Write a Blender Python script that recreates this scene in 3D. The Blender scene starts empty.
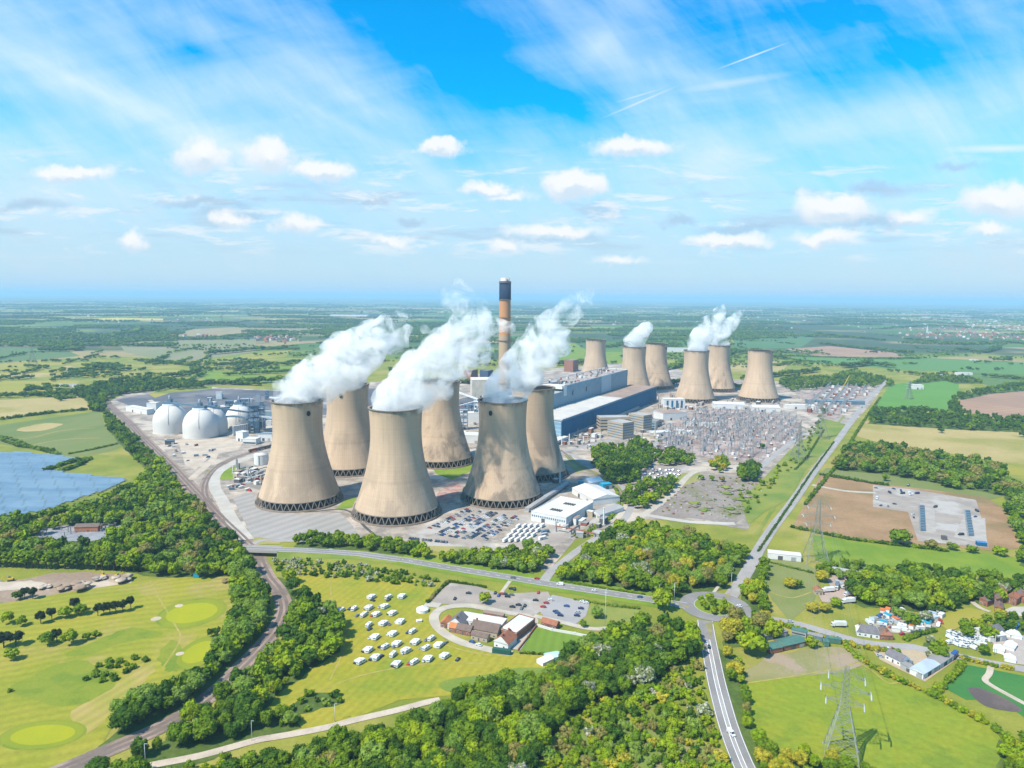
import bpy, math, random
import numpy as np
from mathutils import Vector, Matrix
from mathutils.geometry import tessellate_polygon
R = math.radians
random.seed(7)
rng = np.random.default_rng(11)
sc = bpy.context.scene
COL = sc.collection

# ------------------------------------------------------------------ camera
FPX, CH = 700.0, 228.0
PITCH, ROLL = R(7.17), R(0.5)
_f = np.array([0, math.cos(PITCH), -math.sin(PITCH)])
_r0 = np.array([1.0, 0, 0]); _u0 = np.array([0, math.sin(PITCH), math.cos(PITCH)])
_r = math.cos(ROLL)*_r0 + math.sin(ROLL)*_u0
_u = -math.sin(ROLL)*_r0 + math.cos(ROLL)*_u0
def g(px, py, z=0.0):
    d = _f*FPX + _r*(px-512) - _u*(py-384)
    t = (z-CH)/d[2]
    return (float(d[0]*t), float(d[1]*t))
def G(px, py, z=0.0):
    x, y = g(px, py, z); return Vector((x, y, z))
def proj(x, y, z=0.0):
    v = np.array([x, y, z-CH]); w = v@_f
    return (512+FPX*(v@_r)/w, 384-FPX*(v@_u)/w)
def gdir(px, py):
    d = _f*FPX + _r*(px-512) - _u*(py-384)
    return d/np.linalg.norm(d)
cd = bpy.data.cameras.new('camera'); cam = bpy.data.objects.new('camera', cd); COL.objects.link(cam)
M = Matrix(((_r[0], _u[0], -_f[0], 0), (_r[1], _u[1], -_f[1], 0), (_r[2], _u[2], -_f[2], CH), (0, 0, 0, 1)))
cam.matrix_world = M
cd.sensor_width = 36; cd.lens = FPX*36/1024; cd.clip_start = 1; cd.clip_end = 200000
sc.camera = cam
sc.view_settings.view_transform = 'Standard'; sc.view_settings.look = 'None'
sc.view_settings.gamma = 1; sc.view_settings.exposure = 0.80

# ------------------------------------------------------------------ nodes
class NT:
    def __init__(s, tree): s.t = tree; s.n = tree.nodes; s.l = tree.links
    def new(s, typ, **kw):
        n = s.n.new(typ)
        for k, v in kw.items(): setattr(n, k, v)
        return n
    def set(s, sock, v):
        if isinstance(v, bpy.types.NodeSocket): s.l.new(v, sock)
        else: sock.default_value = v
    def m(s, op, a, b=0.0, c=None, clamp=False):
        n = s.new('ShaderNodeMath', operation=op, use_clamp=clamp)
        s.set(n.inputs[0], a); s.set(n.inputs[1], b)
        if c is not None: s.set(n.inputs[2], c)
        return n.outputs[0]
    def vm(s, op, a, b=(0, 0, 0)):
        n = s.new('ShaderNodeVectorMath', operation=op)
        s.set(n.inputs[0], a); s.set(n.inputs[1], b)
        return n.outputs[0]
    def rng(s, v, a, b, c=0.0, d=1.0, smooth=True):
        n = s.new('ShaderNodeMapRange', interpolation_type='SMOOTHSTEP' if smooth else 'LINEAR')
        s.set(n.inputs[0], v); s.set(n.inputs[1], a); s.set(n.inputs[2], b); s.set(n.inputs[3], c); s.set(n.inputs[4], d)
        return n.outputs[0]
    def noise(s, vec, scale=1.0, detail=3.0, rough=0.55, dist=0.0):
        n = s.new('ShaderNodeTexNoise')
        s.set(n.inputs['Vector'], vec); n.inputs['Scale'].default_value = scale; n.inputs['Detail'].default_value = detail
        n.inputs['Roughness'].default_value = rough; n.inputs['Distortion'].default_value = dist
        return n.outputs[0]
    def mix(s, f, a, b, typ='MIX'):
        n = s.new('ShaderNodeMix', data_type='RGBA', blend_type=typ)
        s.set(n.inputs[0], f)
        for k, v in ((6, a), (7, b)):
            if not isinstance(v, bpy.types.NodeSocket): v = tuple(v)+(1,) if len(v) == 3 else v
            s.set(n.inputs[k], v)
        return n.outputs[2]
    def comb(s, x, y, z):
        n = s.new('ShaderNodeCombineXYZ'); s.set(n.inputs[0], x); s.set(n.inputs[1], y); s.set(n.inputs[2], z); return n.outputs[0]
    def sep(s, v):
        n = s.new('ShaderNodeSeparateXYZ'); s.set(n.inputs[0], v); return n.outputs

MATS = {}
def mat(name, c1, c2=None, scale=0.1, c3=None, scale3=0.02, rough=0.9, metal=0.0, stretch=None, rot=0.0,
        space='world', fine=0.12, finescale=0.8, spec=0.3, bump=0.0, rand=0.0, contrast=0.12, stripes=None, lo=None):
    """procedural surface: two or three colours mixed by noise at two sizes plus a fine grain"""
    m = bpy.data.materials.new(name); m.use_nodes = True; n = NT(m.node_tree)
    b = n.n['Principled BSDF']
    b.inputs['Roughness'].default_value = rough; b.inputs['Metallic'].default_value = metal
    b.inputs['Specular IOR Level'].default_value = spec
    c2 = c2 or tuple(x*0.85 for x in c1)
    if space == 'world': P = n.new('ShaderNodeNewGeometry').outputs['Position']
    else: P = n.new('ShaderNodeTexCoord').outputs['Object']
    V = P
    if stretch or rot:
        mp = n.new('ShaderNodeMapping'); n.set(mp.inputs['Vector'], P)
        # rotate first, then stretch
        mp.inputs['Rotation'].default_value = (0, 0, rot); V = mp.outputs[0]
        if stretch: V = n.vm('MULTIPLY', V, stretch)
    f = n.rng(n.noise(V, scale, 5, 0.6), 0.5-contrast, 0.5+contrast)
    col = n.mix(f, c1, c2)
    if c3:
        f3 = n.rng(n.noise(V, scale3, 4, 0.6), 0.5, 0.62)
        col = n.mix(f3, col, c3)
    if stripes:   # (wavelength m, angle, strength)
        mp = n.new('ShaderNodeMapping'); n.set(mp.inputs['Vector'], P); mp.inputs['Rotation'].default_value = (0, 0, stripes[1])
        w = n.new('ShaderNodeTexWave'); n.set(w.inputs['Vector'], mp.outputs[0]); w.inputs['Scale'].default_value = 0.314/stripes[0]
        w.inputs['Distortion'].default_value = stripes[3] if len(stripes) > 3 else 1.0; w.inputs['Detail'].default_value = 1; w.inputs['Detail Scale'].default_value = 0.3
        k = n.m('MULTIPLY_ADD', w.outputs['Fac'], stripes[2], 1-stripes[2]/2)
        col = n.mix(1.0, col, n.comb(k, k, k), 'MULTIPLY')
    if fine:
        k = n.m('MULTIPLY_ADD', n.noise(P, finescale, 2, 0.7), fine*4, 1-fine*2)
        col = n.mix(1.0, col, n.comb(k, k, k), 'MULTIPLY')
    if rand:
        oi = n.new('ShaderNodeObjectInfo').outputs['Random']
        hs = n.new('ShaderNodeHueSaturation'); n.set(hs.inputs['Color'], col)
        n.set(hs.inputs['Value'], n.m('MULTIPLY_ADD', oi, rand*2, 1-rand))
        n.set(hs.inputs['Hue'], n.m('MULTIPLY_ADD', n.m('FRACT', n.m('MULTIPLY', oi, 7.3)), rand*0.12, 0.5-rand*0.06))
        col = hs.outputs[0]
    n.set(b.inputs['Base Color'], col)
    if bump:
        bp = n.new('ShaderNodeBump'); bp.inputs['Strength'].default_value = 1; bp.inputs['Distance'].default_value = bump
        n.set(bp.inputs['Height'], n.noise(P, finescale, 4, 0.6)); n.set(b.inputs['Normal'], bp.outputs[0])
    MATS[name] = m
    return m

def leafmat(name, c1, c2, c3=None):
    m = bpy.data.materials.new(name); m.use_nodes = True; n = NT(m.node_tree)
    b = n.n['Principled BSDF']; b.inputs['Roughness'].default_value = 0.75; b.inputs['Specular IOR Level'].default_value = 0.15
    P = n.new('ShaderNodeNewGeometry').outputs['Position']
    f = n.rng(n.noise(P, 0.09, 3), 0.36, 0.64); col = n.mix(f, c1, c2)
    f = n.rng(n.noise(P, 0.6, 3), 0.3, 0.7); k = n.m('MULTIPLY_ADD', f, 0.55, 0.72)
    col = n.mix(1.0, col, n.comb(k, k, k), 'MULTIPLY')
    if c3: col = n.mix(n.rng(n.noise(P, 0.45, 2), 0.47, 0.6), col, c3)
    n.set(b.inputs['Base Color'], col)
    tr = n.new('ShaderNodeBsdfTranslucent'); n.set(tr.inputs['Color'], col)
    mx = n.new('ShaderNodeMixShader'); mx.inputs[0].default_value = 0.3
    n.l.new(b.outputs[0], mx.inputs[1]); n.l.new(tr.outputs[0], mx.inputs[2])
    n.l.new(mx.outputs[0], n.n['Material Output'].inputs[0])
    MATS[name] = m
    return m

def S(r, gg, b):   # sRGB 0-255 -> linear
    f = lambda c: (c/255/12.92) if c/255 <= .04045 else ((c/255+.055)/1.055)**2.4
    return (f(r), f(gg), f(b))

# ------------------------------------------------------------------ objects
def tag(o, label=None, cat=None, group=None, kind=None):
    if label: o['label'] = label
    if cat: o['category'] = cat
    if group: o['group'] = group
    if kind: o['kind'] = kind
    return o
def empty(name, loc, rz=0.0, label=None, cat=None, group=None):
    o = bpy.data.objects.new(name, None); COL.objects.link(o); o.location = loc; o.rotation_euler = (0, 0, rz)
    o.empty_display_size = 1
    return tag(o, label, cat, group)
def link(name, me, parent=None, loc=None, rz=None):
    o = bpy.data.objects.new(name, me); COL.objects.link(o); o.parent = parent
    if loc is not None: o.location = loc
    if rz is not None: o.rotation_euler = (0, 0, rz)
    return o
def kids(o): return list(o.children)
def copy_tree(o, loc=None, rz=None, parent=None):
    c = o.copy(); COL.objects.link(c); c.parent = parent
    if loc is not None: c.location = loc
    if rz is not None: c.rotation_euler = (0, 0, rz)
    for ch in list(o.children): copy_tree(ch, None, None, c)
    return c

class MB:
    def __init__(s): s.v = []; s.f = []; s.mi = []; s.sm = []
    def add(s, vs, fs, mi=0, smooth=False):
        b = len(s.v); s.v += [tuple(v) for v in vs]
        for f in fs: s.f.append(tuple(b+i for i in f)); s.mi.append(mi); s.sm.append(smooth)
    def box(s, x0, x1, y0, y1, z0, z1, mi=0, rz=0, c=None):
        P = [(x0, y0, z0), (x1, y0, z0), (x1, y1, z0), (x0, y1, z0), (x0, y0, z1), (x1, y0, z1), (x1, y1, z1), (x0, y1, z1)]
        if rz:
            cx, cy = c or ((x0+x1)/2, (y0+y1)/2); a, b = math.cos(rz), math.sin(rz)
            P = [(cx+(x-cx)*a-(y-cy)*b, cy+(x-cx)*b+(y-cy)*a, z) for x, y, z in P]
        s.add(P, [(0, 3, 2, 1), (4, 5, 6, 7), (0, 1, 5, 4), (1, 2, 6, 5), (2, 3, 7, 6), (3, 0, 4, 7)], mi)
        return s
    def lathe(s, prof, n=24, cx=0, cy=0, mi=0, smooth=True, cap=True, ph=0.0):
        vs = []; k = len(prof)
        for r, z in prof:
            for i in range(n):
                a = 2*math.pi*i/n+ph; vs.append((cx+r*math.cos(a), cy+r*math.sin(a), z))
        fs = [(j*n+i, j*n+(i+1) % n, (j+1)*n+(i+1) % n, (j+1)*n+i) for j in range(k-1) for i in range(n)]
        s.add(vs, fs, mi, smooth)
        if cap:
            s.add(vs[(k-1)*n:], [tuple(range(n))], mi); s.add(vs[:n], [tuple(range(n-1, -1, -1))], mi)
        return s
    def tube(s, p, q, r, n=6, mi=0, r2=None):
        p, q = Vector(p), Vector(q); d = (q-p)
        if d.length < 1e-6: return s
        d.normalize(); a = d.orthogonal().normalized(); b = d.cross(a); r2 = r if r2 is None else r2
        vs = [p+(a*math.cos(2*math.pi*i/n)+b*math.sin(2*math.pi*i/n))*r for i in range(n)]
        vs += [q+(a*math.cos(2*math.pi*i/n)+b*math.sin(2*math.pi*i/n))*r2 for i in range(n)]
        s.add(vs, [(i, (i+1) % n, n+(i+1) % n, n+i) for i in range(n)]+[tuple(range(n-1, -1, -1)), tuple(range(n, 2*n))], mi, n > 6)
        return s
    def gable(s, x0, x1, y0, y1, z0, z1, mi=0, over=0.4, axis='x', mwall=None, hip=0.0):
        """pitched roof, ridge along axis"""
        t = 0.25
        if axis == 'x':
            ym = (y0+y1)/2; a, b = x0-over, x1+over; c, d = y0-over, y1+over
            e, f = a+hip, b-hip
            P = [(a, c, z0), (b, c, z0), (b, d, z0), (a, d, z0), (e, ym, z1), (f, ym, z1)]
            F = [(0, 1, 5, 4), (2, 3, 4, 5)]
            E = [(1, 2, 5), (3, 0, 4)]
        else:
            xm = (x0+x1)/2; a, b = x0-over, x1+over; c, d = y0-over, y1+over
            e, f = c+hip, d-hip
            P = [(a, c, z0), (b, c, z0), (b, d, z0), (a, d, z0), (xm, e, z1), (xm, f, z1)]
            F = [(1, 2, 5, 4), (3, 0, 4, 5)]
            E = [(0, 1, 4), (2, 3, 5)]
        s.add(P, F+[(3, 2, 1, 0)], mi); s.add(P, E, mi if mwall is None else mwall)
        return s
    def mesh(s, name, mats):
        me = bpy.data.meshes.new(name); me.from_pydata(s.v, [], s.f)
        for m in (mats if isinstance(mats, (list, tuple)) else [mats]): me.materials.append(m)
        if any(s.mi): me.polygons.foreach_set('material_index', s.mi)
        me.polygons.foreach_set('use_smooth', s.sm); me.update(); return me
    def build(s, name, mats, parent=None, loc=None, rz=None):
        return link(name, s.mesh(name, mats), parent, loc, rz)

def npmesh(name, V, Fq, mats, mi=None, smooth=False):
    """numpy arrays -> mesh; Fq: (n,k) int array, all faces with k corners"""
    me = bpy.data.meshes.new(name); nf, k = Fq.shape
    me.vertices.add(len(V)); me.vertices.foreach_set('co', np.ascontiguousarray(V, dtype=np.float32).ravel())
    me.loops.add(nf*k); me.loops.foreach_set('vertex_index', np.ascontiguousarray(Fq, dtype=np.int32).ravel())
    me.polygons.add(nf); me.polygons.foreach_set('loop_start', np.arange(0, nf*k, k, dtype=np.int32))
    for m in mats: me.materials.append(m)
    if mi is not None: me.polygons.foreach_set('material_index', np.ascontiguousarray(mi, dtype=np.int32))
    me.polygons.foreach_set('use_smooth', np.full(nf, smooth))
    me.update(calc_edges=True); return me

def smooth_pts(P, closed=False, step=6):
    """Catmull-Rom through 2-D points"""
    out = []; n = len(P)
    for i in range(n if closed else n-1):
        p0 = P[(i-1) % n] if closed or i > 0 else P[0]; p1 = P[i]; p2 = P[(i+1) % n]
        p3 = P[(i+2) % n] if closed or i < n-2 else P[-1]
        for k in range(step):
            t = k/step
            out.append(tuple(0.5*((2*p1[c])+(-p0[c]+p2[c])*t+(2*p0[c]-5*p1[c]+4*p2[c]-p3[c])*t*t+(-p0[c]+3*p1[c]-3*p2[c]+p3[c])*t**3) for c in (0, 1)))
    if not closed: out.append(tuple(P[-1]))
    return out
_zi = [0]
def zlay(z):
    """lays flush surfaces a little above one another"""
    _zi[0] += 1; return z*.35+(_zi[0] % 7)*.0022
def sheet(name, pts, z, m, label=None, world=False, smooth=False, kind='structure', cat=None, jag=0.0):
    z = zlay(z)
    W = [tuple(p) for p in pts] if world else [g(*p) for p in pts]
    if smooth: W = smooth_pts(W, True, 5)
    if jag:
        Q = []
        for i in range(len(W)):
            a, b = W[i], W[(i+1) % len(W)]; L = math.dist(a, b); k = max(1, int(L/(jag*4)))
            for j in range(k):
                t = j/k; Q.append((a[0]+(b[0]-a[0])*t+random.uniform(-jag, jag), a[1]+(b[1]-a[1])*t+random.uniform(-jag, jag)))
        W = Q
    tris = tessellate_polygon([[Vector((x, y, 0)) for x, y in W]])
    V = np.array([(x, y, z) for x, y in W]); T = np.array(tris)
    a, b, c = V[T[0][0]], V[T[0][1]], V[T[0][2]]
    fl = [t for t in T]
    F = []
    for t in fl:
        a, b, c = V[t[0]], V[t[1]], V[t[2]]
        F.append(t if np.cross(b-a, c-a)[2] > 0 else t[::-1])
    o = link(name, npmesh(name, V, np.array(F), [m]))
    return tag(o, label, cat, None, kind)
def ribbon_xy(W, w, z, off=0.0):
    V = []; n = len(W); F = []
    for i in range(n):
        a = W[max(0, i-1)]; b = W[min(n-1, i+1)]; dx, dy = b[0]-a[0], b[1]-a[1]; L = math.hypot(dx, dy) or 1
        nx, ny = -dy/L, dx/L; ww = w[i] if isinstance(w, list) else w
        V += [(W[i][0]+nx*(off-ww/2), W[i][1]+ny*(off-ww/2), z), (W[i][0]+nx*(off+ww/2), W[i][1]+ny*(off+ww/2), z)]
    for i in range(n-1): F.append((2*i, 2*i+1, 2*i+3, 2*i+2)[::-1] if False else (2*i+1, 2*i, 2*i+2, 2*i+3))
    return V, F
def ribbon(name, pts, w, z, m, label=None, world=False, off=0.0, dash=None, kind='structure', step=6, cat=None):
    W = smooth_pts([tuple(p) for p in pts] if world else [g(*p) for p in pts], False, step)
    mb = MB(); z = zlay(z)
    if not dash:
        V, F = ribbon_xy(W, w, z, off); mb.add(V, F)
    else:
        acc = 0; cur = []
        D = []
        for i in range(len(W)-1):
            L = math.dist(W[i], W[i+1]); k = max(1, int(L/1.5))
            D += [(W[i][0]+(W[i+1][0]-W[i][0])*j/k, W[i][1]+(W[i+1][1]-W[i][1])*j/k) for j in range(k)]
        for i in range(1, len(D)):
            acc += math.dist(D[i-1], D[i])
            if (acc % (dash[0]+dash[1])) < dash[0]: cur.append(D[i])
            else:
                if len(cur) > 1: mb.add(*ribbon_xy(cur, w, z, off))
                cur = []
    return tag(mb.build(name, [m]), label, cat, None, kind)
def inside(p, poly):
    x, y = p; c = False; n = len(poly)
    for i in range(n):
        x1, y1 = poly[i]; x2, y2 = poly[(i+1) % n]
        if (y1 > y) != (y2 > y) and x < (x2-x1)*(y-y1)/(y2-y1)+x1: c = not c
    return c
# ------------------------------------------------------------------ light and sky
SUN_EL, SUN_AZ = R(53), R(52)          # shadows fall away to the right, SUN_AZ clockwise from the view direction (+Y)
sdir = Vector((-math.sin(SUN_AZ)*math.cos(SUN_EL), -math.cos(SUN_AZ)*math.cos(SUN_EL), math.sin(SUN_EL)))  # towards the sun
sd = bpy.data.lights.new('sun', 'SUN'); sd.energy = 4.2; sd.angle = R(0.5); sd.color = (1.0, 0.92, 0.78)
so = bpy.data.objects.new('sun', sd); COL.objects.link(so); so.rotation_euler = sdir.to_track_quat('Z', 'Y').to_euler(); so.location = (0, 0, 500)
w = bpy.data.worlds.new('World'); sc.world = w; w.use_nodes = True
n = NT(w.node_tree); bg = n.n['Background']; bg.inputs[1].default_value = 1.0
sky = n.new('ShaderNodeTexSky', sky_type='NISHITA'); sky.sun_disc = False
sky.sun_elevation = SUN_EL; sky.sun_rotation = math.atan2(sdir.x, sdir.y); sky.air_density = 1.0; sky.dust_density = 0.6; sky.ozone_density = 3.0
base = n.mix(1.0, sky.outputs[0], (0.003, 0.112, 0.160), 'MULTIPLY')
D = n.new('ShaderNodeTexCoord').outputs['Generated']
D = n.vm('NORMALIZE', D)
x, y, z = n.sep(D)
ay = n.m('MAXIMUM', n.m('ABSOLUTE', y), 0.08)
X = n.m('DIVIDE', x, ay); Z = n.m('DIVIDE', z, ay)
def sky_xz(px, py):
    d = gdir(px, py); return d[0]/d[1], d[2]/d[1]
# cirrus: streaks on a high layer
def rotv(v, a, st):
    mp = n.new('ShaderNodeMapping'); n.set(mp.inputs['Vector'], v); mp.inputs['Rotation'].default_value = (0, 0, a)
    return n.vm('MULTIPLY', mp.outputs[0], st)
XZ = n.comb(X, Z, 0.0)
c1 = n.noise(rotv(XZ, R(28), (2.2, 9.0, 1)), 1.0, 6, 0.62, 0.6)
c2 = n.noise(rotv(XZ, R(52), (3.0, 14.0, 1)), 1.0, 5, 0.6, 0.8)
c3 = n.noise(rotv(XZ, R(-8), (2.0, 12.0, 1)), 1.0, 5, 0.62, 0.4)
fine = n.noise(rotv(XZ, R(33), (9, 60, 1)), 1.0, 3, 0.7, 0.5)
def field(vec, px, py, wx, wz, ang=0.0, typ='QUADRATIC_SPHERE'):
    """soft bump of the sky field round one direction"""
    cx, cz = sky_xz(px, py)
    mp = n.new('ShaderNodeMapping', vector_type='TEXTURE'); n.set(mp.inputs['Vector'], vec)
    mp.inputs['Location'].default_value = (cx, cz, 0); mp.inputs['Rotation'].default_value = (0, 0, R(ang)); mp.inputs['Scale'].default_value = (wx/700, wz/700, 1)
    gt = n.new('ShaderNodeTexGradient', gradient_type=typ); n.set(gt.inputs[0], mp.outputs[0]); return gt.outputs[1]
cover = n.rng(Z, 0.46, 0.06, 0.12, 0.86, False)
for px, py, wx, wz, an, am in [(100, 92, 330, 40, -24, 0.65), (40, 70, 260, 110, -25, 0.35), (300, 62, 250, 60, -38, 0.5), (330, 118, 260, 26, -25, 0.4), (90, 190, 380, 110, 0, 0.30),
             (600, 45, 180, 50, 50, 0.42), (700, 78, 200, 30, -12, 0.45), (830, 130, 280, 46, 12, 0.4), (980, 120, 200, 80, 25, 0.30), (600, 170, 300, 60, 0, 0.2), (720, 150, 150, 90, 50, 0.3),
             (470, 75, 270, 140, -42, -0.8), (400, 12, 150, 70, -20, -0.5), (200, 52, 110, 28, -18, -0.5), (560, 95, 110, 44, -5, -0.5), (900, 55, 260, 80, 10, -0.6), (770, 15, 200, 60, 5, -0.4), (570, 110, 120, 40, -10, -0.3), (235, 20, 80, 20, -15, -0.35), (380, 132, 170, 22, -22, -0.25)]:
    cover = n.m('MULTIPLY_ADD', field(XZ, px, py, wx, wz, an), am, cover)
st = n.m('MULTIPLY_ADD', n.m('ADD', n.m('ADD', c1, c2), c3), 1.0, n.m('MULTIPLY', fine, 0.2))
ci = n.rng(n.m('ADD', n.m('SUBTRACT', st, 1.6), cover), -0.10, 1.25, 0, 0.90, False)
low = n.rng(Z, 0.26, 0.0, 0.0, 0.85, True)
skyc = n.mix(ci, base, (0.50, 0.61, 0.67))
skyc = n.mix(low, skyc, (0.37, 0.475, 0.56))
skyc = n.mix(n.rng(Z, 0.035, 0.0, 0.0, 0.75), skyc, (0.285, 0.45, 0.60))
def trail(p, q, wd, amp):
    """a thin condensation trail"""
    global skyc
    f = field(XZ, (p[0]+q[0])/2, (p[1]+q[1])/2, math.dist(p, q)/2, wd*1.6, -math.degrees(math.atan2(q[1]-p[1], q[0]-p[0])), 'SPHERICAL')
    skyc = n.mix(n.m('MULTIPLY', f, amp, clamp=True), skyc, (0.56, 0.62, 0.65))
trail((715, 70), (790, 42), 0.7, .9); trail((600, 119), (680, 85), 0.9, .6); trail((614, 103), (664, 88), 0.7, .5); trail((670, 93), (800, 72), 3, .4); trail((940, 150), (1060, 147), 3, .8)
# low layer of flat grey wisps
wn = n.noise(n.vm('ADD', rotv(XZ, 0.0, (3.5, 22, 1)), (3.1, 1.7, 0)), 1.6, 5, 0.6, 0.3)
band = n.m('MULTIPLY', n.rng(Z, 0.045, 0.085), n.rng(Z, 0.19, 0.13))
skyc = n.mix(n.m('MULTIPLY', n.rng(wn, 0.50, 0.66), n.m('MULTIPLY', band, 0.6)), skyc, (0.30, 0.41, 0.52))
wn3 = n.noise(n.vm('ADD', rotv(XZ, 0.0, (5.0, 26, 1)), (7.3, 4.1, 0)), 1.8, 6, 0.65, 0.4)
skyc = n.mix(n.m('MULTIPLY', n.rng(wn3, 0.52, 0.66), n.m('MULTIPLY', n.m('MULTIPLY', n.rng(Z, 0.04, 0.075), n.rng(Z, 0.22, 0.15)), 0.75)), skyc, (0.56, 0.60, 0.63))
cum = [(204, 157, 33, 19, 1), (269, 155, 31, 21, 1), (322, 169, 40, 12, .9), (70, 173, 46, 10, .85), (439, 146, 27, 11, .95), (487, 187, 28, 9, .7), (508, 194, 32, 8, .6), (574, 184, 38, 17, 1), (634, 147, 50, 12, .85),
       (832, 208, 46, 18, 1), (1003, 203, 48, 20, 1), (231, 220, 20, 11, .8), (296, 226, 28, 14, .8), (130, 238, 18, 13, .8), (505, 246, 26, 12, .7), (553, 231, 60, 9, .75),
       (728, 240, 52, 9, .75), (828, 239, 44, 11, .7), (905, 216, 34, 12, .6), (390, 240, 40, 8, .6), (620, 262, 36, 6, .5), (990, 231, 34, 8, .6)]
grey = [(876, 189, 40, 9), (678, 218, 32, 7), (412, 220, 26, 7), (200, 202, 80, 7), (30, 204, 60, 9), (372, 201, 26, 5), (230, 215, 60, 8), (956, 166, 36, 7), (740, 228, 60, 8), (870, 222, 60, 10)]
wob = n.new('ShaderNodeTexNoise'); n.set(wob.inputs['Vector'], XZ); wob.inputs['Scale'].default_value = 21; wob.inputs['Detail'].default_value = 7; wob.inputs['Roughness'].default_value = .62
wv = n.vm('MULTIPLY', n.vm('SUBTRACT', wob.outputs['Color'], (.5, .5, .5)), (.085, .045, 0))
XW = n.vm('ADD', XZ, wv); XU = n.vm('ADD', XW, (0, .0075, 0))
def total(vec, lst):
    acc = None
    for px, py, wx, wz, *a in lst:
        f = field(vec, px, py, wx*1.12, wz*1.12, 0, 'SPHERICAL')
        if a and a[0] != 1: f = n.m('MULTIPLY', f, a[0])
        acc = f if acc is None else n.m('MAXIMUM', acc, f)
    return acc
gf = total(XW, grey); skyc = n.mix(n.rng(gf, 0.15, 0.85, 0, .62), skyc, (0.27, 0.38, 0.50))
tf = total(XW, cum); tu = total(XU, cum)
lit = n.rng(n.m('SUBTRACT', tf, tu), -0.30, 0.22, 0, 1)
skyc = n.mix(n.rng(tf, 0.02, 0.50, 0, .93), skyc, n.mix(lit, (0.43, 0.52, 0.60), (0.63, 0.64, 0.65)))
n.set(bg.inputs[0], skyc)
bg.inputs[1].default_value = 0.90
w.cycles.sampling_method = 'MANUAL'; w.cycles.sample_map_resolution = 256

sc.cycles.max_bounces = 4; sc.cycles.diffuse_bounces = 2; sc.cycles.glossy_bounces = 2; sc.cycles.transmission_bounces = 2; sc.cycles.transparent_max_bounces = 8; sc.cycles.volume_bounces = 6
# ------------------------------------------------------------------ surface colours
grass = mat('grass', (.15, .175, .018), (.215, .215, .024), .02, (.27, .235, .05), .008, fine=.14, finescale=.5)
lush = mat('lush_grass', (.12, .19, .012), (.17, .225, .016), .03, fine=.12)
meadow = mat('meadow', (.235, .225, .014), (.28, .24, .022), .018, (.17, .205, .014), .01, fine=.14, finescale=.3, stripes=(5.5, R(20), .10, 4.0))
golf = mat('golf_fairway', (.205, .215, .014), (.255, .235, .02), .02, (.28, .23, .055), .012, fine=.12, finescale=.3, stripes=(8, R(70), .15, 9.0))
golf_dark = mat('golf_rough', (.165, .20, .013), (.19, .21, .016), .03, (.13, .18, .012), .05, fine=.14)
green_ = mat('putting_green', (.285, .285, .006), (.26, .27, .008), .05, fine=.05)
ring_ = mat('green_collar', (.20, .225, .012), (.18, .21, .012), .05, fine=.08)
sandy = mat('bunker_sand', (.46, .37, .26), fine=.06)
pasture = mat('pasture', (.20, .22, .012), (.165, .215, .012), .025, (.14, .19, .012), .03, fine=.15, finescale=.3, stripes=(7, R(-50), .05, 5.0))
tanfield = mat('dry_field', (.31, .245, .085), (.36, .275, .11), .008, (.24, .215, .05), .005, fine=.08, finescale=.2)
olive = mat('olive_field', (.135, .165, .04), (.165, .175, .055), .012, (.11, .15, .03), .006, fine=.1, stretch=(1, .35, 1), rot=R(20))
ygreen = mat('yellow_green_field', (.24, .225, .022), (.28, .235, .04), .006, (.14, .18, .03), .004, fine=.08, stretch=(.5, 1.2, 1))
cropg = mat('crop_field', (.085, .20, .025), (.10, .215, .03), .01, fine=.06, stripes=(14, R(-28), .10, 0.5))
cropdark = mat('dark_crop_field', (.065, .14, .045), (.08, .155, .045), .004, fine=.06, stripes=(24, R(60), .08, .5))
brown = mat('ploughed_field', (.33, .20, .125), (.27, .165, .105), .006, fine=.08, stripes=(20, R(62), .10, .6))
soil = mat('bare_soil', (.24, .145, .07), (.30, .185, .095), .02, (.19, .135, .055), .012, fine=.14, finescale=.4)
rape = mat('rape_field', (.50, .40, .04), fine=.04)
dirt = mat('quarry_dirt', (.24, .17, .12), (.30, .22, .155), .03, (.44, .36, .28), .015, fine=.15, finescale=.35, bump=.3)
pale = mat('pale_track', (.46, .38, .30), (.38, .31, .24), .06, fine=.1)
gravel = mat('site_gravel', (.34, .28, .225), (.20, .17, .145), .05, (.44, .37, .30), .02, fine=.16, finescale=.35)
hard = mat('hard_standing', (.31, .26, .22), (.25, .215, .185), .05, (.36, .33, .30), .02, fine=.1)
stripehard = mat('store_yard', (.29, .265, .245), (.26, .24, .22), .02, fine=.08, stripes=(13, R(33), .16, .6))
yardred = mat('switchyard_gravel', (.26, .19, .16), (.37, .295, .26), .04, (.20, .15, .13), .03, fine=.18, finescale=.3)
coal = mat('coal_ground', (.075, .08, .095), (.11, .11, .12), .01, (.16, .15, .15), .008, fine=.15, finescale=.2)
asph = mat('asphalt', (.19, .18, .175), (.225, .21, .205), .05, fine=.07, stretch=(1, 1, 1))
asph2 = mat('old_asphalt', (.27, .25, .24), (.31, .29, .275), .04, fine=.09)
paint = mat('road_paint', (.75, .75, .73), fine=.05)
path_ = mat('path', (.42, .37, .30), fine=.1)
ballast = mat('ballast', (.235, .17, .135), (.29, .215, .175), .08, (.17, .13, .10), .03, fine=.16, finescale=.6)
railm = mat('rail_steel', (.16, .12, .10), rough=.7)
sleeper = mat('sleeper', (.17, .13, .11))
water = mat('water', (.05, .06, .07), rough=.15, spec=.6, fine=0)
conc = mat('concrete', (.42, .385, .34), (.36, .33, .29), .05, fine=.06)
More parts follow.
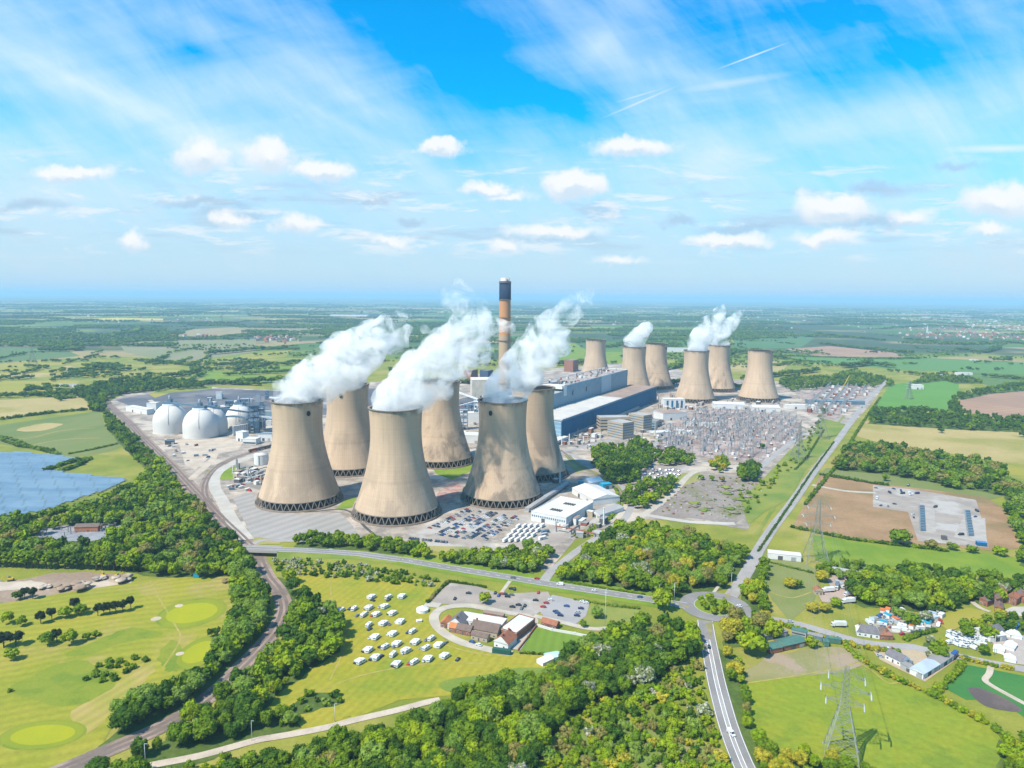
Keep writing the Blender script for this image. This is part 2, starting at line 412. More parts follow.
FLD = [(.13, .18, .03), (.16, .20, .04), (.26, .24, .07), (.09, .16, .035), (.34, .25, .14), (.06, .15, .035), (.21, .22, .04), (.08, .14, .04), (.28, .22, .10), (.10, .16, .045), (.17, .155, .09), (.075, .125, .05)]
# the wide plain
m = bpy.data.materials.new('plain'); m.use_nodes = True; n = NT(m.node_tree); b = n.n['Principled BSDF']; b.inputs['Roughness'].default_value = .95; b.inputs['Specular IOR Level'].default_value = .1
P = n.new('ShaderNodeNewGeometry').outputs['Position']
mp = n.new('ShaderNodeMapping'); n.set(mp.inputs['Vector'], P); mp.inputs['Rotation'].default_value = (0, 0, R(17)); mp.inputs['Scale'].default_value = (1/620, 1/380, 0)
vo = n.new('ShaderNodeTexVoronoi', feature='F1', distance='CHEBYCHEV'); n.set(vo.inputs['Vector'], mp.outputs[0]); vo.inputs['Scale'].default_value = 1; vo.inputs['Randomness'].default_value = .75
cr = n.new('ShaderNodeValToRGB'); cr.color_ramp.interpolation = 'CONSTANT'
r_, g_, b_ = n.sep(vo.outputs['Color'])
n.set(cr.inputs[0], r_)
els = cr.color_ramp.elements
for i, c in enumerate(FLD):
    e = els[i] if i < 2 else els.new(i/len(FLD)); e.position = i/len(FLD); e.color = c+(1,)
col = n.mix(n.rng(n.noise(P, .0007, 4), .47, .56), cr.outputs[0], (.055, .085, .04))
k = n.m('MULTIPLY_ADD', n.noise(P, .01, 4), .6, .7)
n.set(b.inputs['Base Color'], n.mix(1.0, col, n.comb(k, k, k), 'MULTIPLY'))
plain = m
v = [(-62000, -900), (62000, -900), (62000, 62000), (-62000, 62000)]
tag(MB().__class__.mesh and link('ground', npmesh('ground', np.array([(a, b2, 0) for a, b2 in v], float), np.array([[0, 1, 2, 3]]), [plain])), kind='structure')
sheet('grassland', [(-900, 150), (900, 150), (1150, 1500), (1500, 2500), (-1500, 2500), (-1150, 1500)], .03, grass, world=True)

# ------------------------------------------------------------------ far farmland: fields laid out by splitting rotated blocks
fv, ff, fmi = [], [], []
fmats = [mat('field_%d' % i, c, tuple(q*.88 for q in c), .01, fine=.05, finescale=.1) for i, c in enumerate(FLD)]
hedge_lines = []
fr = random.Random(5)
th = R(14); ct, st_ = math.cos(th), math.sin(th)
def uv2xy(u, v): return (u*ct-v*st_, u*st_+v*ct)
def visible(x, y, mrg=400): return y > 500 and abs(x) < .76*y+mrg
def split(u0, u1, v0, v1):
    cx, cy = uv2xy((u0+u1)/2, (v0+v1)/2); ext = math.hypot(u1-u0, v1-v0)
    if not visible(cx, cy, ext) or cy > 15500+ext: return
    d = max(1500, math.hypot(cx, cy)); tgt = 260+d*.035
    W, H = u1-u0, v1-v0
    if max(W, H) > tgt*fr.uniform(1.0, 1.9):
        t = fr.uniform(.35, .65)
        if W > H*fr.uniform(.7, 1.3): split(u0, u0+W*t, v0, v1); split(u0+W*t, u1, v0, v1)
        else: split(u0, u1, v0, v0+H*t); split(u0, u1, v0+H*t, v1)
        return
    if cy < 1500: return
    P = [uv2xy(u0, v0), uv2xy(u1, v0), uv2xy(u1, v1), uv2xy(u0, v1)]
    P = [(x+25*math.sin(x*.004+y*.003), y+25*math.cos(y*.005+x*.002)) for x, y in P]
    b0 = len(fv); fv.extend([(x, y, .25) for x, y in P]); ff.append((b0, b0+1, b0+2, b0+3)); fmi.append(fr.randrange(len(FLD)))
    for a, b2 in ((0, 1), (1, 2)):
        if fr.random() < .85: hedge_lines.append((P[a], P[b2], d))
split(-22000, 26000, -8000, 20000)
tag(link('farmland', npmesh('farmland', np.array(fv), np.array(ff), fmats, mi=np.array(fmi))), kind='structure')

def fld(name, m, pts, z=.45, **k): return sheet(name, pts, z, m, jag=k.pop('jag', 0), **k)
# left side
fld('field', olive, [(-60, 428), (0, 425), (50, 418), (100, 411), (106, 428), (122, 446), (110, 452), (75, 457), (40, 451), (0, 444), (-60, 444)])
fld('field', tanfield, [(-60, 403), (0, 400), (87, 396), (96, 408), (50, 413), (0, 419), (-60, 423)])
fld('field', ygreen, [(-80, 366), (0, 364), (72, 358), (105, 362), (126, 374), (82, 380), (72, 388), (42, 394), (0, 395), (-80, 398)])
fld('field', mat('green_field', (.10, .155, .045), fine=.05), [(-80, 349), (0, 348), (60, 347), (80, 356), (0, 363), (-80, 366)])
fld('field', mat('tan_green_field', (.21, .195, .10), (.18, .185, .075), .004, fine=.04), [(118, 342), (190, 340), (256, 339), (256, 352), (190, 361), (150, 358), (125, 352)])
fld('field', rape, [(80, 318.6), (120, 317.8), (163, 318.6), (163, 320.4), (120, 320.6), (82, 320.8)])
fld('field', lush, [(192, 372), (206, 369), (225, 372), (256, 374), (256, 379), (210, 380), (196, 377)])
fld('field', fmats[8], [(195, 329), (256, 326), (256, 335), (160, 337)])
fld('field', ygreen, [(240, 355), (270, 352), (292, 350), (285, 357), (240, 360)])
fld('field', lush, [(245, 366), (308, 365), (310, 372), (260, 374)]); fld('field', lush, [(240, 376), (300, 376), (296, 384), (240, 383)])
fld('field', mat('hay_field', (.24, .21, .11), fine=.04), [(240, 328), (300, 326), (345, 331), (330, 336), (250, 334)])
fld('field', lush, [(555, 345), (575, 343), (586, 350), (583, 362), (560, 362)]); fld('field', lush, [(600, 352), (622, 352), (622, 368), (604, 368)])
# right side
fld('field', cropdark, [(733, 337), (780, 332), (815, 338), (800, 348), (735, 349)])
fld('field', brown, [(785, 349), (830, 346), (892, 352), (905, 357), (820, 356.5)], z=.5)
fld('field', mat('mid_crop', (.10, .20, .045), fine=.05), [(792, 357), (850, 354), (930, 358), (1100, 366), (1100, 378), (960, 372), (900, 370), (860, 366), (800, 362)], z=.4)
fld('field', tanfield, [(723, 365), (765, 361), (790, 361), (782, 372), (730, 372)]); fld('field', ygreen, [(780, 371), (828, 371), (825, 374), (790, 376)])
fld('field', cropg, [(890, 384.5), (947, 378), (959, 381), (958, 400), (955, 411), (908, 411), (873, 411)])
fld('field', brown, [(960, 393), (985, 388), (1080, 380), (1080, 424), (995, 418), (959, 411)])
fld('field', cropdark, [(972, 389), (1024, 381), (1080, 378), (1080, 386), (1000, 392)], z=.55)
fld('field', tanfield, [(864, 421), (900, 424), (960, 428), (1090, 432), (1090, 474), (1000, 462), (940, 452), (880, 443), (856, 436)])
fld('field', olive, [(826, 468), (880, 470), (920, 480), (985, 488), (1005, 496), (990, 500), (916, 489), (874, 484), (820, 474)])
fld('field', ygreen, [(1000, 464), (1090, 474), (1090, 482), (1003, 474)])
fld('field', soil, [(820, 475), (874, 484), (916, 488), (985, 497), (1003, 508), (1021, 548), (993, 551), (916, 544), (880, 541), (800, 530), (793, 526)])
fld('hard_standing', hard, [(873, 485), (916, 490), (976, 500), (982, 520), (989, 548), (918, 541), (908, 512), (873, 507)], z=.55)
fld('hard_standing', mat('fresh_stone', (.35, .31, .275), fine=.06), [(920, 503), (934, 504), (936, 533), (919, 532)], z=.6)
fld('hard_standing', mat('fresh_stone2', (.36, .325, .29), fine=.06), [(962, 520), (985, 518), (987, 544), (954, 537)], z=.6)
ribbon('path', [(812, 485), (845, 491), (876, 493)], 7, .6, path_)
fld('field', lush, [(812, 535), (880, 545), (920, 548), (1000, 555), (1090, 570), (1090, 600), (1000, 582), (950, 572), (900, 566), (850, 572), (815, 560)])
fld('field', mat('scrub_field', (.15, .175, .045), (.18, .19, .06), .03, fine=.1), [(762, 552), (800, 562), (822, 572), (815, 600), (790, 622), (772, 600), (757, 572)])
fld('field', pasture, [(741, 692), (747, 668), (780, 660), (838, 658), (856, 668), (908, 687), (958, 705), (1012, 735), (1040, 800), (1000, 830), (770, 830), (757, 730)])
fld('field', mat('worn_pasture', (.24, .21, .09), (.20, .19, .07), .04, (.29, .22, .15), .03, fine=.1), [(747, 668), (770, 655), (815, 648), (850, 648), (862, 664), (838, 674), (790, 676), (744, 682)], z=.5, jag=2)
fld('field', mat('east_crop', (.035, .14, .03), (.05, .16, .03), .03, fine=.08), [(944, 688), (958, 668), (968, 665), (1060, 683), (1090, 740), (1030, 722), (1000, 700), (966, 700)])
fld('pond', mat('bare_peat', (.09, .07, .065), (.12, .09, .08), .05), [(968, 690), (978, 688), (1000, 696), (1020, 708), (1016, 712), (985, 706)], z=.55, smooth=True)
ribbon('path', [(991, 666), (989, 674), (985, 680), (992, 686), (1010, 696), (1040, 712)], 3.5, .6, pale)
fld('field', golf, [(-120, 606), (0, 604), (70, 592), (150, 580), (215, 573), (240, 576), (244, 600), (225, 625), (190, 665), (150, 700), (110, 730), (80, 790), (-60, 800)])
for pts in ([(8, 690), (40, 672), (75, 660), (100, 668), (120, 672), (110, 690), (70, 706), (30, 700)], [(66, 654), (100, 640), (130, 628), (165, 634), (120, 644), (90, 655)], [(160, 650), (175, 640), (185, 665), (172, 672), (160, 664)], [(78, 716), (90, 712), (98, 718), (88, 722)]):
    fld('golf_rough', golf_dark, pts, z=.5, smooth=True, jag=1.2)
fld('golf_rough', mat('worn_fairway', (.33, .25, .075), (.26, .235, .04), .03, fine=.08, stripes=(7, R(20), .15, 1)), [(70, 712), (100, 696), (135, 668), (155, 662), (150, 676), (120, 705), (92, 732), (80, 728)], z=.5, smooth=True, jag=1.2)
def ell(px, py, rx, ry, m, z, name='putting_green'):
    cx, cy = g(px, py); a = abs(g(px+rx, py)[0]-cx); b = abs(g(px, py-ry)[1]-cy)
    sheet(name, [(cx+a*math.cos(t*math.pi/14), cy+b*math.sin(t*math.pi/14)) for t in range(28)], z, m, world=True)
for px, py, rx, ry in ((192, 613, 24, 10), (200, 652, 15, 11), (43, 735, 31, 10)):
    ell(px, py, rx*1.35, ry*1.5, golf_dark, .52, 'golf_rough'); ell(px, py, rx*1.25, ry*1.35, ring_, .56, 'golf_rough'); ell(px, py, rx, ry, green_, .6)
for px, py, rx, ry in ((156, 619, 5, 2.2), (179, 606, 4, 1.6), (180, 654, 4, 2)): ell(px, py, rx, ry, sandy, .65, 'bunker')
fld('quarry', dirt, [(-80, 590), (0, 582), (30, 578), (52, 573), (82, 572), (118, 575), (134, 580), (130, 588), (85, 594), (50, 600), (15, 604), (0, 602), (-80, 608)], jag=1.5)
fld('quarry', pale, [(-60, 584), (0, 582), (30, 581), (52, 584), (50, 590), (30, 589), (0, 591), (-60, 594)], z=.5, jag=1)
fld('meadow', meadow, [(285, 570), (340, 567), (400, 577), (440, 583), (428, 600), (432, 612), (445, 640), (520, 654), (575, 652), (560, 668), (540, 684), (470, 694), (400, 700), (340, 724), (285, 738), (240, 745), (255, 712), (280, 690), (305, 668), (330, 650), (340, 620), (300, 592)])
fld('bowling_green', mat('bowling_green', (.13, .205, .02), (.12, .19, .02), .05, fine=.06, stripes=(6, R(10), .12, .3)), [(533, 628), (592, 634), (578, 651), (562, 657), (520, 650)], z=.55)
fld('field', mat('worn_green', (.13, .185, .024), (.155, .20, .026), .04, fine=.1), [(440, 688), (448, 680), (490, 674), (520, 668), (560, 670), (545, 680), (470, 694)], z=.5, smooth=True)
fld('field', mat('verge', (.215, .22, .045), (.17, .20, .04), .05, fine=.1), [(590, 606), (640, 610), (634, 625), (600, 632), (575, 625)], z=.5)
fld('clearing', mat('clearing', (.15, .195, .035), (.12, .17, .025), .05, (.22, .2, .08), .04, fine=.15), [(552, 738), (600, 722), (700, 735), (735, 790), (700, 830), (540, 830)], z=.5)

# ------------------------------------------------------------------ power station ground
SITE = [(108, 402), (125, 394), (212, 387), (275, 390), (400, 380), (560, 368), (640, 362), (735, 380), (800, 382), (868, 383), (885, 384), (876, 398), (835, 445), (805, 470), (760, 500), (748, 530), (690, 520), (640, 520), (600, 530), (575, 540), (548, 572), (500, 552), (430, 549), (300, 540), (252, 546), (236, 540), (200, 498), (170, 472), (148, 448), (122, 420)]
fld('site_ground', gravel, SITE, z=.6)
fld('coal_yard', coal, [(115, 400), (160, 392), (215, 389), (275, 391), (400, 388), (420, 394), (400, 414), (265, 416), (185, 414), (140, 410)], z=.7)
fld('coal_yard', coal, [(455, 400), (490, 392), (500, 400), (488, 412), (455, 415)], z=.7)
fld('grass_bank', ygreen, [(148, 394), (170, 388), (212, 385), (212, 389), (170, 393), (155, 398)], z=.75)
fld('grass_bank', lush, [(430, 463), (470, 458), (474, 470), (452, 480), (436, 474)], z=.75); fld('grass_bank', lush, [(345, 500), (357, 497), (352, 508), (335, 510)], z=.75)
fld('grass_bank', mat('dry_bank', (.30, .25, .09), (.20, .21, .06), .03, fine=.1), [(248, 536), (282, 538), (280, 544), (258, 545)], z=.75)
fld('grass_bank', MATS['dry_bank'], [(425, 546), (468, 547), (470, 553), (430, 552)], z=.75); fld('grass_bank', MATS['dry_bank'], [(565, 462), (573, 460), (585, 470), (578, 474)], z=.75)
fld('grass_bank', MATS['dry_bank'], [(680, 473), (700, 473), (700, 480), (672, 490), (668, 500), (655, 498)], z=.75)
fld('grass_bank', mat('verge_green', (.20, .215, .035), (.12, .175, .025), .02, fine=.1), [(762, 480), (790, 450), (815, 432), (822, 418), (848, 425), (832, 445), (806, 470), (790, 500), (770, 508), (748, 525), (740, 500)], z=.75)
fld('grass_bank', lush, [(205, 470), (240, 466), (260, 470), (250, 478), (222, 480)], z=.75)
fld('store_yard', stripehard, [(233, 499), (251, 492), (258, 503), (300, 515), (340, 513), (352, 525), (360, 537), (286, 540), (252, 537)], z=.75)
fld('car_park', hard, [(405, 534), (470, 508), (486, 506), (520, 514), (508, 524), (486, 541), (500, 549), (430, 546)], z=.75)
fld('service_yard', hard, [(500, 545), (520, 515), (560, 495), (600, 475), (618, 490), (615, 510), (590, 530), (560, 543), (535, 548)], z=.72)
fld('switchyard_ground', yardred, [(649, 450), (671, 425), (699, 410), (749, 409), (800, 421), (803, 436), (759, 465), (695, 457)], z=.75)
fld('switchyard_ground', yardred, [(800, 395), (822, 387), (866, 385), (868, 392), (845, 412), (832, 420), (808, 415)], z=.75)
fld('spoil_ground', mat('scrubby_spoil', (.21, .17, .145), (.25, .21, .18), .03, (.17, .16, .09), .02, fine=.2, finescale=.3), [(697, 474), (760, 478), (790, 476), (760, 508), (735, 524), (690, 518), (645, 515), (660, 500)], z=.70)
ribbon('path', [(640, 518), (672, 494), (695, 472), (735, 470), (755, 468)], 8, .8, path_)
ribbon('path', [(645, 515), (690, 522), (735, 524)], 9, .8, conc)

# ------------------------------------------------------------------ roads
def road(name, pts, w, z, m, marks=True, edge=True):
    ribbon(name, pts, w, z, m)
    if edge:
        for s in (-1, 1): ribbon('road_marking', pts, .25, z+.06, paint, off=s*(w/2-.5))
    if marks: ribbon('road_marking', pts, .3, z+.06, paint, dash=(5, 4))
MAIN = [(236, 548.2), (262, 549), (300, 550), (350, 553), (400, 559.5), (450, 568), (500, 576), (545, 583.5), (600, 592), (640, 598), (672, 603.5), (686, 606)]
ribbon('verge', [(400, 558.5), (450, 567.5), (500, 575.5), (545, 583), (600, 591.5), (640, 597.5), (672, 603)], 26, .66, lush)
road('main_road', MAIN[5:] if False else [(400, 559.5), (450, 568), (500, 576), (545, 583.5), (600, 592), (640, 598), (672, 603.5), (686, 606)], 10.5, .95, asph)
SOUTH = [(705, 621), (708, 640), (712, 660), (716, 680), (721, 700), (728, 725), (737, 750), (748, 775), (765, 805)]
road('south_road', SOUTH, 11.0, .95, asph, marks=False)
ribbon('hatched_strip', SOUTH[1:], 1.8, 1.0, asph2); [ribbon('road_marking', SOUTH[1:], .35, 1.04, paint, off=s) for s in (-1.1, 1.1)]
NORTH = [(728, 600), (737, 588), (748, 570), (760, 548), (775, 525), (792, 503), (815, 470), (838, 440), (856, 415), (872, 395), (883, 385), (890, 378)]
road('north_road', NORTH, 10.5, .95, asph2, edge=False, marks=False)
ribbon('path', [(768, 538), (790, 500), (810, 470), (832, 440), (850, 417)], 3.5, .9, MATS['verge_green'], off=11)
ribbon('cycle_path', [(722, 600), (735, 582), (746, 566)], 2.5, .9, path_, off=9)
EAST = [(735, 611), (748, 616), (775, 620), (800, 625), (830, 633.5), (856, 641), (884, 645.5), (910, 647), (925, 650), (950, 655), (989, 663), (1030, 671), (1080, 682)]
road('east_road', EAST, 8.5, .93, asph2, edge=False, marks=False)
cx, cy = g(715, 606.5); RC = (cx, cy)
ringp = [(cx+20.5*math.cos(t*math.pi/24), cy+20.5*math.sin(t*math.pi/24)) for t in range(49)]
ribbon('roundabout', ringp, 10.5, 1.0, asph, world=True, step=1)
ribbon('kerb', [(cx+15*math.cos(t*math.pi/24), cy+15*math.sin(t*math.pi/24)) for t in range(49)], .5, 1.12, conc, world=True, step=1)
sheet('roundabout_island', [(cx+15*math.cos(t*math.pi/24), cy+15*math.sin(t*math.pi/24)) for t in range(48)], 1.08, lush, world=True)
for tri in ([(678, 604), (690, 607), (688, 609)], [(724, 596), (731, 592), (729, 598)], [(705, 624), (713, 622.5), (711, 640)]): sheet('traffic_island', tri, 1.1, MATS['worn_pasture'])
road('site_road', [(543, 583), (550, 573), (562, 563), (576, 552), (592, 541), (610, 530), (625, 518), (632, 506)], 8, .9, asph2, edge=False, marks=False)
ribbon('site_road', [(632, 506), (628, 492), (612, 480), (600, 472), (588, 464), (574, 456), (560, 452)], 9, .88, asph2)
ribbon('path', [(500, 595), (505, 588), (510, 581)], 3, .8, path_)
ribbon('site_road', [(560, 452), (600, 443), (640, 430), (668, 420)], 10, .82, asph2); ribbon('site_road', [(610, 470), (640, 458), (655, 444), (668, 428)], 7, .84, asph2)
ribbon('site_road', [(805, 432), (775, 455), (752, 475)], 9, .86, asph2); ribbon('site_road', [(650, 452), (700, 462), (755, 468)], 6, .85, conc)
ribbon('site_road', [(247, 540), (232, 520), (222, 500), (215, 488), (216, 475), (230, 465), (256, 455)], 13, .86, conc)
ribbon('site_road', [(250, 545), (265, 540), (290, 541), (350, 541), (420, 548)], 6, .84, asph2)
ribbon('site_road', [(150, 400), (200, 440), (215, 455), (190, 480)], 9, .8, pale)
fld('site_ground', pale, [(178, 440), (215, 437), (245, 440), (238, 450), (212, 455), (195, 470), (185, 465)], z=.78)
ribbon('site_road', [(262, 500), (300, 512), (345, 510), (366, 528), (380, 540)], 3, .9, mat('ditch', (.07, .065, .06)))
for pts, w_ in [([(858, 662), (872, 671), (888, 683), (900, 682), (906, 679)], 1.2), ([(748, 683), (790, 677), (840, 668), (858, 662)], 1.0), ([(445, 645), (470, 652), (500, 656), (540, 654)], 1.5), ([(150, 580), (160, 600), (175, 625), (180, 640), (163, 668)], 1.2), ([(300, 700), (360, 676), (430, 664), (500, 664)], 1.3), ([(330, 575), (332, 600), (345, 640), (330, 680)], 1.0), ([(20, 448), (60, 440), (100, 438)], 3.0), ([(0, 440), (30, 438), (60, 431), (95, 428)], 3.0), ([(870, 432), (940, 440), (1030, 446)], 3.0), ([(765, 590), (790, 598), (812, 592)], 1.2), ([(640, 745), (668, 738), (700, 742), (722, 752)], 2.0)]:
    ribbon('path', pts, w_, .58, MATS['worn_fairway'])
for pts in ([(15, 430), (40, 424), (62, 424), (40, 431)], [(28, 376), (40, 373), (66, 374), (50, 377)], [(62, 367), (72, 366), (76, 372), (66, 373)], [(0, 374), (30, 374), (32, 376), (0, 377)]): fld('field', MATS['dry_field'], pts, z=.62, smooth=True, jag=3)
fld('pipe_yard', mat('red_pipe_ground', (.30, .14, .11), (.36, .27, .23), .12, fine=.2), [(436, 495), (448, 485), (458, 482), (463, 488), (452, 500), (440, 502)], z=.8)
# railway: ballast bed with rails
def railway(pts, tracks, z, w):
    ribbon('railway', pts, w, z, ballast)
    k = (tracks-1)/2
    for i in range(tracks):
        o = (i-k)*4.2
        ribbon('railway_sleepers', pts, 2.5, z+.06, sleeper, off=o, dash=(.5, 1.2) if False else None)
        for s in (-.75, .75): ribbon('rail', pts, .28, z+.12, railm, off=o+s)
RAIL1 = [(50, 775), (75, 765), (105, 752), (160, 728), (197, 706), (222, 686), (240, 668), (256, 652), (272, 634), (282, 618), (284, 605), (278, 590), (268, 577), (261, 563), (255, 551), (243, 538), (222, 518), (207, 500), (205, 485), (214, 470), (232, 459), (256, 451), (290, 440)]
railway(RAIL1, 2, .8, 12)
railway([(103, 398), (112, 408), (128, 422), (146, 441), (168, 463), (184, 480), (196, 493), (214, 513), (236, 536)], 3, .78, 17)
railway([(103, 398), (110, 396), (125, 393), (165, 388), (215, 385), (270, 386)], 1, .76, 8)
ribbon('railway_embankment', [(567, 455), (574, 462), (590, 471), (606, 479), (618, 490), (620, 503), (610, 517), (594, 527), (576, 536)], 9, .92, MATS['verge_green'])
railway([(560, 450), (567, 455), (574, 462), (590, 471), (606, 479), (618, 490), (620, 503), (612, 515)], 1, .98, 4.5)
ribbon('lane', [(120, 775), (145, 767), (200, 756), (255, 741), (277, 737), (300, 733), (330, 727), (352, 721), (395, 711), (425, 703), (440, 700)], 5.2, .8, pale)
# bridge deck carrying the main road over the railway
# social club surfaces
fld('car_park', hard, [(450, 583.5), (482, 587), (474, 599), (505, 606), (497, 612), (470, 607), (430, 600)], z=.8)
fld('car_park', hard, [(437, 599), (450, 583.5), (478, 587), (500, 594), (548, 592), (552, 600), (542, 611), (534, 616), (500, 610), (470, 606), (428, 603)], z=.82)
fld('car_park', mat('car_park_tarmac', (.30, .28, .275), (.27, .255, .25), .05, fine=.07), [(552, 595), (590, 603), (586, 616), (575, 625), (545, 618), (540, 612)], z=.86)
ribbon('club_drive', [(500, 612), (470, 606), (445, 608), (434, 617), (440, 630), (460, 642), (490, 650), (512, 654)], 7, .9, path_)
ribbon('club_drive', [(500, 612), (520, 615), (534, 620), (528, 632), (516, 650)], 6, .9, path_)
ribbon('club_drive', [(534, 616), (560, 622), (590, 629), (612, 628)], 5, .9, path_)
ribbon('path', [(425, 604), (440, 606)], 8, .88, path_)
# ------------------------------------------------------------------ cooling towers
def towermat(name, stain):
    m = bpy.data.materials.new(name); m.use_nodes = True; n = NT(m.node_tree); b = n.n['Principled BSDF']
    b.inputs['Roughness'].default_value = .9; b.inputs['Specular IOR Level'].default_value = .15
    P = n.new('ShaderNodeTexCoord').outputs['Object']; x, y, z = n.sep(P)
    col = n.mix(n.rng(n.noise(n.vm('MULTIPLY', P, (1, 1, .35)), .03, 5, .6), .35, .65), (.50, .365, .25), (.42, .31, .215))
    # casting lifts: faint horizontal rings and vertical ribs
    k = n.m('MULTIPLY_ADD', n.noise(n.comb(0, 0, n.m('MULTIPLY', z, .55)), 1, 2, .7), .28, .86)
    a = n.m('ARCTAN2', y, x); rb = n.m('MULTIPLY_ADD', n.m('SINE', n.m('MULTIPLY', a, 96)), .03, 1.0)
    k = n.m('MULTIPLY', k, rb)
    str_ = n.noise(n.comb(n.m('MULTIPLY', n.m('COSINE', a), 9), n.m('MULTIPLY', n.m('SINE', a), 9), n.m('MULTIPLY', z, .012)), 1, 4, .6)
    k = n.m('MULTIPLY', k, n.m('MULTIPLY_ADD', str_, .3, .85))
    ring = n.rng(n.m('ABSOLUTE', n.m('SUBTRACT', z, 40)), 2.2, .6, 1, .93)
    k = n.m('MULTIPLY', k, ring)
    col = n.mix(1.0, col, n.comb(k, k, k), 'MULTIPLY')
    # dark weathering patches low on the shell and a sooty rim
    oi = n.new('ShaderNodeObjectInfo').outputs['Random']
    q = n.vm('ADD', n.vm('MULTIPLY', P, (1, 1, .55)), n.comb(n.m('MULTIPLY', oi, 900), n.m('MULTIPLY', oi, 570), 0))
    st = n.rng(n.noise(q, .032, 6, .66, .8), .44, .58); lowf = n.rng(z, 100, 12)
    col = n.mix(n.m('MULTIPLY', n.m('MULTIPLY', st, lowf), stain), col, (.15, .12, .095))
    rim = n.m('MULTIPLY', n.rng(z, 104, 113), n.rng(n.noise(n.vm('MULTIPLY', P, (1, 1, .3)), .16, 3), .42, .6))
    col = n.mix(n.m('MULTIPLY', rim, .65), col, (.13, .10, .08))
    n.set(b.inputs['Base Color'], col); return m
tm_clean = towermat('tower_concrete', .28); tm_st = towermat('tower_concrete_stained', .75)
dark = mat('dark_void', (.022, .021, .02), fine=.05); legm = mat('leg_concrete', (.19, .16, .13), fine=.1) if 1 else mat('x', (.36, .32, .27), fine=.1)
rimm = mat('rim_concrete', (.20, .165, .13), fine=.1); basinm = mat('basin_brick', (.20, .15, .11), (.17, .13, .10), .3)
ZT, RT, TH = 86.0, 26.4, 112.0
def tr(z):
    c = 59.6 if z < ZT else 84.0
    return RT*math.sqrt(1+((z-ZT)/c)**2)
def tower(px, d_ax, label, stained, rzz):
    """px = image column of the axis, d_ax = distance from the camera along the view"""
    lo, hi = 300, 700
    for _ in range(40):
        mid = (lo+hi)/2
        if math.hypot(0, g(px, mid)[1]) > d_ax: lo = mid
        else: hi = mid
    cx, cy = g(px, lo)
    t = empty('cooling_tower', (cx, cy, .5), rzz, label, 'cooling tower', 'concrete cooling towers of the power station')
    return t, cx, cy
prof = [(tr(z), z) for z in np.linspace(8.5, TH, 44)]
inner = [(r-1.0, z) for r, z in prof[::-1]]
mshell = {}
for key, mm in (('c', tm_clean), ('s', tm_st)):
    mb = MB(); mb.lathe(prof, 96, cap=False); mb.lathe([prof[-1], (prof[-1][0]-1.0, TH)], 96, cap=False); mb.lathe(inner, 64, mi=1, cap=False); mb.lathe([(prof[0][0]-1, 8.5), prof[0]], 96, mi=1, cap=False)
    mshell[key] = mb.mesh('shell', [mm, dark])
mb = MB(); mb.lathe([(tr(112)+.1, 111.6), (tr(112)+.9, 111.8), (tr(TH)+.9, TH+.5), (tr(TH)-1.6, TH+.5), (tr(TH)-1.6, TH-.6)], 96, cap=False); m_rim = mb.mesh('rim', [rimm])
mb = MB(); mb.lathe([(47.5, -.5), (47.5, 1.6), (46.7, 1.6), (46.7, .2)], 72, cap=False); m_basin = mb.mesh('basin', [basinm])
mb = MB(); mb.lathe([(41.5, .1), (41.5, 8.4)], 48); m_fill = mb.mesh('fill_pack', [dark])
mb = MB()
mb.lathe([(44.5, 8.4), (44.6, 9.1), (43.6, 9.2)], 96, cap=False); m_lint = mb.mesh('ring_beam', [rimm])
NL = 40
a0, a1 = -math.pi/NL, math.pi/NL
mb = MB()
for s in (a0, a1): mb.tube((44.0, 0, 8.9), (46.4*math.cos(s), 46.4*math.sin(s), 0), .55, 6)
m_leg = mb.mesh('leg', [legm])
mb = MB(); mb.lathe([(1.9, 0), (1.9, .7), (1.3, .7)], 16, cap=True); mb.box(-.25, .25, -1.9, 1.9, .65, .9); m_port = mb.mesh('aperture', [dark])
TW = [(300, 758, 'front left cooling tower, steaming, with the round store yard road at its foot', 0, -70),
      (349, 902, 'cooling tower standing right behind the steaming front left tower', 0, 110),
      (397, 716, 'nearest and largest steaming cooling tower, left of the staff car park', 0, -60),
      (440, 948, 'stained cooling tower behind the nearest one, beside a green bank', 1, -80),
      (502, 774, 'blotchy front right cooling tower, steaming, between car park and white sheds', 1, -110),
      (532, 884, 'narrowly visible cooling tower tucked behind the blotchy front right one', 1, -50),
      (595, 1890, 'cooling tower half hidden behind the far end of the boiler house', 0, 0),
      (633, 1640, 'steaming far cooling tower beside the right end of the boiler house', 0, -60),
      (655, 1760, 'dry far cooling tower behind the steaming one by the boiler house', 1, -60),
      (694.5, 1540, 'far steaming cooling tower, left of the two beside the white workshops', 0, -70),
      (717, 1720, 'steaming cooling tower peeping out behind the middle far tower', 1, -60),
      (758, 1560, 'rightmost cooling tower, dry and clean, standing alone', 0, -70)]
TPOS = []
for i, (px, dd, lab, stn, pa) in enumerate(TW):
    t, cx, cy = tower(px, dd, lab, stn, R(pa*0+i*40))
    TPOS.append((cx, cy))
    link('shell', mshell['s' if stn else 'c'], t); link('rim', m_rim, t); link('basin', m_basin, t); link('fill_pack', m_fill, t); link('ring_beam', m_lint, t)
    for k in range(NL): link('leg', m_leg, t, rz=2*math.pi*k/NL)
    # round opening near the top
    if i not in (0, 1, 4, 8): continue
    az = R({0: -48, 1: -95, 4: -118, 8: -40}[i])-t.rotation_euler.z; zz_ = 101; rr = tr(zz_)+.1
    o = link('aperture', m_port, t, (rr*math.cos(az), rr*math.sin(az), zz_)); o.rotation_euler = (0, R(90), az); o.scale = (1.5, 1.1, 1)

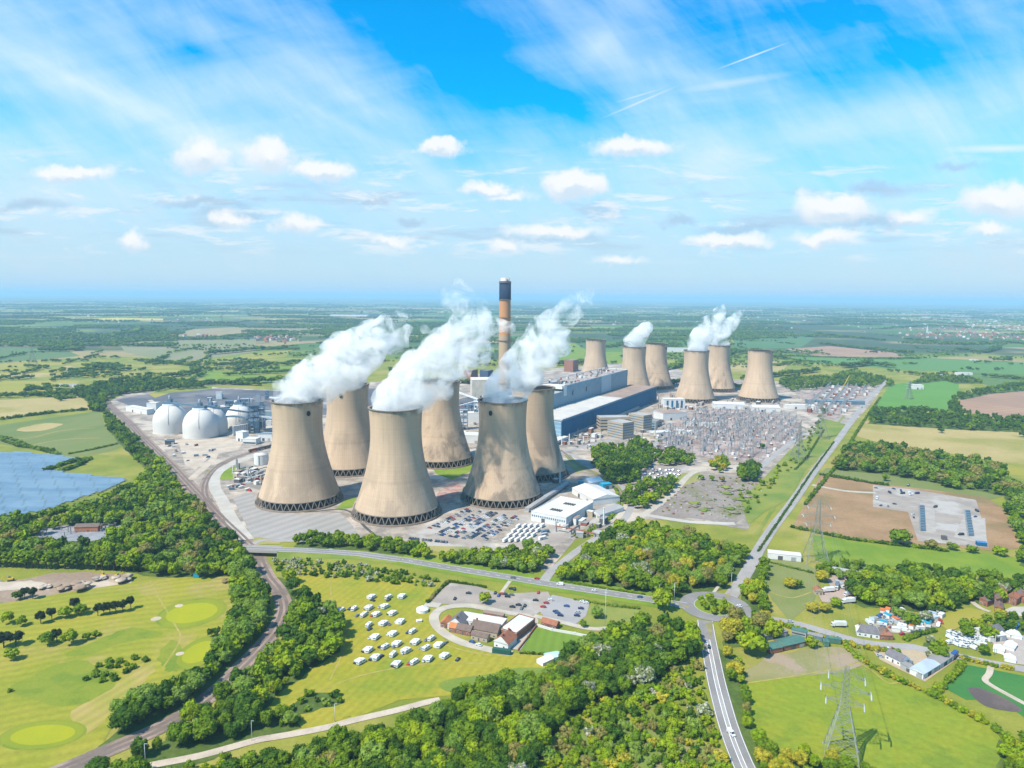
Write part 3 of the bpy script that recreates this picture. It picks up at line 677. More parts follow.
# ------------------------------------------------------------------ chimney
cx, cy = g(504.3, 399); D_ = cy
k_ = 1225/cy; cx, cy = cx*k_, cy*k_
ch_m = mat('chimney_concrete', (.42, .30, .19), (.36, .25, .155), .02, space='obj', stretch=(1, 1, .3), fine=.05)
ch_d = mat('chimney_soot', (.012, .028, .06), (.02, .035, .07), .05, space='obj'); ch_o = mat('chimney_upper', (.50, .24, .10), (.44, .22, .11), .03, space='obj', stretch=(1, 1, .3), fine=.05)
t = empty('chimney', (cx, cy, 0), 0, 'tall single chimney with a dark blue top and three pale flues', 'chimney')
rc = lambda z: 11.2-1.6*z/259
MB().lathe([(rc(z), z) for z in (0, 60, 120, 160)], 40, cap=False).build('lower_shaft', [ch_m], t)
MB().lathe([(rc(z), z) for z in (160, 190, 221)], 40, cap=False).build('upper_shaft', [ch_o], t)
MB().lathe([(rc(221)+.5, 221), (rc(252)+.5, 253), (rc(252)-1.2, 253)], 40, cap=True).build('dark_cap', [ch_d], t)
for k in range(3):
    a = R(90*0+30+120*k); MB().lathe([(3.7, 248), (3.7, 259), (3.1, 259), (3.1, 250)], 20, cx=4.8*math.cos(a), cy=4.8*math.sin(a)).build('flue', [mat('flue_concrete_%d' % k, (.5, .47, .44))], t)
for z in (75, 150, 190, 221, 250): MB().lathe([(rc(z)+.1, z), (rc(z)+1.3, z), (rc(z)+1.3, z+1.1), (rc(z)+1.2, z+1.1)], 40, cap=False).build('gallery', [rimm], t)

# ------------------------------------------------------------------ main buildings
clad_b = mat('blue_grey_cladding', (.205, .30, .345), (.19, .28, .325), .02, space='obj', rough=.5, fine=.03, stretch=(4, 1, .1), finescale=.2)
clad_l = mat('pale_cladding', (.37, .47, .52), (.35, .45, .5), .02, space='obj', rough=.5, fine=.03)
clad_d = mat('deep_blue_cladding', (.016, .105, .20), (.02, .115, .215), .03, space='obj', rough=.8, spec=.08, fine=.03, stretch=(2, 1, .1))
clad_g = mat('glazed_end', (.16, .30, .42), (.26, .40, .50), .06, space='obj', rough=.25, fine=.05, spec=.6)
roof_l = mat('pale_roof', (.35, .34, .33), (.30, .29, .285), .04, space='obj', fine=.07)
roof_w = mat('white_roof', (.55, .53, .50), (.49, .475, .455), .04, space='obj', fine=.04)
roof_b = mat('brown_roof', (.25, .18, .14), (.30, .22, .18), .04, space='obj', fine=.1)
roof_g = mat('grey_roof', (.24, .225, .215), (.20, .19, .185), .05, space='obj', fine=.08)
roof_dk = mat('dark_roof', (.10, .10, .105), fine=.08, space='obj')
beige = mat('beige_panel', (.40, .32, .225), (.36, .29, .21), .04, space='obj', fine=.05)
white_w = mat('white_wall', (.62, .61, .58), (.57, .56, .54), .05, space='obj', fine=.04)
grey_w = mat('grey_wall', (.33, .33, .33), space='obj', fine=.05)
glass = mat('window_glass', (.05, .075, .10), rough=.12, spec=.8, fine=0)
glass_b = mat('blue_glass', (.10, .19, .27), rough=.15, spec=.8, fine=0)
brick = mat('red_brick', (.29, .13, .08), (.24, .11, .07), .2, space='obj', fine=.1)
tile = mat('red_tile', (.30, .115, .065), (.24, .10, .06), .3, space='obj', fine=.12)
tile_o = mat('orange_tile', (.46, .17, .06), fine=.1, space='obj')
slate = mat('slate', (.15, .14, .15), (.12, .115, .125), .3, space='obj', fine=.1)
slate_b = mat('brown_slate', (.16, .11, .09), (.13, .095, .08), .3, space='obj', fine=.1)
steel_b = mat('blue_steel', (.13, .20, .26), rough=.5, metal=.2, fine=.05); steel_w = mat('white_steel', (.60, .62, .63), rough=.5, fine=.03)
steel_g = mat('galvanised_steel', (.40, .41, .42), rough=.5, metal=.35, fine=.04); rust = mat('red_oxide_steel', (.25, .09, .06), rough=.8)
teal = mat('teal_sheet', (.02, .28, .42), rough=.5, fine=.03)
A = Vector(g(561.5, 440.5)); Bp = Vector(g(656, 401)); U = (Bp-A); LT = U.length; U.normalize(); VV = Vector((-U.y, U.x)); AU = math.atan2(U.y, U.x)
def uvw(o): return lambda u, v: (A+U*u+VV*v)
# turbine hall: long low dark-blue block with pale ribbed roof
W1 = 62
t = empty('turbine_hall', (A.x, A.y, .5), AU, 'long low dark blue turbine hall with ribbed pale and brown roof', 'industrial building')
hT = 31
MB().box(0, LT, 0, W1, 0, hT).build('wall', [clad_d], t)
mb = MB(); mb.box(-.5, LT*.58, -.5, W1, hT, hT+1.2); mb.build('pale_roof', [roof_l], t)
mb = MB(); mb.box(LT*.58, LT+.5, -.5, W1, hT, hT+1.1); mb.build('brown_roof', [roof_b], t)
mb = MB()
for i in range(26): u = 6+i*LT*.58/26.5; mb.box(u, u+3.4, 1, W1-2, hT+1.2, hT+2.3)
mb.build('roof_light', [roof_w], t)
MB().box(-.6, LT+.6, -.9, -.35, hT-1.2, hT+2.0).build('eaves_band', [mat('light_blue_trim', (.10, .20, .29), fine=.03)], t)
mb = MB(); mb.box(-.4, 0, 1, W1-1, 3, hT-1); mb.build('glazed_end', [clad_g], t)
for i in range(5): MB().box(-.55, -.4, 1, W1-1, 3+i*6.4, 3.5+i*6.4).build('glazing_bar', [steel_w], t)
mb = MB(); mb.box(-.3, LT*.75, -3.5, 0, 0, 5); mb.build('plinth_range', [grey_w], t)
for i in range(12): MB().box(6+i*LT/12.4, 6.6+i*LT/12.4, -.15, 0, 5, hT-1.5).build('cladding_rib', [clad_d], t)
# boiler house
u0 = -38; u1 = LT*.97
t = empty('boiler_house', tuple(A+U*u0+VV*W1)+(.5,), AU, 'huge blue-grey boiler house with cluttered roof behind the turbine hall', 'industrial building')
LB = u1-u0; hB = 63; WB = 62; s0 = LB*.36
mb = MB(); mb.box(0, s0, .5, WB, 0, hB-6); mb.box(s0, LB, .5, WB, 0, hB+3); mb.build('wall', [clad_b], t)
MB().box(s0+2, LB-1, -.3, .5, hB-9, hB+3.6).build('upper_band', [mat('upper_cladding', (.25, .34, .385), fine=.03, space='obj')], t)
MB().box(LB*.695, LB*.80, -.5, .4, hT+2, hB+3.8).build('pale_bay', [clad_l], t)
MB().box(s0-9, s0+3, -1.0, .6, hB-14, hB+6).build('white_lift_head', [white_w], t)
MB().box(0, s0-9, -.3, .5, hB-13, hB-5.4).build('parapet_band', [MATS['upper_cladding']], t)
for f in (.42, .545): MB().box(LB*f, LB*f+3.2, -.6, .5, hB-17, hB-7).build('louvre', [glass], t)
MB().box(1, s0-6, 1, WB-1, hB-6, hB-5.2).build('roof', [roof_l], t); MB().box(s0+1, LB-1, 1, WB-1, hB+3, hB+3.8).build('roof', [mat('stained_roof', (.27, .22, .19), (.36, .32, .29), .05, space='obj', fine=.15)], t)
mb = MB(); mb.box(s0-14, s0+1, .5, WB, hB-1, hB+5.6); mb.box(0, LB, WB-1, WB, hB-6, hB+5); mb.box(LB-1, LB, 0, WB, hB+3, hB+5); mb.box(s0, LB, .3, 1, hB+3, hB+4.8); mb.build('parapet', [white_w], t)
rr = random.Random(3)
for i in range(95):
    u = rr.uniform(s0+4, LB-8) if i < 75 else rr.uniform(4, s0-16); z0 = hB+3.8 if u > s0 else hB-5.2; a = rr.uniform(2, 7); v = rr.uniform(5, WB-10); hh = rr.uniform(.8, 4.2)
    mb = MB()
    if i % 5 == 0: mb.lathe([(1.4, z0), (1.4, z0+hh+2), (.9, z0+hh+2.4)], 10, cx=u, cy=v)
    else: mb.box(u, u+a, v, v+rr.uniform(2, 6), z0, z0+hh)
    mb.build('roof_vent' if i % 5 == 0 else 'plant_housing', [rr.choice([roof_w, roof_g, grey_w, roof_dk, rust, roof_l])], t)
# ducts and bunkers behind, at the left end, near the chimney
def gen(name, label, cat, px, py, rz=0.0, group=None, z=.4):
    x_, y_ = g(px, py); return empty(name, (x_, y_, z), rz, label, cat, group)
def blk(px, py, L, W, H, wallm, roofm, label, cat='industrial building', rot=None, name='industrial_building', roof='flat', win=0, winm=None, parts=None, group=None, z=.4, par=.6):
    """px,py = base of the near left corner; L along its long axis, W away from the viewer"""
    rz = AU if rot is None else R(rot)
    t = gen(name, label, cat, px, py, rz, group, z)
    MB().box(0, L, 0, W, 0, H).build('wall', [wallm], t)
    if roof == 'flat':
        mb = MB(); mb.box(-.15, L+.15, -.15, W+.15, H, H+.35); mb.build('roof', [roofm], t)
        if par:
            mb = MB()
            for a in ((-.2, L+.2, -.2, .1), (-.2, L+.2, W-.1, W+.2), (-.2, .1, .1, W-.1), (L-.1, L+.2, .1, W-.1)): mb.box(*a, H+.35, H+.35+par)
            mb.build('parapet', [wallm], t)
    else:
        ax = 'x' if L >= W else 'y'
        mb = MB(); mb.gable(0, L, 0, W, H, H+min(L, W)*(.12 if roof == 'low' else .38), 0, .4, ax, 1); mb.build('roof', [roofm, wallm], t)
    for s in range(win):
        z0 = 1.2+s*(H-1)/win; hh = (H-1)/win*.36
        MB().box(.6, L-.6, -.12, 0, z0, z0+hh).build('window_band', [winm or glass], t)
        MB().box(-.12, 0, .6, W-.6, z0, z0+hh).build('window_band', [winm or glass], t)
    if not win and L > 12:
        MB().box(L*.3, L*.3+4, -.12, 0, 0, min(4.5, H*.7)).build('door', [roof_dk], t); MB().box(L*.7, L*.7+4, -.12, 0, 0, min(4.5, H*.7)).build('door', [steel_g], t)
    return t
blk(472, 398, 60, 50, 40, mat('cream_wall', (.55, .49, .40), fine=.03), white_w, 'cream box building with white roof left of the chimney foot', rot=8)
blk(471, 384, 34, 30, 34, brick, roof_g, 'red brick block just left of the chimney')
blk(488, 385, 25, 25, 36, mat('navy_wall', (.05, .08, .13), fine=.03), roof_g, 'dark navy block touching the chimney foot')
blk(573, 372, 40, 30, 34, brick, roof_g, 'small red block beyond the boiler house roof')
blk(441, 443, 75, 26, 12, white_w, roof_w, 'long white shed with white roof between the two middle towers', rot=-4)
blk(450, 425, 60, 20, 20, white_w, roof_w, 'white process building behind the long white shed', rot=4)
blk(556, 446, 46, 14, 6, white_w, roof_w, 'low white annex at the glazed end of the turbine hall', win=1)
# offices
t = blk(600, 431, 52, 24, 22, beige, roof_l, 'beige office range with pale roof before the turbine hall', cat='office building', name='office_building', rot=8, win=4)
MB().box(30, 38, -.4, 0, 0, 10).build('dark_doorway', [dark], t)
blk(622.5, 440, 26, 34, 26, beige, roof_l, 'beige office block with ribbon windows, nearer of the pair', cat='office building', name='office_building', win=6, winm=glass_b, rot=38)
blk(643, 432, 22, 34, 27, beige, roof_l, 'beige office block with ribbon windows, farther of the pair', cat='office building', name='office_building', win=6, winm=glass_b, rot=38)
blk(656, 428, 30, 14, 10, clad_b, roof_g, 'low grey link building right of the beige offices', win=2)
blk(663, 421, 52, 34, 13, white_w, roof_b, 'white walled workshop with brown roof beside the switchyard', cat='workshop', name='workshop', rot=20)
blk(714, 409, 62, 30, 10, white_w, roof_w, 'long white workshop below the middle far tower', cat='workshop', name='workshop', rot=-6, roof='low')
blk(753, 412, 54, 30, 9, white_w, roof_w, 'long white workshop below the rightmost tower', cat='workshop', name='workshop', rot=-4, roof='low')
blk(786, 409, 60, 18, 7, white_w, roof_w, 'low white store right of the long white workshops', cat='workshop', name='workshop', rot=-4)
blk(808, 404, 120, 20, 7, steel_b, mat('blue_grey_roof', (.20, .27, .31), fine=.05), 'long blue grey shed before the far compound', cat='shed', name='shed', rot=-4)
t = gen('storage_building', 'white building with dark blue vertical stripes beside the brown roofed workshop', 'industrial building', 664, 409, R(5)); MB().box(0, 44, 0, 22, 0, 19).build('wall', [white_w], t); MB().box(-.3, 44.3, -.3, 22.3, 19, 20).build('roof', [roof_w], t)
for i in range(4): MB().box(5+i*10, 9+i*10, -.3, 0, 2, 17).build('dark_panel', [clad_d], t)
blk(675, 434, 28, 14, 5, white_w, roof_w, 'small white roofed hut at the switchyard left edge', cat='hut', name='hut', rot=-20)
blk(656, 437, 32, 18, 6, white_w, roof_w, 'white flat roofed building by the switchyard corner', cat='hut', name='hut', rot=20)
blk(684, 426, 62, 4, 6, white_w, roof_w, 'long narrow white switch room inside the switchyard', cat='switch room', name='switch_room', rot=-6)
# small process blocks in front of the turbine hall
kinds = [rust, white_w, grey_w, beige, roof_dk, steel_b, brick]
rr = random.Random(9)
for i in range(46):
    u = rr.uniform(20, LT-30); v = rr.uniform(-62, -8)
    p = A+U*u+VV*v; L_, W_, H_ = rr.uniform(4, 13), rr.uniform(4, 9), rr.uniform(3, 9)
    px_, py_ = proj(p.x, p.y)
    if 596 < px_ < 662 and 408 < py_ < 446: continue
    kk = rr.randrange(7); nm = ['red oxide', 'white', 'grey', 'beige', 'black', 'blue grey', 'brick'][kk]
    t = empty('plant_cabin', (p.x, p.y, .4), AU, '%s plant cabin in the clutter before the turbine hall' % nm, 'plant cabin', 'small plant cabins before the turbine hall')
    MB().box(0, L_, 0, W_, 0, H_).build('wall', [kinds[kk]], t); MB().box(-.2, L_+.2, -.2, W_+.2, H_, H_+.4).build('roof', [rr.choice([roof_w, roof_g, roof_l])], t)
# lower right complex: white flat hall, sheds, teal shed
t = None
def blk_ab(Apx, Bpx, W, H, *a_, **k):
    a = Vector(g(*Apx)); b_ = Vector(g(*Bpx)); d = b_-a; return blk(Apx[0], Apx[1], d.length, W, H, *a_, rot=math.degrees(math.atan2(d.y, d.x)), **k), d.length
t, LH = blk_ab((531, 521), (566, 528), (Vector(g(589, 511))-Vector(g(566, 528))).length, 9.5, white_w, roof_w, 'big white flat roofed hall with two rows of rooflights', cat='hall', name='hall')
for (a, b2) in ((LH*.35, 14), (LH*.4, 40)):
    for k in range(5): MB().box(a+k*2.6, a+k*2.6+1.5, b2, b2+6, 9.85, 10.6).build('rooflight', [roof_dk], t)
for i in range(16): MB().box(1+i*LH/16.5, 1+i*LH/16.5+LH/30, -.15, 0, 5, 7).build('window', [glass_b], t)
# ------------------------------------------------------------------ vegetation
LM = [leafmat('leaf_dark', (.048, .11, .008), (.08, .15, .010)),
      leafmat('leaf_mid', (.12, .20, .007), (.165, .245, .009)),
      leafmat('leaf_bright', (.21, .31, .006), (.27, .33, .008)),
      leafmat('leaf_yellow', (.36, .33, .022), (.42, .36, .03)),
      leafmat('leaf_bronze', (.23, .215, .05), (.27, .24, .06)),
      leafmat('leaf_willow', (.17, .27, .03), (.215, .295, .045)),
      leafmat('leaf_blossom', (.17, .21, .07), (.20, .24, .09), (.50, .48, .38)),
      leafmat('leaf_pine', (.022, .042, .018), (.03, .052, .02)),
      leafmat('leaf_copper', (.075, .035, .03), (.09, .045, .03))]
barkm = mat('bark', (.10, .08, .06), space='obj')
def cubesphere(k):
    V = []; F = []; idx = {}
    def vid(p):
        key = tuple(np.round(p, 4))
        if key not in idx: idx[key] = len(V); V.append(p/np.linalg.norm(p))
        return idx[key]
    for ax in range(3):
        for s in (-1, 1):
            for i in range(k):
                for j in range(k):
                    q = []
                    for a, b in ((0, 0), (1, 0), (1, 1), (0, 1)):
                        p = np.zeros(3); p[ax] = s; p[(ax+1) % 3] = -1+2*(i+a)/k; p[(ax+2) % 3] = -1+2*(j+b)/k; q.append(vid(p))
                    F.append(q if s > 0 else q[::-1])
    return np.array(V), np.array(F)
CS = {k: cubesphere(k) for k in (1, 2, 3, 4)}
def crown(seed, nleaf, leaf, nl, ck, R0=4.3, z0=2.2, z1=10.0, shape='round', core=.84):
    """many small leaf faces on overlapping lobes; unit tree 10 m tall"""
    r = np.random.default_rng(seed); H = (z1-z0)/2; cz = (z0+z1)/2
    L = []; 
    for i in range(nl):
        a = i*2.399+r.uniform(-.5, .5); t = (i+.5)/nl; zc = -0.62+1.35*t
        rad = math.sqrt(max(0.02, 1-zc*zc))*(.62 if shape != 'cone' else .5)
        if shape == 'cone': rad *= (1-t)*.9+.1
        c = np.array([R0*rad*math.cos(a), R0*rad*math.sin(a), cz+H*zc*.78]); lr = R0*r.uniform(.36, .56)*(1.0 if shape != 'cone' else 1.05-.6*t)
        L.append((c, lr))
    L.append((np.array([0, 0, cz-.05*H]), R0*.62 if shape != 'cone' else R0*.5))
    V = []; F = []; nb = 0
    CV, CF = CS[ck]
    for c, lr in L:
        jit = 1+r.uniform(-.2, .2, (len(CV), 1)); v = CV*jit*lr*core*np.array([1, 1, .92])+c
        V.append(v); F.append(CF+nb); nb += len(CV)
    if nleaf:
        wts = np.array([l[1]**2 for l in L]); wts /= wts.sum(); li = r.choice(len(L), nleaf, p=wts)
        C = np.array([l[0] for l in L])[li]; Rr = np.array([l[1] for l in L])[li]
        d = r.normal(size=(nleaf, 3)); d[:, 2] = d[:, 2]*.8+.25; d /= np.linalg.norm(d, axis=1)[:, None]
        p = C+d*(Rr*r.uniform(.82, 1.14, nleaf))[:, None]*np.array([1, 1, .95])
        nn = d+r.normal(size=(nleaf, 3))*.45; nn /= np.linalg.norm(nn, axis=1)[:, None]
        t = np.cross(nn, r.normal(size=(nleaf, 3))); t /= np.linalg.norm(t, axis=1)[:, None]; b = np.cross(nn, t)
        s = (leaf*r.uniform(.6, 1.25, nleaf))[:, None]
        q = np.stack([p-t*s-b*s*.7, p+t*s-b*s*.7, p+t*s*.8+b*s*.7, p-t*s*.8+b*s*.7], 1).reshape(-1, 3)
        V.append(q); F.append(np.arange(nleaf*4).reshape(-1, 4)+nb)
    return np.concatenate(V), np.concatenate(F)
LOD = {'A': [crown(s, 1300, .34, 13, 3) for s in range(4)], 'B': [crown(20+s, 300, .72, 9, 2) for s in range(4)],
       'C': [crown(40+s, 70, 1.1, 6, 2) for s in range(4)], 'D': [crown(60+s, 0, 1, 3, 2, core=1.1) for s in range(4)], 'E': [crown(80+s, 0, 1, 0, 1, core=1.75) for s in range(4)],
       'P': [crown(100+s, 500, .36, 12, 2, R0=1.7, z0=1.0) for s in range(3)], 'N': [crown(120+s, 700, .36, 11, 3, R0=3.4, z0=3.5) for s in range(3)],
       'S': [crown(140+s, 420, .5, 7, 2, R0=5.2, z0=-1.5, z1=8.5) for s in range(4)], 'T': [crown(160+s, 90, 1.0, 5, 2, R0=5.2, z0=-1.5, z1=8.5) for s in range(4)]}
def trunk_mesh():
    mb = MB(); mb.tube((0, 0, -.3), (0, 0, 3.4), .34, 8, r2=.24); mb.tube((0, 0, 3.2), (.2, .1, 7.4), .24, 6, r2=.08)
    for a in (.4, 2.3, 4.4): mb.tube((0, 0, 2.6), (2.0*math.cos(a), 2.0*math.sin(a), 5.4), .14, 5, r2=.05)
    return mb.mesh('trunk', [barkm])
TRUNK = trunk_mesh(); _cm = {}
def crown_mesh(lod, k, tint):
    key = (lod, k, tint)
    if key not in _cm: V, F = LOD[lod][k]; _cm[key] = npmesh('crown', V, F, [LM[tint]])
    return _cm[key]
def make_tree(name, lod, tint, x, y, h, wsc, label, cat, group, z=.1):
    k = random.randrange(len(LOD[lod])); t = empty(name, (x, y, z), random.uniform(0, 6.28), label, cat, group); s = h/10; t.scale = (s*wsc, s*wsc, s)
    link('crown', crown_mesh(lod, k, tint), t)
    if lod not in 'ST': link('trunk', TRUNK, t)
    return t
def merge_trees(name, trees, label, cat='woodland', kind='stuff', group=None):
    """trees: (x, y, z, height, widthscale, lod, tint) -> one mesh"""
    if not trees: return None
    V = []; F = []; MI = []; nb = 0
    tints = sorted({t[6] for t in trees})
    for x, y, z, h, ws, lod, tint in trees:
        v, f = LOD[lod][rng.integers(len(LOD[lod]))]; a = rng.uniform(0, 6.28); s = h/10; ca, sa = math.cos(a)*s*ws, math.sin(a)*s*ws
        V.append(np.stack([v[:, 0]*ca-v[:, 1]*sa+x, v[:, 0]*sa+v[:, 1]*ca+y, v[:, 2]*s+z], 1)); F.append(f+nb); nb += len(v); MI.append(np.full(len(f), tints.index(tint)))
    o = link(name, npmesh(name, np.concatenate(V), np.concatenate(F), [LM[t] for t in tints], np.concatenate(MI)))
    return tag(o, label, cat, group, kind)
def scatter(W, sp, k=1.0):
    """roughly even random points in a world polygon"""
    xs = [p[0] for p in W]; ys = [p[1] for p in W]; A_ = (max(xs)-min(xs))*(max(ys)-min(ys)); cell = {}; out = []
    for _ in range(int(A_/(sp*sp)*5*k)):
        p = (random.uniform(min(xs), max(xs)), random.uniform(min(ys), max(ys))); ci = (int(p[0]//sp), int(p[1]//sp))
        if any(math.dist(p, q) < sp*.8 for i in (-1, 0, 1) for j in (-1, 0, 1) for q in cell.get((ci[0]+i, ci[1]+j), ())): continue
        if inside(p, W): cell.setdefault(ci, []).append(p); out.append(p)
    return out
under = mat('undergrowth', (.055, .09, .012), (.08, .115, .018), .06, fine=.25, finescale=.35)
LAB = {0: 'dark green broad tree', 1: 'mid green broad tree', 2: 'bright fresh green tree', 3: 'yellow flowering tree', 4: 'bronze leaved tree', 5: 'pale grey green willow', 6: 'white blossoming hawthorn', 7: 'dark pine', 8: 'copper leaved tree'}
NM = {0: 'broadleaf_tree', 1: 'broadleaf_tree', 2: 'broadleaf_tree', 3: 'yellow_tree', 4: 'bronze_tree', 5: 'willow_tree', 6: 'hawthorn_tree', 7: 'pine_tree', 8: 'copper_tree'}
CANDS = []
def wood(pts, sp, h0, h1, tints, where, lift=.45, und=True, near='A', wsc=1.0, shrub=False, clear=None):
    """pts in photo pixels of the crown area; laid out on the ground plane of mid-tree height"""
    zz = (h0+h1)/2*lift; W = [g(px, py, zz) for px, py in pts]
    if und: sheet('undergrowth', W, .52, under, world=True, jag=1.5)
    for x, y in scatter(W, sp):
        if clear and any(inside(proj(x, y, zz), c) for c in clear): continue
        if rc_ok(x, y): CANDS.append([x, y, random.triangular(h0*.75, h1*1.1), wsc*random.uniform(.75, 1.3), random.choices(list(tints), list(tints.values()))[0], where, shrub])
ROADPX = [(MAIN, 9), (SOUTH, 8), (NORTH, 8), (EAST, 7), (RAIL1, 8), ([(120, 775), (145, 767), (200, 756), (255, 741), (277, 737), (300, 733), (330, 727), (352, 721), (395, 711), (425, 703), (440, 700)], 8)]
RW = [([g(*p) for p in pts], d) for pts, d in ROADPX]
def segd(p, a, b):
    ax, ay = b[0]-a[0], b[1]-a[1]; t = max(0, min(1, ((p[0]-a[0])*ax+(p[1]-a[1])*ay)/(ax*ax+ay*ay+1e-9))); return math.hypot(p[0]-a[0]-ax*t, p[1]-a[1]-ay*t)
def rc_ok(x, y):
    if 15.5 < math.dist((x, y), RC) < 29: return False
    return all(segd((x, y), W[i], W[i+1]) > d for W, d in RW for i in range(len(W)-1))
MIX = {0: 4.2, 1: 4, 2: 2, 5: .7, 4: .3, 6: .3}
wood([(440, 708), (470, 692), (545, 676), (575, 652), (612, 630), (640, 622), (690, 628), (702, 645), (668, 668), (640, 684), (600, 694), (565, 712), (540, 745), (528, 775), (500, 800), (150, 800), (190, 784), (270, 758), (330, 745), (390, 727), (425, 715)], 6.2, 8, 14, MIX, 'in the wood at the bottom of the view')
wood([(640, 688), (670, 670), (704, 652), (707, 690), (716, 715), (730, 765), (740, 800), (535, 800), (545, 752), (568, 716), (605, 698)], 5.2, 2.5, 8, {2: 3, 1: 3, 0: .8, 4: 1.0, 3: .4, 6: .4, 5: 1}, 'in the open scrub beside the south road', shrub=True, und=False)
wood([(440, 700), (480, 692), (545, 680), (570, 690), (500, 700)], 7, 7, 12, MIX, 'along the lower edge of the caravan meadow')
wood([(300, 712), (345, 700), (330, 690), (310, 690), (270, 715), (240, 742), (258, 740), (300, 725)], 8, 3, 6, {1: 3, 0: 2, 5: 2}, 'along the pale lane', shrub=True)
wood([(275, 572), (290, 575), (296, 597), (330, 600), (343, 620), (338, 645), (312, 662), (285, 682), (262, 702), (240, 735), (215, 750), (160, 766), (110, 785), (90, 775), (150, 742), (205, 710), (248, 675), (280, 640), (292, 615), (288, 595)], 7.2, 7, 14, {0: 3, 1: 4, 2: 2, 5: .8, 6: .3}, 'between the railway and the caravan meadow')
wood([(232, 572), (248, 565), (258, 575), (262, 590), (274, 605), (272, 622), (255, 645), (225, 672), (180, 700), (140, 728), (105, 746), (98, 745), (100, 737), (118, 722), (122, 705), (158, 690), (198, 674), (224, 638), (236, 604)], 7.5, 8, 14, {5: 4, 1: 3, 0: 2, 2: 1}, 'between the golf course and the railway')
wood([(290, 546), (300, 536), (340, 536), (400, 541), (424, 550), (426, 557), (400, 556), (345, 549)], 6.5, 8, 11, {1: 3, 2: 2, 0: 1.5}, 'in the belt north of the main road by the store yard')
wood([(426, 556), (470, 552), (500, 551), (535, 543), (548, 553), (532, 570), (500, 572), (460, 566)], 6.5, 6, 12, {1: 3, 2: 2, 5: 2, 6: .3}, 'in the belt between the main road and the staff car park')
wood([(262, 560), (300, 558), (360, 564), (400, 570), (440, 578), (436, 585), (380, 580), (330, 575), (285, 574)], 6, 3, 6, {1: 3, 0: 2, 6: 3, 5: 1}, 'in the blossoming hedge south of the main road', shrub=True, und=False)
wood([(555, 572), (575, 562), (600, 542), (622, 527), (640, 524), (690, 536), (742, 552), (740, 566), (722, 584), (690, 596), (640, 595), (600, 588), (570, 580)], 7.2, 8, 15, {1: 4, 2: 3, 0: 2, 3: .8, 4: 1, 5: .8, 6: .4}, 'in the wood north of the roundabout')
wood([(696, 600), (712, 596), (734, 600), (737, 609), (722, 617), (700, 613)], 6.5, 5, 8, {2: 4, 1: 3}, 'on the roundabout island', und=False)
wood([(750, 562), (765, 560), (766, 578), (760, 590), (768, 612), (780, 628), (772, 634), (756, 620), (745, 605), (740, 590)], 7, 7, 12, {2: 3, 1: 3, 3: 1.2}, 'along the north road above the roundabout')
wood([(735, 618), (766, 622), (768, 632), (742, 640), (722, 640)], 8, 8, 14, {2: 3, 1: 2, 3: 2, 4: 1}, 'at the corner of the east and south roads')
wood([(714, 640), (735, 655), (745, 668), (744, 690), (750, 712), (760, 738), (785, 765), (775, 800), (755, 780), (738, 740), (724, 700)], 6.5, 5, 10, {1: 3, 2: 3, 3: 1.2, 4: .6, 6: .3}, 'in the hedgerow between the south road and the pylon field')
wood([(760, 755), (800, 752), (870, 765), (880, 800), (770, 800)], 7, 5, 9, {1: 3, 3: 2, 2: 2}, 'at the foot of the big pylon')
wood([(1000, 735), (1040, 735), (1060, 800), (1000, 790)], 7, 6, 10, {1: 3, 2: 3}, 'at the lower right corner')
wood([(150, 756), (200, 742), (236, 728), (262, 716), (285, 712), (300, 722), (280, 732), (255, 738), (200, 753), (155, 764)], 6, 5, 9, {1: 3, 0: 3, 5: 2, 6: .4}, 'in the strip between railway and pale lane')
wood([(170, 772), (205, 762), (232, 754), (232, 760), (205, 768), (175, 780)], 5, 4, 7, {1: 3, 5: 2, 2: 1}, 'at the lower edge of the pale lane', shrub=True)
CLR = [[(22, 540), (45, 526), (72, 523), (124, 523), (122, 533), (96, 543), (40, 544)]]
wood([(-80, 525), (0, 520), (40, 518), (75, 508), (115, 496), (135, 484), (148, 470), (145, 452), (160, 462), (180, 488), (205, 515), (228, 535), (246, 556), (246, 570), (200, 572), (150, 570), (90, 560), (30, 556), (-80, 560)], 9.5, 9, 15, {1: 4, 0: 2, 2: 2.4, 5: 1.5, 4: 1}, 'in the big wood between the solar farm and the railway', clear=CLR)
wood([(104, 414), (112, 416), (130, 432), (152, 455), (172, 478), (150, 470), (126, 448), (108, 428)], 9, 7, 12, {0: 3, 1: 3}, 'along the railway towards the domes')
wood([(72, 392), (110, 380), (150, 377), (190, 381), (205, 386), (170, 388), (130, 391), (108, 396), (104, 410), (92, 408), (86, 397)], 13, 10, 16, {0: 4, 1: 1}, 'in the dark wood at the end of the coal yard')
wood([(592, 452), (602, 446), (625, 448), (638, 440), (655, 448), (652, 462), (640, 470), (636, 482), (612, 480), (596, 470)], 9, 9, 15, {0: 3, 1: 3}, 'in the grove below the beige offices')
wood([(628, 490), (645, 480), (672, 478), (676, 490), (655, 496), (648, 506), (628, 505), (622, 498)], 9, 8, 13, {0: 2, 1: 3, 2: 1}, 'in the grove right of the rail loop')
wood([(657, 452), (672, 450), (694, 456), (694, 463), (672, 462), (660, 463)], 9, 9, 13, {1: 3, 0: 2}, 'in the row before the switchyard')
wood([(712, 462), (727, 458), (728, 468), (714, 470)], 9, 10, 13, {3: 2, 1: 2}, 'beside the switchyard lower edge'); wood([(740, 468), (752, 462), (760, 470), (752, 478), (738, 478)], 9, 10, 15, {0: 2, 1: 2}, 'at the lower corner of the switchyard')
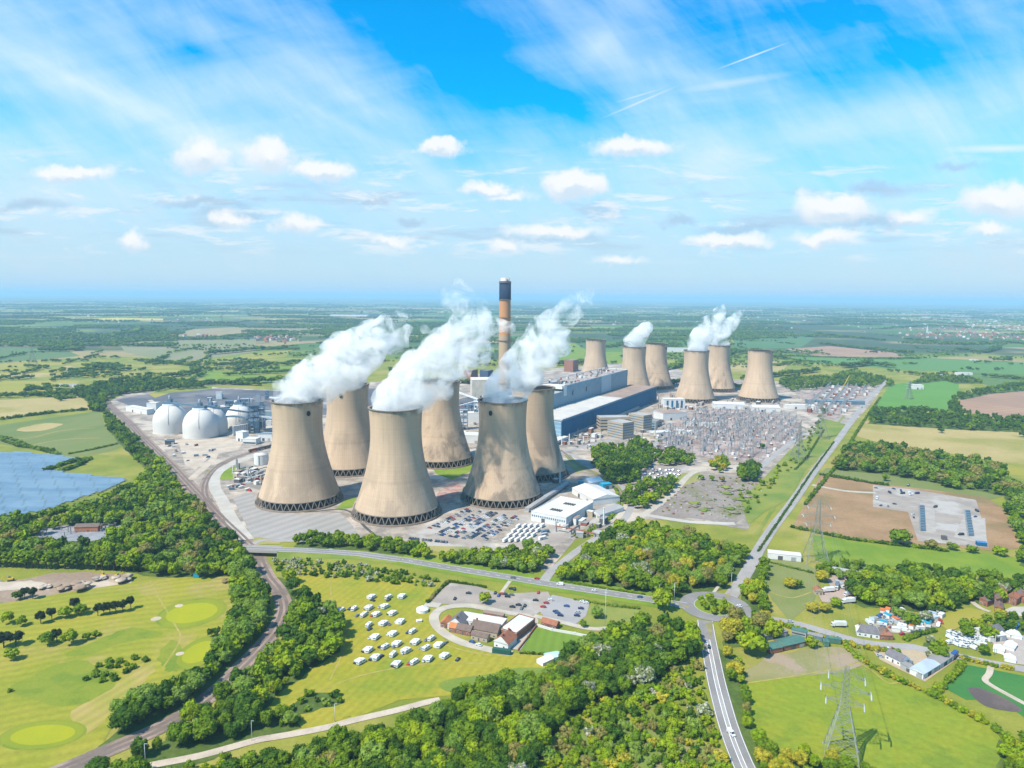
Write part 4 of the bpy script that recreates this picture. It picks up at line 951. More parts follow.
wood([(742, 478), (765, 478), (790, 455), (806, 432), (820, 414), (828, 420), (812, 440), (808, 452), (790, 470), (768, 492), (748, 512), (735, 508)], 15, 3, 6.5, {1: 3, 2: 2, 0: 1}, 'in the strip beside the switchyard road', shrub=True, und=False)
wood([(850, 442), (870, 443), (930, 452), (985, 460), (1002, 468), (1005, 480), (1040, 488), (1040, 500), (985, 488), (930, 478), (880, 470), (834, 466)], 11, 9, 15, {1: 3, 0: 3, 4: 1.5, 5: 1}, 'in the plantation right of the north road')
wood([(868, 421), (876, 408), (905, 409), (960, 412), (1000, 417), (1060, 421), (1060, 431), (960, 427)], 14, 9, 15, {0: 5, 1: 1}, 'in the dark belt between crop field and dry field')
wood([(955, 395), (960, 412), (954, 412), (948, 404)], 12, 8, 13, {0: 1}, 'between green and brown fields'); wood([(956, 394), (985, 388), (1030, 382), (1070, 378), (1070, 385), (990, 392), (962, 398)], 15, 9, 14, {0: 3, 1: 1}, 'above the ploughed field')
wood([(1005, 490), (1060, 490), (1060, 575), (1020, 560), (1025, 545), (1008, 510)], 11, 8, 14, {1: 3, 0: 2, 5: 1}, 'at the right edge beyond the construction site')
wood([(778, 382), (790, 377), (830, 376), (850, 371), (885, 377), (896, 383), (880, 386), (840, 385), (790, 390)], 14, 9, 15, {0: 3, 1: 3}, 'in the wood beyond the far compound')
wood([(912, 383), (930, 374), (965, 376), (985, 382), (955, 382), (945, 379)], 14, 8, 13, {0: 2, 1: 2}, 'by the farm beyond the crop field')
wood([(850, 596), (852, 580), (876, 570), (930, 568), (1000, 577), (1040, 581), (1040, 594), (1000, 598), (965, 598), (950, 606), (935, 608), (905, 604), (880, 602), (862, 602)], 8, 7, 13, {2: 4, 1: 4, 0: 2, 5: 1, 6: .4}, 'in the wood behind the houses on the right')
wood([(955, 628), (985, 618), (1010, 612), (1040, 615), (1040, 628), (1000, 632), (970, 638)], 8, 6, 10, {1: 3, 2: 1, 0: 1}, 'between the grass plot and the right hand yard')
wood([(920, 650), (924, 640), (940, 639), (950, 647), (985, 657), (960, 654), (945, 656), (930, 657)], 7.5, 4, 8, {1: 3, 2: 2, 3: 1, 6: 1}, 'between the east road and the scrapyard')
wood([(818, 568), (850, 560), (866, 560), (850, 578), (830, 575)], 8, 6, 9, {1: 2, 5: 2}, 'right of the lorry yard')
# single trees and clumps the photo shows one by one: px, py of the foot, height, width, tint
SING = [(346 and 343, 596, 0, 0, 0, '')][:0]
for px, py, h, ws, tn, where in [
    (662, 610, 15, 1.15, 2, 'standing between main road and club woods'), (597, 618, 8, 1.25, 5, 'rounded, beside the club car park'), (485, 604, 9, 1.15, 2, 'standing alone in the club car park'), (583, 627, 5, 1.2, 1, 'small, by the club lane'),
    (752, 655, 15, 1.3, 2, 'huge and round, left of the green roofed sheds'), (812, 648, 7.5, 1.2, 2, 'at the right end of the green roofed sheds'), (848, 572, 9, .7, 0, 'upright, in the green field behind the lorry yard'),
    (790, 588, 8, 1.5, 3, 'in the middle of the scrub paddock'), (798, 588, 7, 1.1, 1, 'in the middle of the scrub paddock'), (822, 582, 9, 1.4, 3, 'left of the lorry yard'), (812, 612, 7, 1.5, 3, 'below the lorry yard'), (824, 612, 7, 1.5, 3, 'below the lorry yard, its right end'), (836, 608, 8, 1.3, 2, 'below the lorry yard'),
    (900, 545, 15, 1.5, 1, 'large and round below the bare soil field'), (930, 549, 9, 1.4, 4, 'at the lower edge of the stone yard'), (952, 550, 7, 1.5, 1, 'at the lower edge of the stone yard'), (972, 553, 7, 1.5, 1, 'at the lower edge of the stone yard'), (1000, 556, 9, 1.5, 2, 'at the right end below the stone yard'),
    (947, 487, 11, 1.6, 0, 'behind the stone yard, left of two'), (956, 489, 10, 1.5, 1, 'behind the stone yard, right of two'), (885, 481, 9, 1.2, 1, 'at the upper left of the stone yard'), (941, 433, 9, 1.4, 0, 'alone in the dry field'), (1022, 437, 10, 1.2, 0, 'at the right edge of the dry field'),
    (8, 624, 9, 1.1, 2, 'at the left end of the golf row'), (22, 626, 7, 1.1, 1, 'second in the golf row'), (41, 624, 9, 1.1, 7, 'dark, in the golf row'), (52, 620, 9, 1, 7, 'dark, in the golf row'), (65, 618, 8, 1.2, 2, 'in the golf row'), (75, 612, 11, .9, 7, 'tall dark, in the golf row'), (80, 615, 8, 1.3, 1, 'at the right end of the golf row'),
    (98, 616, 9, 1, 7, 'first of the dark row on the fairway'), (104, 615, 9, 1, 7, 'in the dark row on the fairway'), (110, 614, 9, 1, 7, 'in the dark row on the fairway'), (116, 613, 9, 1, 7, 'in the dark row on the fairway'), (123, 612, 9, 1, 7, 'in the dark row on the fairway'), (131, 609, 10, .8, 7, 'last of the dark row on the fairway'),
    (48, 645, 9, 1.2, 1, 'in the lower golf clump'), (57, 642, 9, 1.0, 7, 'in the lower golf clump'), (69, 645, 10, 1.1, 2, 'in the lower golf clump'), (87, 640, 5, 1.2, 1, 'small, right of the lower golf clump'), (96, 636, 4.5, 1.3, 1, 'small, right of the lower golf clump'),
    (4, 648, 11, 1.3, 7, 'at the left edge of the golf course'), (16, 646, 10, 1.3, 7, 'at the left edge of the golf course'), (12, 660, 8, 1.2, 2, 'at the left edge, below the dark pines'), (10, 692, 3, 1, 1, 'tiny, on the dark rough'), (211, 637, 6, .9, 0, 'beside the middle putting green'), (217, 636, 6, .9, 0, 'beside the middle putting green'),
    (25, 598, 8, 1.2, 7, 'in front of the quarry'), (33, 599, 9, 1, 7, 'in front of the quarry'), (18, 600, 7, 1.2, 0, 'in front of the quarry'), (12, 565, 8, 1.2, 5, 'left of the quarry'), (27, 563, 8, 1.3, 5, 'left of the quarry'), (160, 567, 11, 1.0, 5, 'pale, before the big wood'), (170, 566, 12, 1.1, 5, 'pale, before the big wood'), (192, 566, 13, 1.3, 4, 'large, before the big wood'),
    (594, 452, 9, 1, 0, 'left of the grove below the offices'), (660, 444, 8, 1, 1, 'beside the beige offices'), (651, 447, 7, 1, 2, 'beside the beige offices'), (646, 448, 6, 1, 1, 'beside the beige offices'), (762, 449, 9, 1.1, 0, 'in the switchyard right corner'), (824, 414, 14, 1.1, 0, 'dark, right of the far compound'), (701, 480, 7, 1.2, 1, 'above the spoil ground'), (712, 481, 7, 1.1, 1, 'above the spoil ground'), (722, 482, 7, 1.1, 4, 'above the spoil ground'), (762, 486, 8, 1.1, 1, 'by the spoil ground right end'), (772, 484, 8, 1.1, 1, 'by the spoil ground right end'),
    (912, 626, 9, 1.5, 1, 'between the grass plot and the caravan yard'), (898, 618, 8, 1.3, 5, 'behind the caravan yard'), (925, 622, 8, 1.3, 6, 'behind the caravan yard'), (938, 658, 10, 1.4, 1, 'large, left of the blue truck'), (884, 651, 3.5, 1.5, 1, 'round shrub by the bungalow plot'), (895, 653, 3.5, 1.8, 1, 'round shrub by the bungalow plot'), (1000, 620, 8, 1.1, 3, 'beside the right hand houses'), (990, 640, 9, 1.2, 2, 'in the right hand yard'), (983, 655, 7, 1.1, 1, 'in the right hand yard')]:
    x, y = g(px, py); CANDS.append([x, y, h, ws, tn, where, h < 5])
# poplar row
for i in range(27):
    x, y = g(-5+i*6.3+random.uniform(-1, 1), 566+random.uniform(-1, 1)+i*.25); make_tree('poplar_tree', 'P', random.choice([1, 1, 0, 2]), x, y, random.uniform(15, 19), random.uniform(1.2, 1.6), 'slim upright poplar in the long row above the quarry', 'tree', 'poplar trees above the quarry')
# golf shrubs
W = [g(*p) for p in [(84, 682), (92, 668), (110, 662), (128, 660), (140, 655), (148, 660), (132, 672), (108, 684)]]
for x, y in scatter(W, 6): make_tree('bush', 'S', random.choice([1, 1, 0]), x, y, random.uniform(3, 4.5), random.uniform(1, 1.4), 'green bush in the thicket on the golf course', 'bush', 'bushes on the golf course')
CANDS.sort(key=lambda c: math.hypot(c[0], c[1]))
cnt = {}; rest = {}
for x, y, h, ws, tn, where, shrub in CANDS:
    nm = 'bush' if shrub else NM[tn]; d = math.hypot(x, y)
    cnt[nm] = cnt.get(nm, 0)+1
    lod = ('S' if shrub else ('N' if tn == 7 else 'A')) if d < 720 else ('T' if shrub else 'B')
    if cnt[nm] <= (205 if nm == 'bush' else 295) and d < 1500:
        lb = (LAB[tn].replace('tree', 'bush').replace('willow', 'willow bush').replace('hawthorn', 'hawthorn bush') if shrub else LAB[tn])+' '+where
        make_tree(nm, lod, tn, x, y, h, ws, lb, 'bush' if shrub else 'tree', 'trees and bushes '+where)
    else: rest.setdefault(where, []).append((x, y, .1, h, ws, ('B' if d < 800 else 'C') if not shrub else 'T', tn))
for where, L in rest.items(): merge_trees('woodland', L, 'mass of further trees '+where)
# hedges: each one a thing
def hedge(pts, w, h, tints, label, lod='T', sp=.75, world=False):
    W = [tuple(p) for p in pts] if world else [g(*p) for p in pts]; T = []
    for i in range(len(W)-1):
        L = math.dist(W[i], W[i+1]); k = max(1, int(L/(w*sp)))
        for j in range(k):
            t = (j+random.uniform(0, .6))/k; hh = h*random.uniform(.75, 1.25)
            T.append((W[i][0]+(W[i+1][0]-W[i][0])*t+random.uniform(-.15, .15)*w, W[i][1]+(W[i+1][1]-W[i][1])*t+random.uniform(-.15, .15)*w, 0, hh*1.15, w/h*random.uniform(.85, 1.2), lod, random.choice(tints)))
    return merge_trees('hedge', T, label, 'hedge', kind=None, group=None)
for pts, w_, h_, tn, lab in [
    ([(768, 622), (800, 631), (830, 640), (858, 648), (886, 652)], 3.2, 3.2, [3, 1, 3, 2], 'yellow flowering hedge along the far side of the east road'),
    ([(846, 648), (860, 660), (880, 672), (905, 684), (935, 697), (962, 712), (985, 724), (1005, 738), (1030, 760)], 4.2, 3.6, [1, 2, 3, 2], 'long clipped hedge between pylon field and bungalow plot'),
    ([(935, 695), (945, 685), (958, 672), (965, 662)], 3.5, 3.2, [2, 1], 'thick green hedge right of the corrugated sheds'),
    ([(962, 659), (990, 666), (1015, 670)], 3, 2.6, [1, 3], 'green hedge along the far side of the road at the right'),
    ([(906, 640), (920, 635), (936, 631)], 3.2, 3, [1, 0], 'dark hedge in front of the scrapyard'), ([(760, 560), (790, 568), (815, 574)], 2.2, 2.0, [1, 0], 'thin dark hedge above the scrub paddock'),
    ([(428, 603), (436, 594), (443, 587), (449, 582)], 2.2, 2.6, [0, 4], 'dark clipped hedge at the left end of the club car park'), ([(449, 582), (470, 585), (487, 588)], 1.6, 2.0, [0], 'thin dark hedge along the top of the club car park'),
    ([(820, 475), (874, 484), (890, 486)], 4, 4, [0], 'dark hedge along the top of the bare soil field'), ([(793, 528), (850, 540), (900, 546), (950, 552)], 4, 3.5, [1, 0], 'hedge along the bottom of the bare soil field'),
    ([(0, 420), (50, 413.5), (98, 409)], 7, 6, [0, 1], 'dark hedge between the tan and the olive field on the left'), ([(-60, 398), (0, 395.5), (42, 395), (62, 399), (88, 397)], 12, 8, [0, 1], 'dark hedge above the tan field on the left'),
    ([(28, 391), (34, 389), (45, 390)], 12, 9, [0], 'clump of dark trees in the hedge above the tan field'), ([(70, 454), (92, 450), (118, 444)], 4, 3, [1], 'thin hedge below the olive field'),
    ([(46, 471), (60, 466), (78, 460), (90, 459), (78, 466), (60, 472)], 7, 5, [0, 0, 1], 'dark bushes on the spit in the solar farm'), ([(0, 437), (15, 441), (35, 449), (60, 455)], 6, 4, [5, 0], 'ragged bushes above the solar farm'),
    ([(2, 441), (20, 447), (55, 451)], 5, 4, [0, 1], 'low bushes at the top edge of the solar farm'),
    ([(576, 538), (594, 529), (610, 519), (619, 505), (617, 491), (606, 481)], 3.0, 2.6, [1, 2], 'green hedge round the rail loop'), ([(636, 555), (700, 500), (800, 425)][:0] or [(758, 552), (790, 505), (812, 472), (834, 442)], 2, 2.0, [0], 'thin dark hedge left of the north road'),
    ([(805, 505), (840, 462), (852, 440), (866, 418), (880, 398)], 3.5, 3.5, [1, 0], 'hedge along the right side of the north road'), ([(795, 470), (806, 459), (824, 430)], 2.5, 2, [0], 'dark hedge in the strip beside the switchyard'),
    ([(575, 600), (600, 604.5), (640, 609)], 2.5, 2, [5, 1], 'low rough hedge above the club car park'), ([(560, 581), (600, 588), (645, 595)], 2.2, 1.6, [1], 'low hedge at the foot of the wood by the main road'),
    ([(520, 654), (545, 655), (563, 660)], 1.6, 1.8, [0, 1], 'low hedge below the bowling green')]:
    hedge(pts, w_, h_, tn, lab, lod='S' if math.hypot(*g(*pts[0])) < 620 and w_ < 6 else 'T')
# far tree lines in the middle distance, each its own thing
for k, (pts, w_, h_) in enumerate([
    ([(80, 372), (100, 369), (125, 371)], 26, 12), ([(84, 368), (105, 366), (122, 368)], 22, 11), ([(205, 355), (230, 353), (260, 350), (300, 350)], 26, 13), ([(232, 371), (270, 365), (305, 362)], 18, 9), ([(215, 367), (240, 365), (262, 362)], 16, 10),
    ([(225, 376), (260, 374), (310, 372)], 15, 9), ([(230, 385), (262, 383), (300, 382), (330, 384)], 20, 13), ([(190, 384), (225, 384), (262, 386)], 20, 10), ([(35, 347), (55, 348), (82, 351)], 26, 13), ([(40, 351), (62, 352), (85, 350)], 20, 12),
    ([(135, 361), (160, 362), (190, 366)], 18, 8), ([(165, 378), (190, 374), (200, 370)], 16, 10), ([(0, 338), (45, 336), (96, 335)], 30, 11), ([(110, 345), (140, 341), (176, 342)], 26, 10), ([(190, 340), (225, 337), (256, 334)], 24, 9), ([(262, 334), (285, 333)], 34, 16),
    ([(135, 334), (140, 331)], 34, 22), ([(240, 322), (300, 321), (360, 322)], 40, 13), ([(320, 345), (350, 342), (390, 342)], 30, 12), ([(380, 352), (410, 350), (440, 351)], 26, 12), ([(390, 372), (420, 370), (450, 372)], 22, 12), ([(400, 384), (430, 382), (470, 384)], 22, 12),
    ([(558, 342), (585, 340), (600, 346)], 22, 12), ([(556, 366), (580, 364), (600, 368)], 22, 14), ([(606, 348), (625, 345), (640, 350)], 18, 10), ([(670, 386), (680, 384), (690, 388)], 16, 12), ([(730, 388), (745, 390)], 16, 12), ([(666, 370), (684, 366)], 24, 12),
    ([(722, 360), (735, 352), (760, 356), (790, 360)], 24, 12), ([(775, 366), (800, 362), (830, 363)], 16, 8), ([(742, 380), (780, 376), (820, 372)], 22, 12), ([(845, 368), (870, 365), (893, 368)], 26, 14), ([(820, 344), (860, 349), (912, 354)], 22, 11), ([(815, 334), (845, 337), (885, 341)], 22, 10),
    ([(955, 350), (985, 353), (1000, 349)], 22, 11), ([(993, 361), (1012, 362)], 18, 13), ([(985, 377), (1024, 380), (1060, 381)], 18, 9), ([(790, 356.5), (870, 359), (920, 359)], 10, 5), ([(905, 340), (960, 345), (1024, 343)], 24, 12), ([(640, 336), (700, 337), (735, 334)], 26, 11), ([(560, 332), (600, 330), (640, 332)], 26, 10), ([(650, 324), (720, 325), (790, 323)], 34, 12), ([(880, 329), (930, 326), (1000, 330)], 34, 13)]):
    hedge(pts, w_, h_, [0, 0, 1], 'dark line of distant trees '+('beyond the left fields' if pts[0][0] < 240 else 'beyond the coal yard' if pts[0][0] < 520 else 'behind the far towers' if pts[0][0] < 740 else 'beyond the right hand fields'), lod='C' if w_ < 27 else 'D', sp=.55)['group'] = 'distant lines of trees'
# the far plain: hedgerow trees and woods too many to count
T1, T2 = [], []
for a, b_, d in hedge_lines:
    my = (a[1]+b_[1])/2; pxm, pym = proj((a[0]+b_[0])/2, my)
    if pym > 352: continue
    L = math.dist(a, b_); s = max(10, d/260); k = int(L/s)
    dens = fr.uniform(.35, 1.0)
    for j in range(k):
        if fr.random() > dens: continue
        t = (j+fr.random())/k; h = fr.uniform(4, 11) if fr.random() < .8 else fr.uniform(11, 17)
        T = T1 if d < 5200 else T2
        T.append((a[0]+(b_[0]-a[0])*t, a[1]+(b_[1]-a[1])*t, -.5, h, max(1.2, s/h*1.0)*fr.uniform(.7, 1.3), 'D' if d < 5200 else 'E', fr.choice([0, 0, 1, 1, 5] if fr.random() < .5 else [0])))
for _ in range(420):
    y = 2300*math.exp(fr.random()*2.0); x = fr.uniform(-.78, .78)*y; px_, py_ = proj(x, y)
    if py_ > 346: continue
    rx, ry = fr.uniform(50, 260)*(1+y/9000), fr.uniform(30, 120)*(1+y/6000); s = max(11, y/330)
    if 795 < px_ < 1024 and 325 < py_ < 342: continue
    for _k in range(int(min(240, 3.1*rx*ry/(s*s)*1.1))):
        a_ = fr.uniform(0, 6.28); q = math.sqrt(fr.random()); h = fr.uniform(10, 16)
        (T1 if y < 5200 else T2).append((x+rx*q*math.cos(a_), y+ry*q*math.sin(a_), -.5, h, max(1, s/h)*fr.uniform(.8, 1.3), 'D' if y < 5200 else 'E', fr.choice([0, 0, 0, 1])))
SW_ = [g(*p) for p in SITE]; T3 = []
for _ in range(330):
    px0, py0 = fr.uniform(-20, 1044), fr.uniform(326, 384) if fr.random() < .8 else fr.uniform(384, 402)
    if 200 < px0 < 880 and py0 > 372 or (880 < px0 and py0 > 378) or (735 < px0 < 1000 and 338 < py0 < 352 and fr.random() < .7): continue
    x0, y0 = g(px0, py0); a_ = fr.choice([R(14), R(104), R(14), fr.uniform(0, 3)]); L = fr.uniform(20, 380); k = int(L/13)+1
    if inside((x0, y0), SW_): continue
    for j in range(k):
        if fr.random() < .25: continue
        xx, yy = x0+math.cos(a_)*j*13+fr.uniform(-5, 5), y0+math.sin(a_)*j*13+fr.uniform(-5, 5)
        if inside((xx, yy), SW_) or not rc_ok(xx, yy): continue
        T3.append((xx, yy, -.3, fr.uniform(6, 13), fr.uniform(1.2, 1.9), 'D' if yy > 2300 else 'C', fr.choice([0, 0, 1])))
merge_trees('distant_woodland', T3, 'scattered hedgerow trees round the power station fields', 'woodland')
merge_trees('distant_woodland', T1, 'hedgerow trees and copses across the middle plain', 'woodland'); merge_trees('distant_woodland', T2, 'hedgerow trees and woods towards the horizon', 'woodland')
print('TREES', cnt, len(T1), len(T2), sum(len(v) for v in rest.values()))
# ------------------------------------------------------------------ helpers placing things by the pixel of their foot
def edge(Apx, Bpx, z=0.0):
    a = Vector(g(*Apx, z)); b = Vector(g(*Bpx, z)); d = b-a; return a, d.length, math.atan2(d.y, d.x)
def blk2(Apx, Bpx, W, H, wallm, roofm, label, cat='building', name='building', **k):
    a, L, rz = edge(Apx, Bpx); return blk(Apx[0], Apx[1], L, W, H, wallm, roofm, label, cat=cat, name=name, rot=math.degrees(rz), **k)
def house(Apx, Bpx, W, H, wallm, roofm, label, cat='house', name='house', rise=.42, hip=0.0, chim=1, z=.15, garage=False, axis=None, cm=None):
    a, L, rz = edge(Apx, Bpx); t = empty(name, (a.x, a.y, z), rz, label, cat)
    MB().box(0, L, 0, W, 0, H).build('wall', [wallm], t)
    ax = axis or ('x' if L >= W else 'y'); mb = MB(); mb.gable(0, L, 0, W, H, H+min(L, W)*rise, 0, .45, ax, 1, hip); rf = mb.build('roof', [roofm, wallm], t)
    for c in range(chim):
        cx_ = L*(.12+.7*c) if ax == 'x' else L/2; cy_ = W/2 if ax == 'x' else W*(.15+.7*c)
        MB().box(cx_-.5, cx_+.5, cy_-.5, cy_+.5, H, H+min(L, W)*rise+1.3).build('chimney', [cm or brick], rf)
    nw = max(2, int(L/3.5))
    for s in range(max(1, int(H/2.7))):
        for i in range(nw):
            if s == 0 and i == nw//2: MB().box((i+.3)*L/nw, (i+.3)*L/nw+1.0, -.12, 0, 0, 2.1).build('door', [roof_dk], t); continue
            fr_ = MB().box((i+.25)*L/nw, (i+.25)*L/nw+1.4, -.1, 0, s*2.7+.9, s*2.7+2.1).build('window', [white_w], t)
            MB().box((i+.25)*L/nw+.12, (i+.25)*L/nw+1.28, -.14, -.1, s*2.7+1.0, s*2.7+2.0).build('pane', [glass], fr_)
    return t

# ------------------------------------------------------------------ biomass domes
domem = mat('dome_white', (.60, .57, .52), (.56, .53, .49), .04, space='obj', fine=.03, finescale=.3)
def dome(px, pyb, wpx, label):
    fx, fy = g(px, pyb); r = wpx/2*fy/700*1.02; H_ = r*1.75
    t = empty('storage_dome', (fx*(1+r/fy), fy+r, .3), 0, label, 'storage dome', 'white storage domes of the fuel yard')
    P = [(r*.985, 0), (r, H_*.18)]+[(r*math.cos(a), H_*.36+(H_*.64)*math.sin(a)) for a in np.linspace(0, 1.42, 16)]
    MB().lathe(P, 56).build('dome', [domem], t)
    MB().lathe([(r*1.03, -.2), (r*1.03, 1.4), (r*.97, 1.5)], 56, cap=False).build('ring_beam', [conc], t)
    mb = MB(); mb.lathe([(r*.42, H_*.93), (r*.42, H_*.985), (r*.40, H_*.99)], 32, cap=True); mb.build('top_platform', [steel_w], t)
    mb = MB(); mb.box(-r*.3, r*.35, -r*.18, r*.18, H_*.99, H_*.99+4.0); mb.box(-r*.1, r*.12, -r*.14, r*.14, H_*.99+4, H_*.99+8.5); mb.build('head_house', [steel_b], t)
    mb = MB(); mb.lathe([(r*.06, H_+8), (r*.07, H_+12), (.2, H_+14)], 12, cx=0, cy=0); mb.build('vent_cowl', [steel_g], t)
    for k in range(10):
        a = k*math.pi/5; MB().tube((r*.4*math.cos(a), r*.4*math.sin(a), H_*.985), (r*.4*math.cos(a), r*.4*math.sin(a), H_*.985+1.3), .12, 4).build('rail_post', [steel_g], t)
    mb = MB()
    for k in range(8):
        a = -1.9+k*.1; a1, a2 = k/8*1.45, (k+1)/8*1.45
        mb.tube((r*1.01*math.cos(a1)*math.cos(-1.25), r*1.01*math.cos(a1)*math.sin(-1.25), H_*.36+H_*.645*math.sin(a1)), (r*1.01*math.cos(a2)*math.cos(-1.25), r*1.01*math.cos(a2)*math.sin(-1.25), H_*.36+H_*.645*math.sin(a2)), .35, 5)
    mb.build('stair_rib', [grey_w], t)
    return t, (fx*(1+r/fy), fy+r, H_)
_, d1 = dome(171.5, 435.5, 33.5, 'white storage dome farthest to the left')
_, d2 = dome(201.3, 440, 34, 'white storage dome in front, nearest of the group')
_, d3 = dome(212, 436.5, 31, 'white storage dome half hidden behind the nearest one')
_, d4 = dome(240, 430, 27, 'white storage dome behind the steel transfer tower')
def frame_tower(px, py, Wd, Dp, H_, label, m, floors=6, infill=.4, rot=10, name='transfer_tower'):
    t = gen(name, label, 'steel tower', px, py, R(rot))
    for i in range(3):
        for j in range(2): MB().box(i*Wd/2-.35, i*Wd/2+.35, j*Dp-.35, j*Dp+.35, 0, H_).build('column', [m], t)
    rr = random.Random(px)
    for f in range(1, floors+1):
        z = f*H_/floors; MB().box(-.5, Wd+.5, -.5, Dp+.5, z-.35, z).build('floor', [m], t)
        if rr.random() < infill: MB().box(rr.choice([0, Wd/2]), Wd*rr.choice([.5, 1]) if rr.random() < .5 else Wd, 1, Dp-1, z-H_/floors, z-.4).build('cladding', [rr.choice([clad_b, steel_w, steel_b])], t)
        mb = MB(); mb.tube((0, 0, z-H_/floors), (Wd/2, 0, z), .16, 4); mb.tube((Wd, 0, z-H_/floors), (Wd/2, 0, z), .16, 4); mb.build('brace', [m], t)
    return t
navy_s = mat('navy_steel', (.05, .10, .15), rough=.6, fine=.05)
frame_tower(249, 434, 15, 12, 46, 'dark blue open steel transfer tower right of the domes', navy_s, 9, .8)
frame_tower(255, 431, 15, 12, 40, 'second dark blue steel tower, right of the tallest one', navy_s, 8, .7)
frame_tower(241, 424, 14, 12, 44, 'pale steel tower with round top above the domes', steel_g, 7, .8)
frame_tower(226, 420, 12, 10, 34, 'grey steel tower behind the half hidden dome', steel_b, 6, .6)
frame_tower(459, 430, 14, 12, 34, 'pale steel process tower between the towers near the chimney', steel_g, 6, .6, rot=0)
frame_tower(474, 424, 16, 14, 40, 'pale steel process tower left of the front right cooling tower', steel_w, 6, .6, rot=0)
frame_tower(466, 418, 18, 10, 24, 'low blue steel frame below the cream building', steel_b, 4, .6, rot=0)
def gallery(p, q, label, wd=3.2, m=None, legs=4, arch=0):
    """enclosed conveyor on trestles between two world points"""
    p, q = Vector(p), Vector(q); d = q-p; L = math.hypot(d.x, d.y); t = empty('conveyor', (p.x, p.y, 0), math.atan2(d.y, d.x), label, 'conveyor')
    mb = MB(); n_ = 10
    for k in range(n_):
        f0, f1 = k/n_, (k+1)/n_; z0 = p.z+d.z*f0+arch*4*f0*(1-f0); z1 = p.z+d.z*f1+arch*4*f1*(1-f1); x0, x1 = L*f0, L*f1
        P = [(x0, -wd/2, z0-1.4), (x1, -wd/2, z1-1.4), (x1, wd/2, z1-1.4), (x0, wd/2, z0-1.4), (x0, -wd/2, z0+1.4), (x1, -wd/2, z1+1.4), (x1, wd/2, z1+1.4), (x0, wd/2, z0+1.4)]
        mb.add(P, [(0, 3, 2, 1), (4, 5, 6, 7), (0, 1, 5, 4), (2, 3, 7, 6)]+([(3, 0, 4, 7)] if k == 0 else [])+([(1, 2, 6, 5)] if k == n_-1 else []))
    mb.build('gallery', [m or steel_w], t)
    for k in range(legs):
        f = (k+.5)/legs; z = p.z+d.z*f+arch*4*f*(1-f)-1.4
        mb = MB(); mb.tube((L*f, -wd*.9, 0), (L*f, -wd*.4, z), .3, 5); mb.tube((L*f, wd*.9, 0), (L*f, wd*.4, z), .3, 5); mb.tube((L*f, -wd*.6, z*.5), (L*f, wd*.6, z*.5), .2, 4); mb.build('trestle', [steel_g], t)
tw_ = G(250, 434)
gallery((d1[0], d1[1], d1[2]+2), (d2[0], d2[1], d2[2]+3), 'conveyor bridge between the tops of the two front domes', legs=0, m=steel_b)
gallery((d2[0], d2[1], d2[2]+4), (tw_.x+5, tw_.y+5, 34), 'sloping conveyor from the nearest dome to the dark transfer tower', legs=2, m=steel_b)
gallery((d4[0]-20, d4[1]-38, 22), (tw_.x+5, tw_.y+5, 20), 'arched conveyor in front of the hidden dome', legs=3, arch=6, m=steel_b)
q_ = G(275, 432); gallery((tw_.x+8, tw_.y+5, 30), (q_.x+40, q_.y, 18), 'conveyor running right from the dark transfer tower behind the front left cooling tower', legs=3)
q1, q2 = G(270, 404), G(455, 425); gallery((q1.x, q1.y, 14), (q2.x, q2.y, 14), 'long white conveyor crossing behind the middle cooling towers', legs=9)
q1, q2 = G(452, 404), G(480, 412); gallery((q1.x, q1.y, 30), (q2.x, q2.y, 24), 'white sloping conveyor left of the cream building', legs=3)
q1, q2 = G(452, 414), G(492, 408); gallery((q1.x, q1.y, 12), (q2.x, q2.y, 22), 'white conveyor below the cream building', legs=3)
def tank(px, py, r, H_, label, m=None, cone=True, grp=None):
    t = gen('storage_tank', label, 'tank', px, py, 0, grp)
    MB().lathe([(r, 0), (r, H_)], 32, cap=False).build('wall', [m or white_w], t); MB().lathe([(r+.25, H_-.3), (r+.25, H_), (.3, H_+(r*.16 if cone else .4))], 32).build('roof', [roof_w], t)
    MB().box(-.4, .4, -r-.8, -r-.1, 0, H_).build('ladder', [steel_g], t)
tank(261.5, 464, 9.3, 13.5, 'squat white tank left of the front left cooling tower')
for k, (px, py, r, h) in enumerate([(224, 414, 6, 16), (231, 412, 6, 16), (237, 411, 5, 20), (214, 408, 7, 12)]): tank(px, py, r, h, 'white tank behind the domes, '+['nearest', 'middle', 'tallest', 'leftmost'][k])
for i in range(9):
    tank(234+i*1.9, 436-i*.35, 1.5, 16, 'slim white silo in the row beside the steel transfer tower', grp='slim silos beside the transfer tower')
blk(147, 413.5, 18, 16, 19, white_w, roof_w, 'tall white box building left of the domes', rot=0)
blk2((126, 411), (147, 415), 14, 9, white_w, roof_w, 'low white shed at the left end of the fuel yard', cat='shed', name='shed')
blk2((165, 445), (174, 444.5), 10, 5, roof_dk, steel_b, 'blue grey roofed store beside the track below the domes', cat='shed', name='shed')
blk2((236, 441), (243, 442), 12, 14, white_w, roof_w, 'white box building right of the nearest dome'); blk2((243, 444.5), (256, 445), 16, 8, white_w, roof_w, 'low white process building beside the railway', win=1); blk2((258, 441), (272, 441.5), 16, 10, white_w, steel_b, 'blue grey roofed process building by the front left tower')
blk2((222, 421), (236, 420), 14, 24, steel_b, roof_w, 'blue grey process block behind the domes'); blk2((262, 422), (272, 422), 14, 18, clad_b, roof_l, 'blue grey block behind the dark transfer tower')
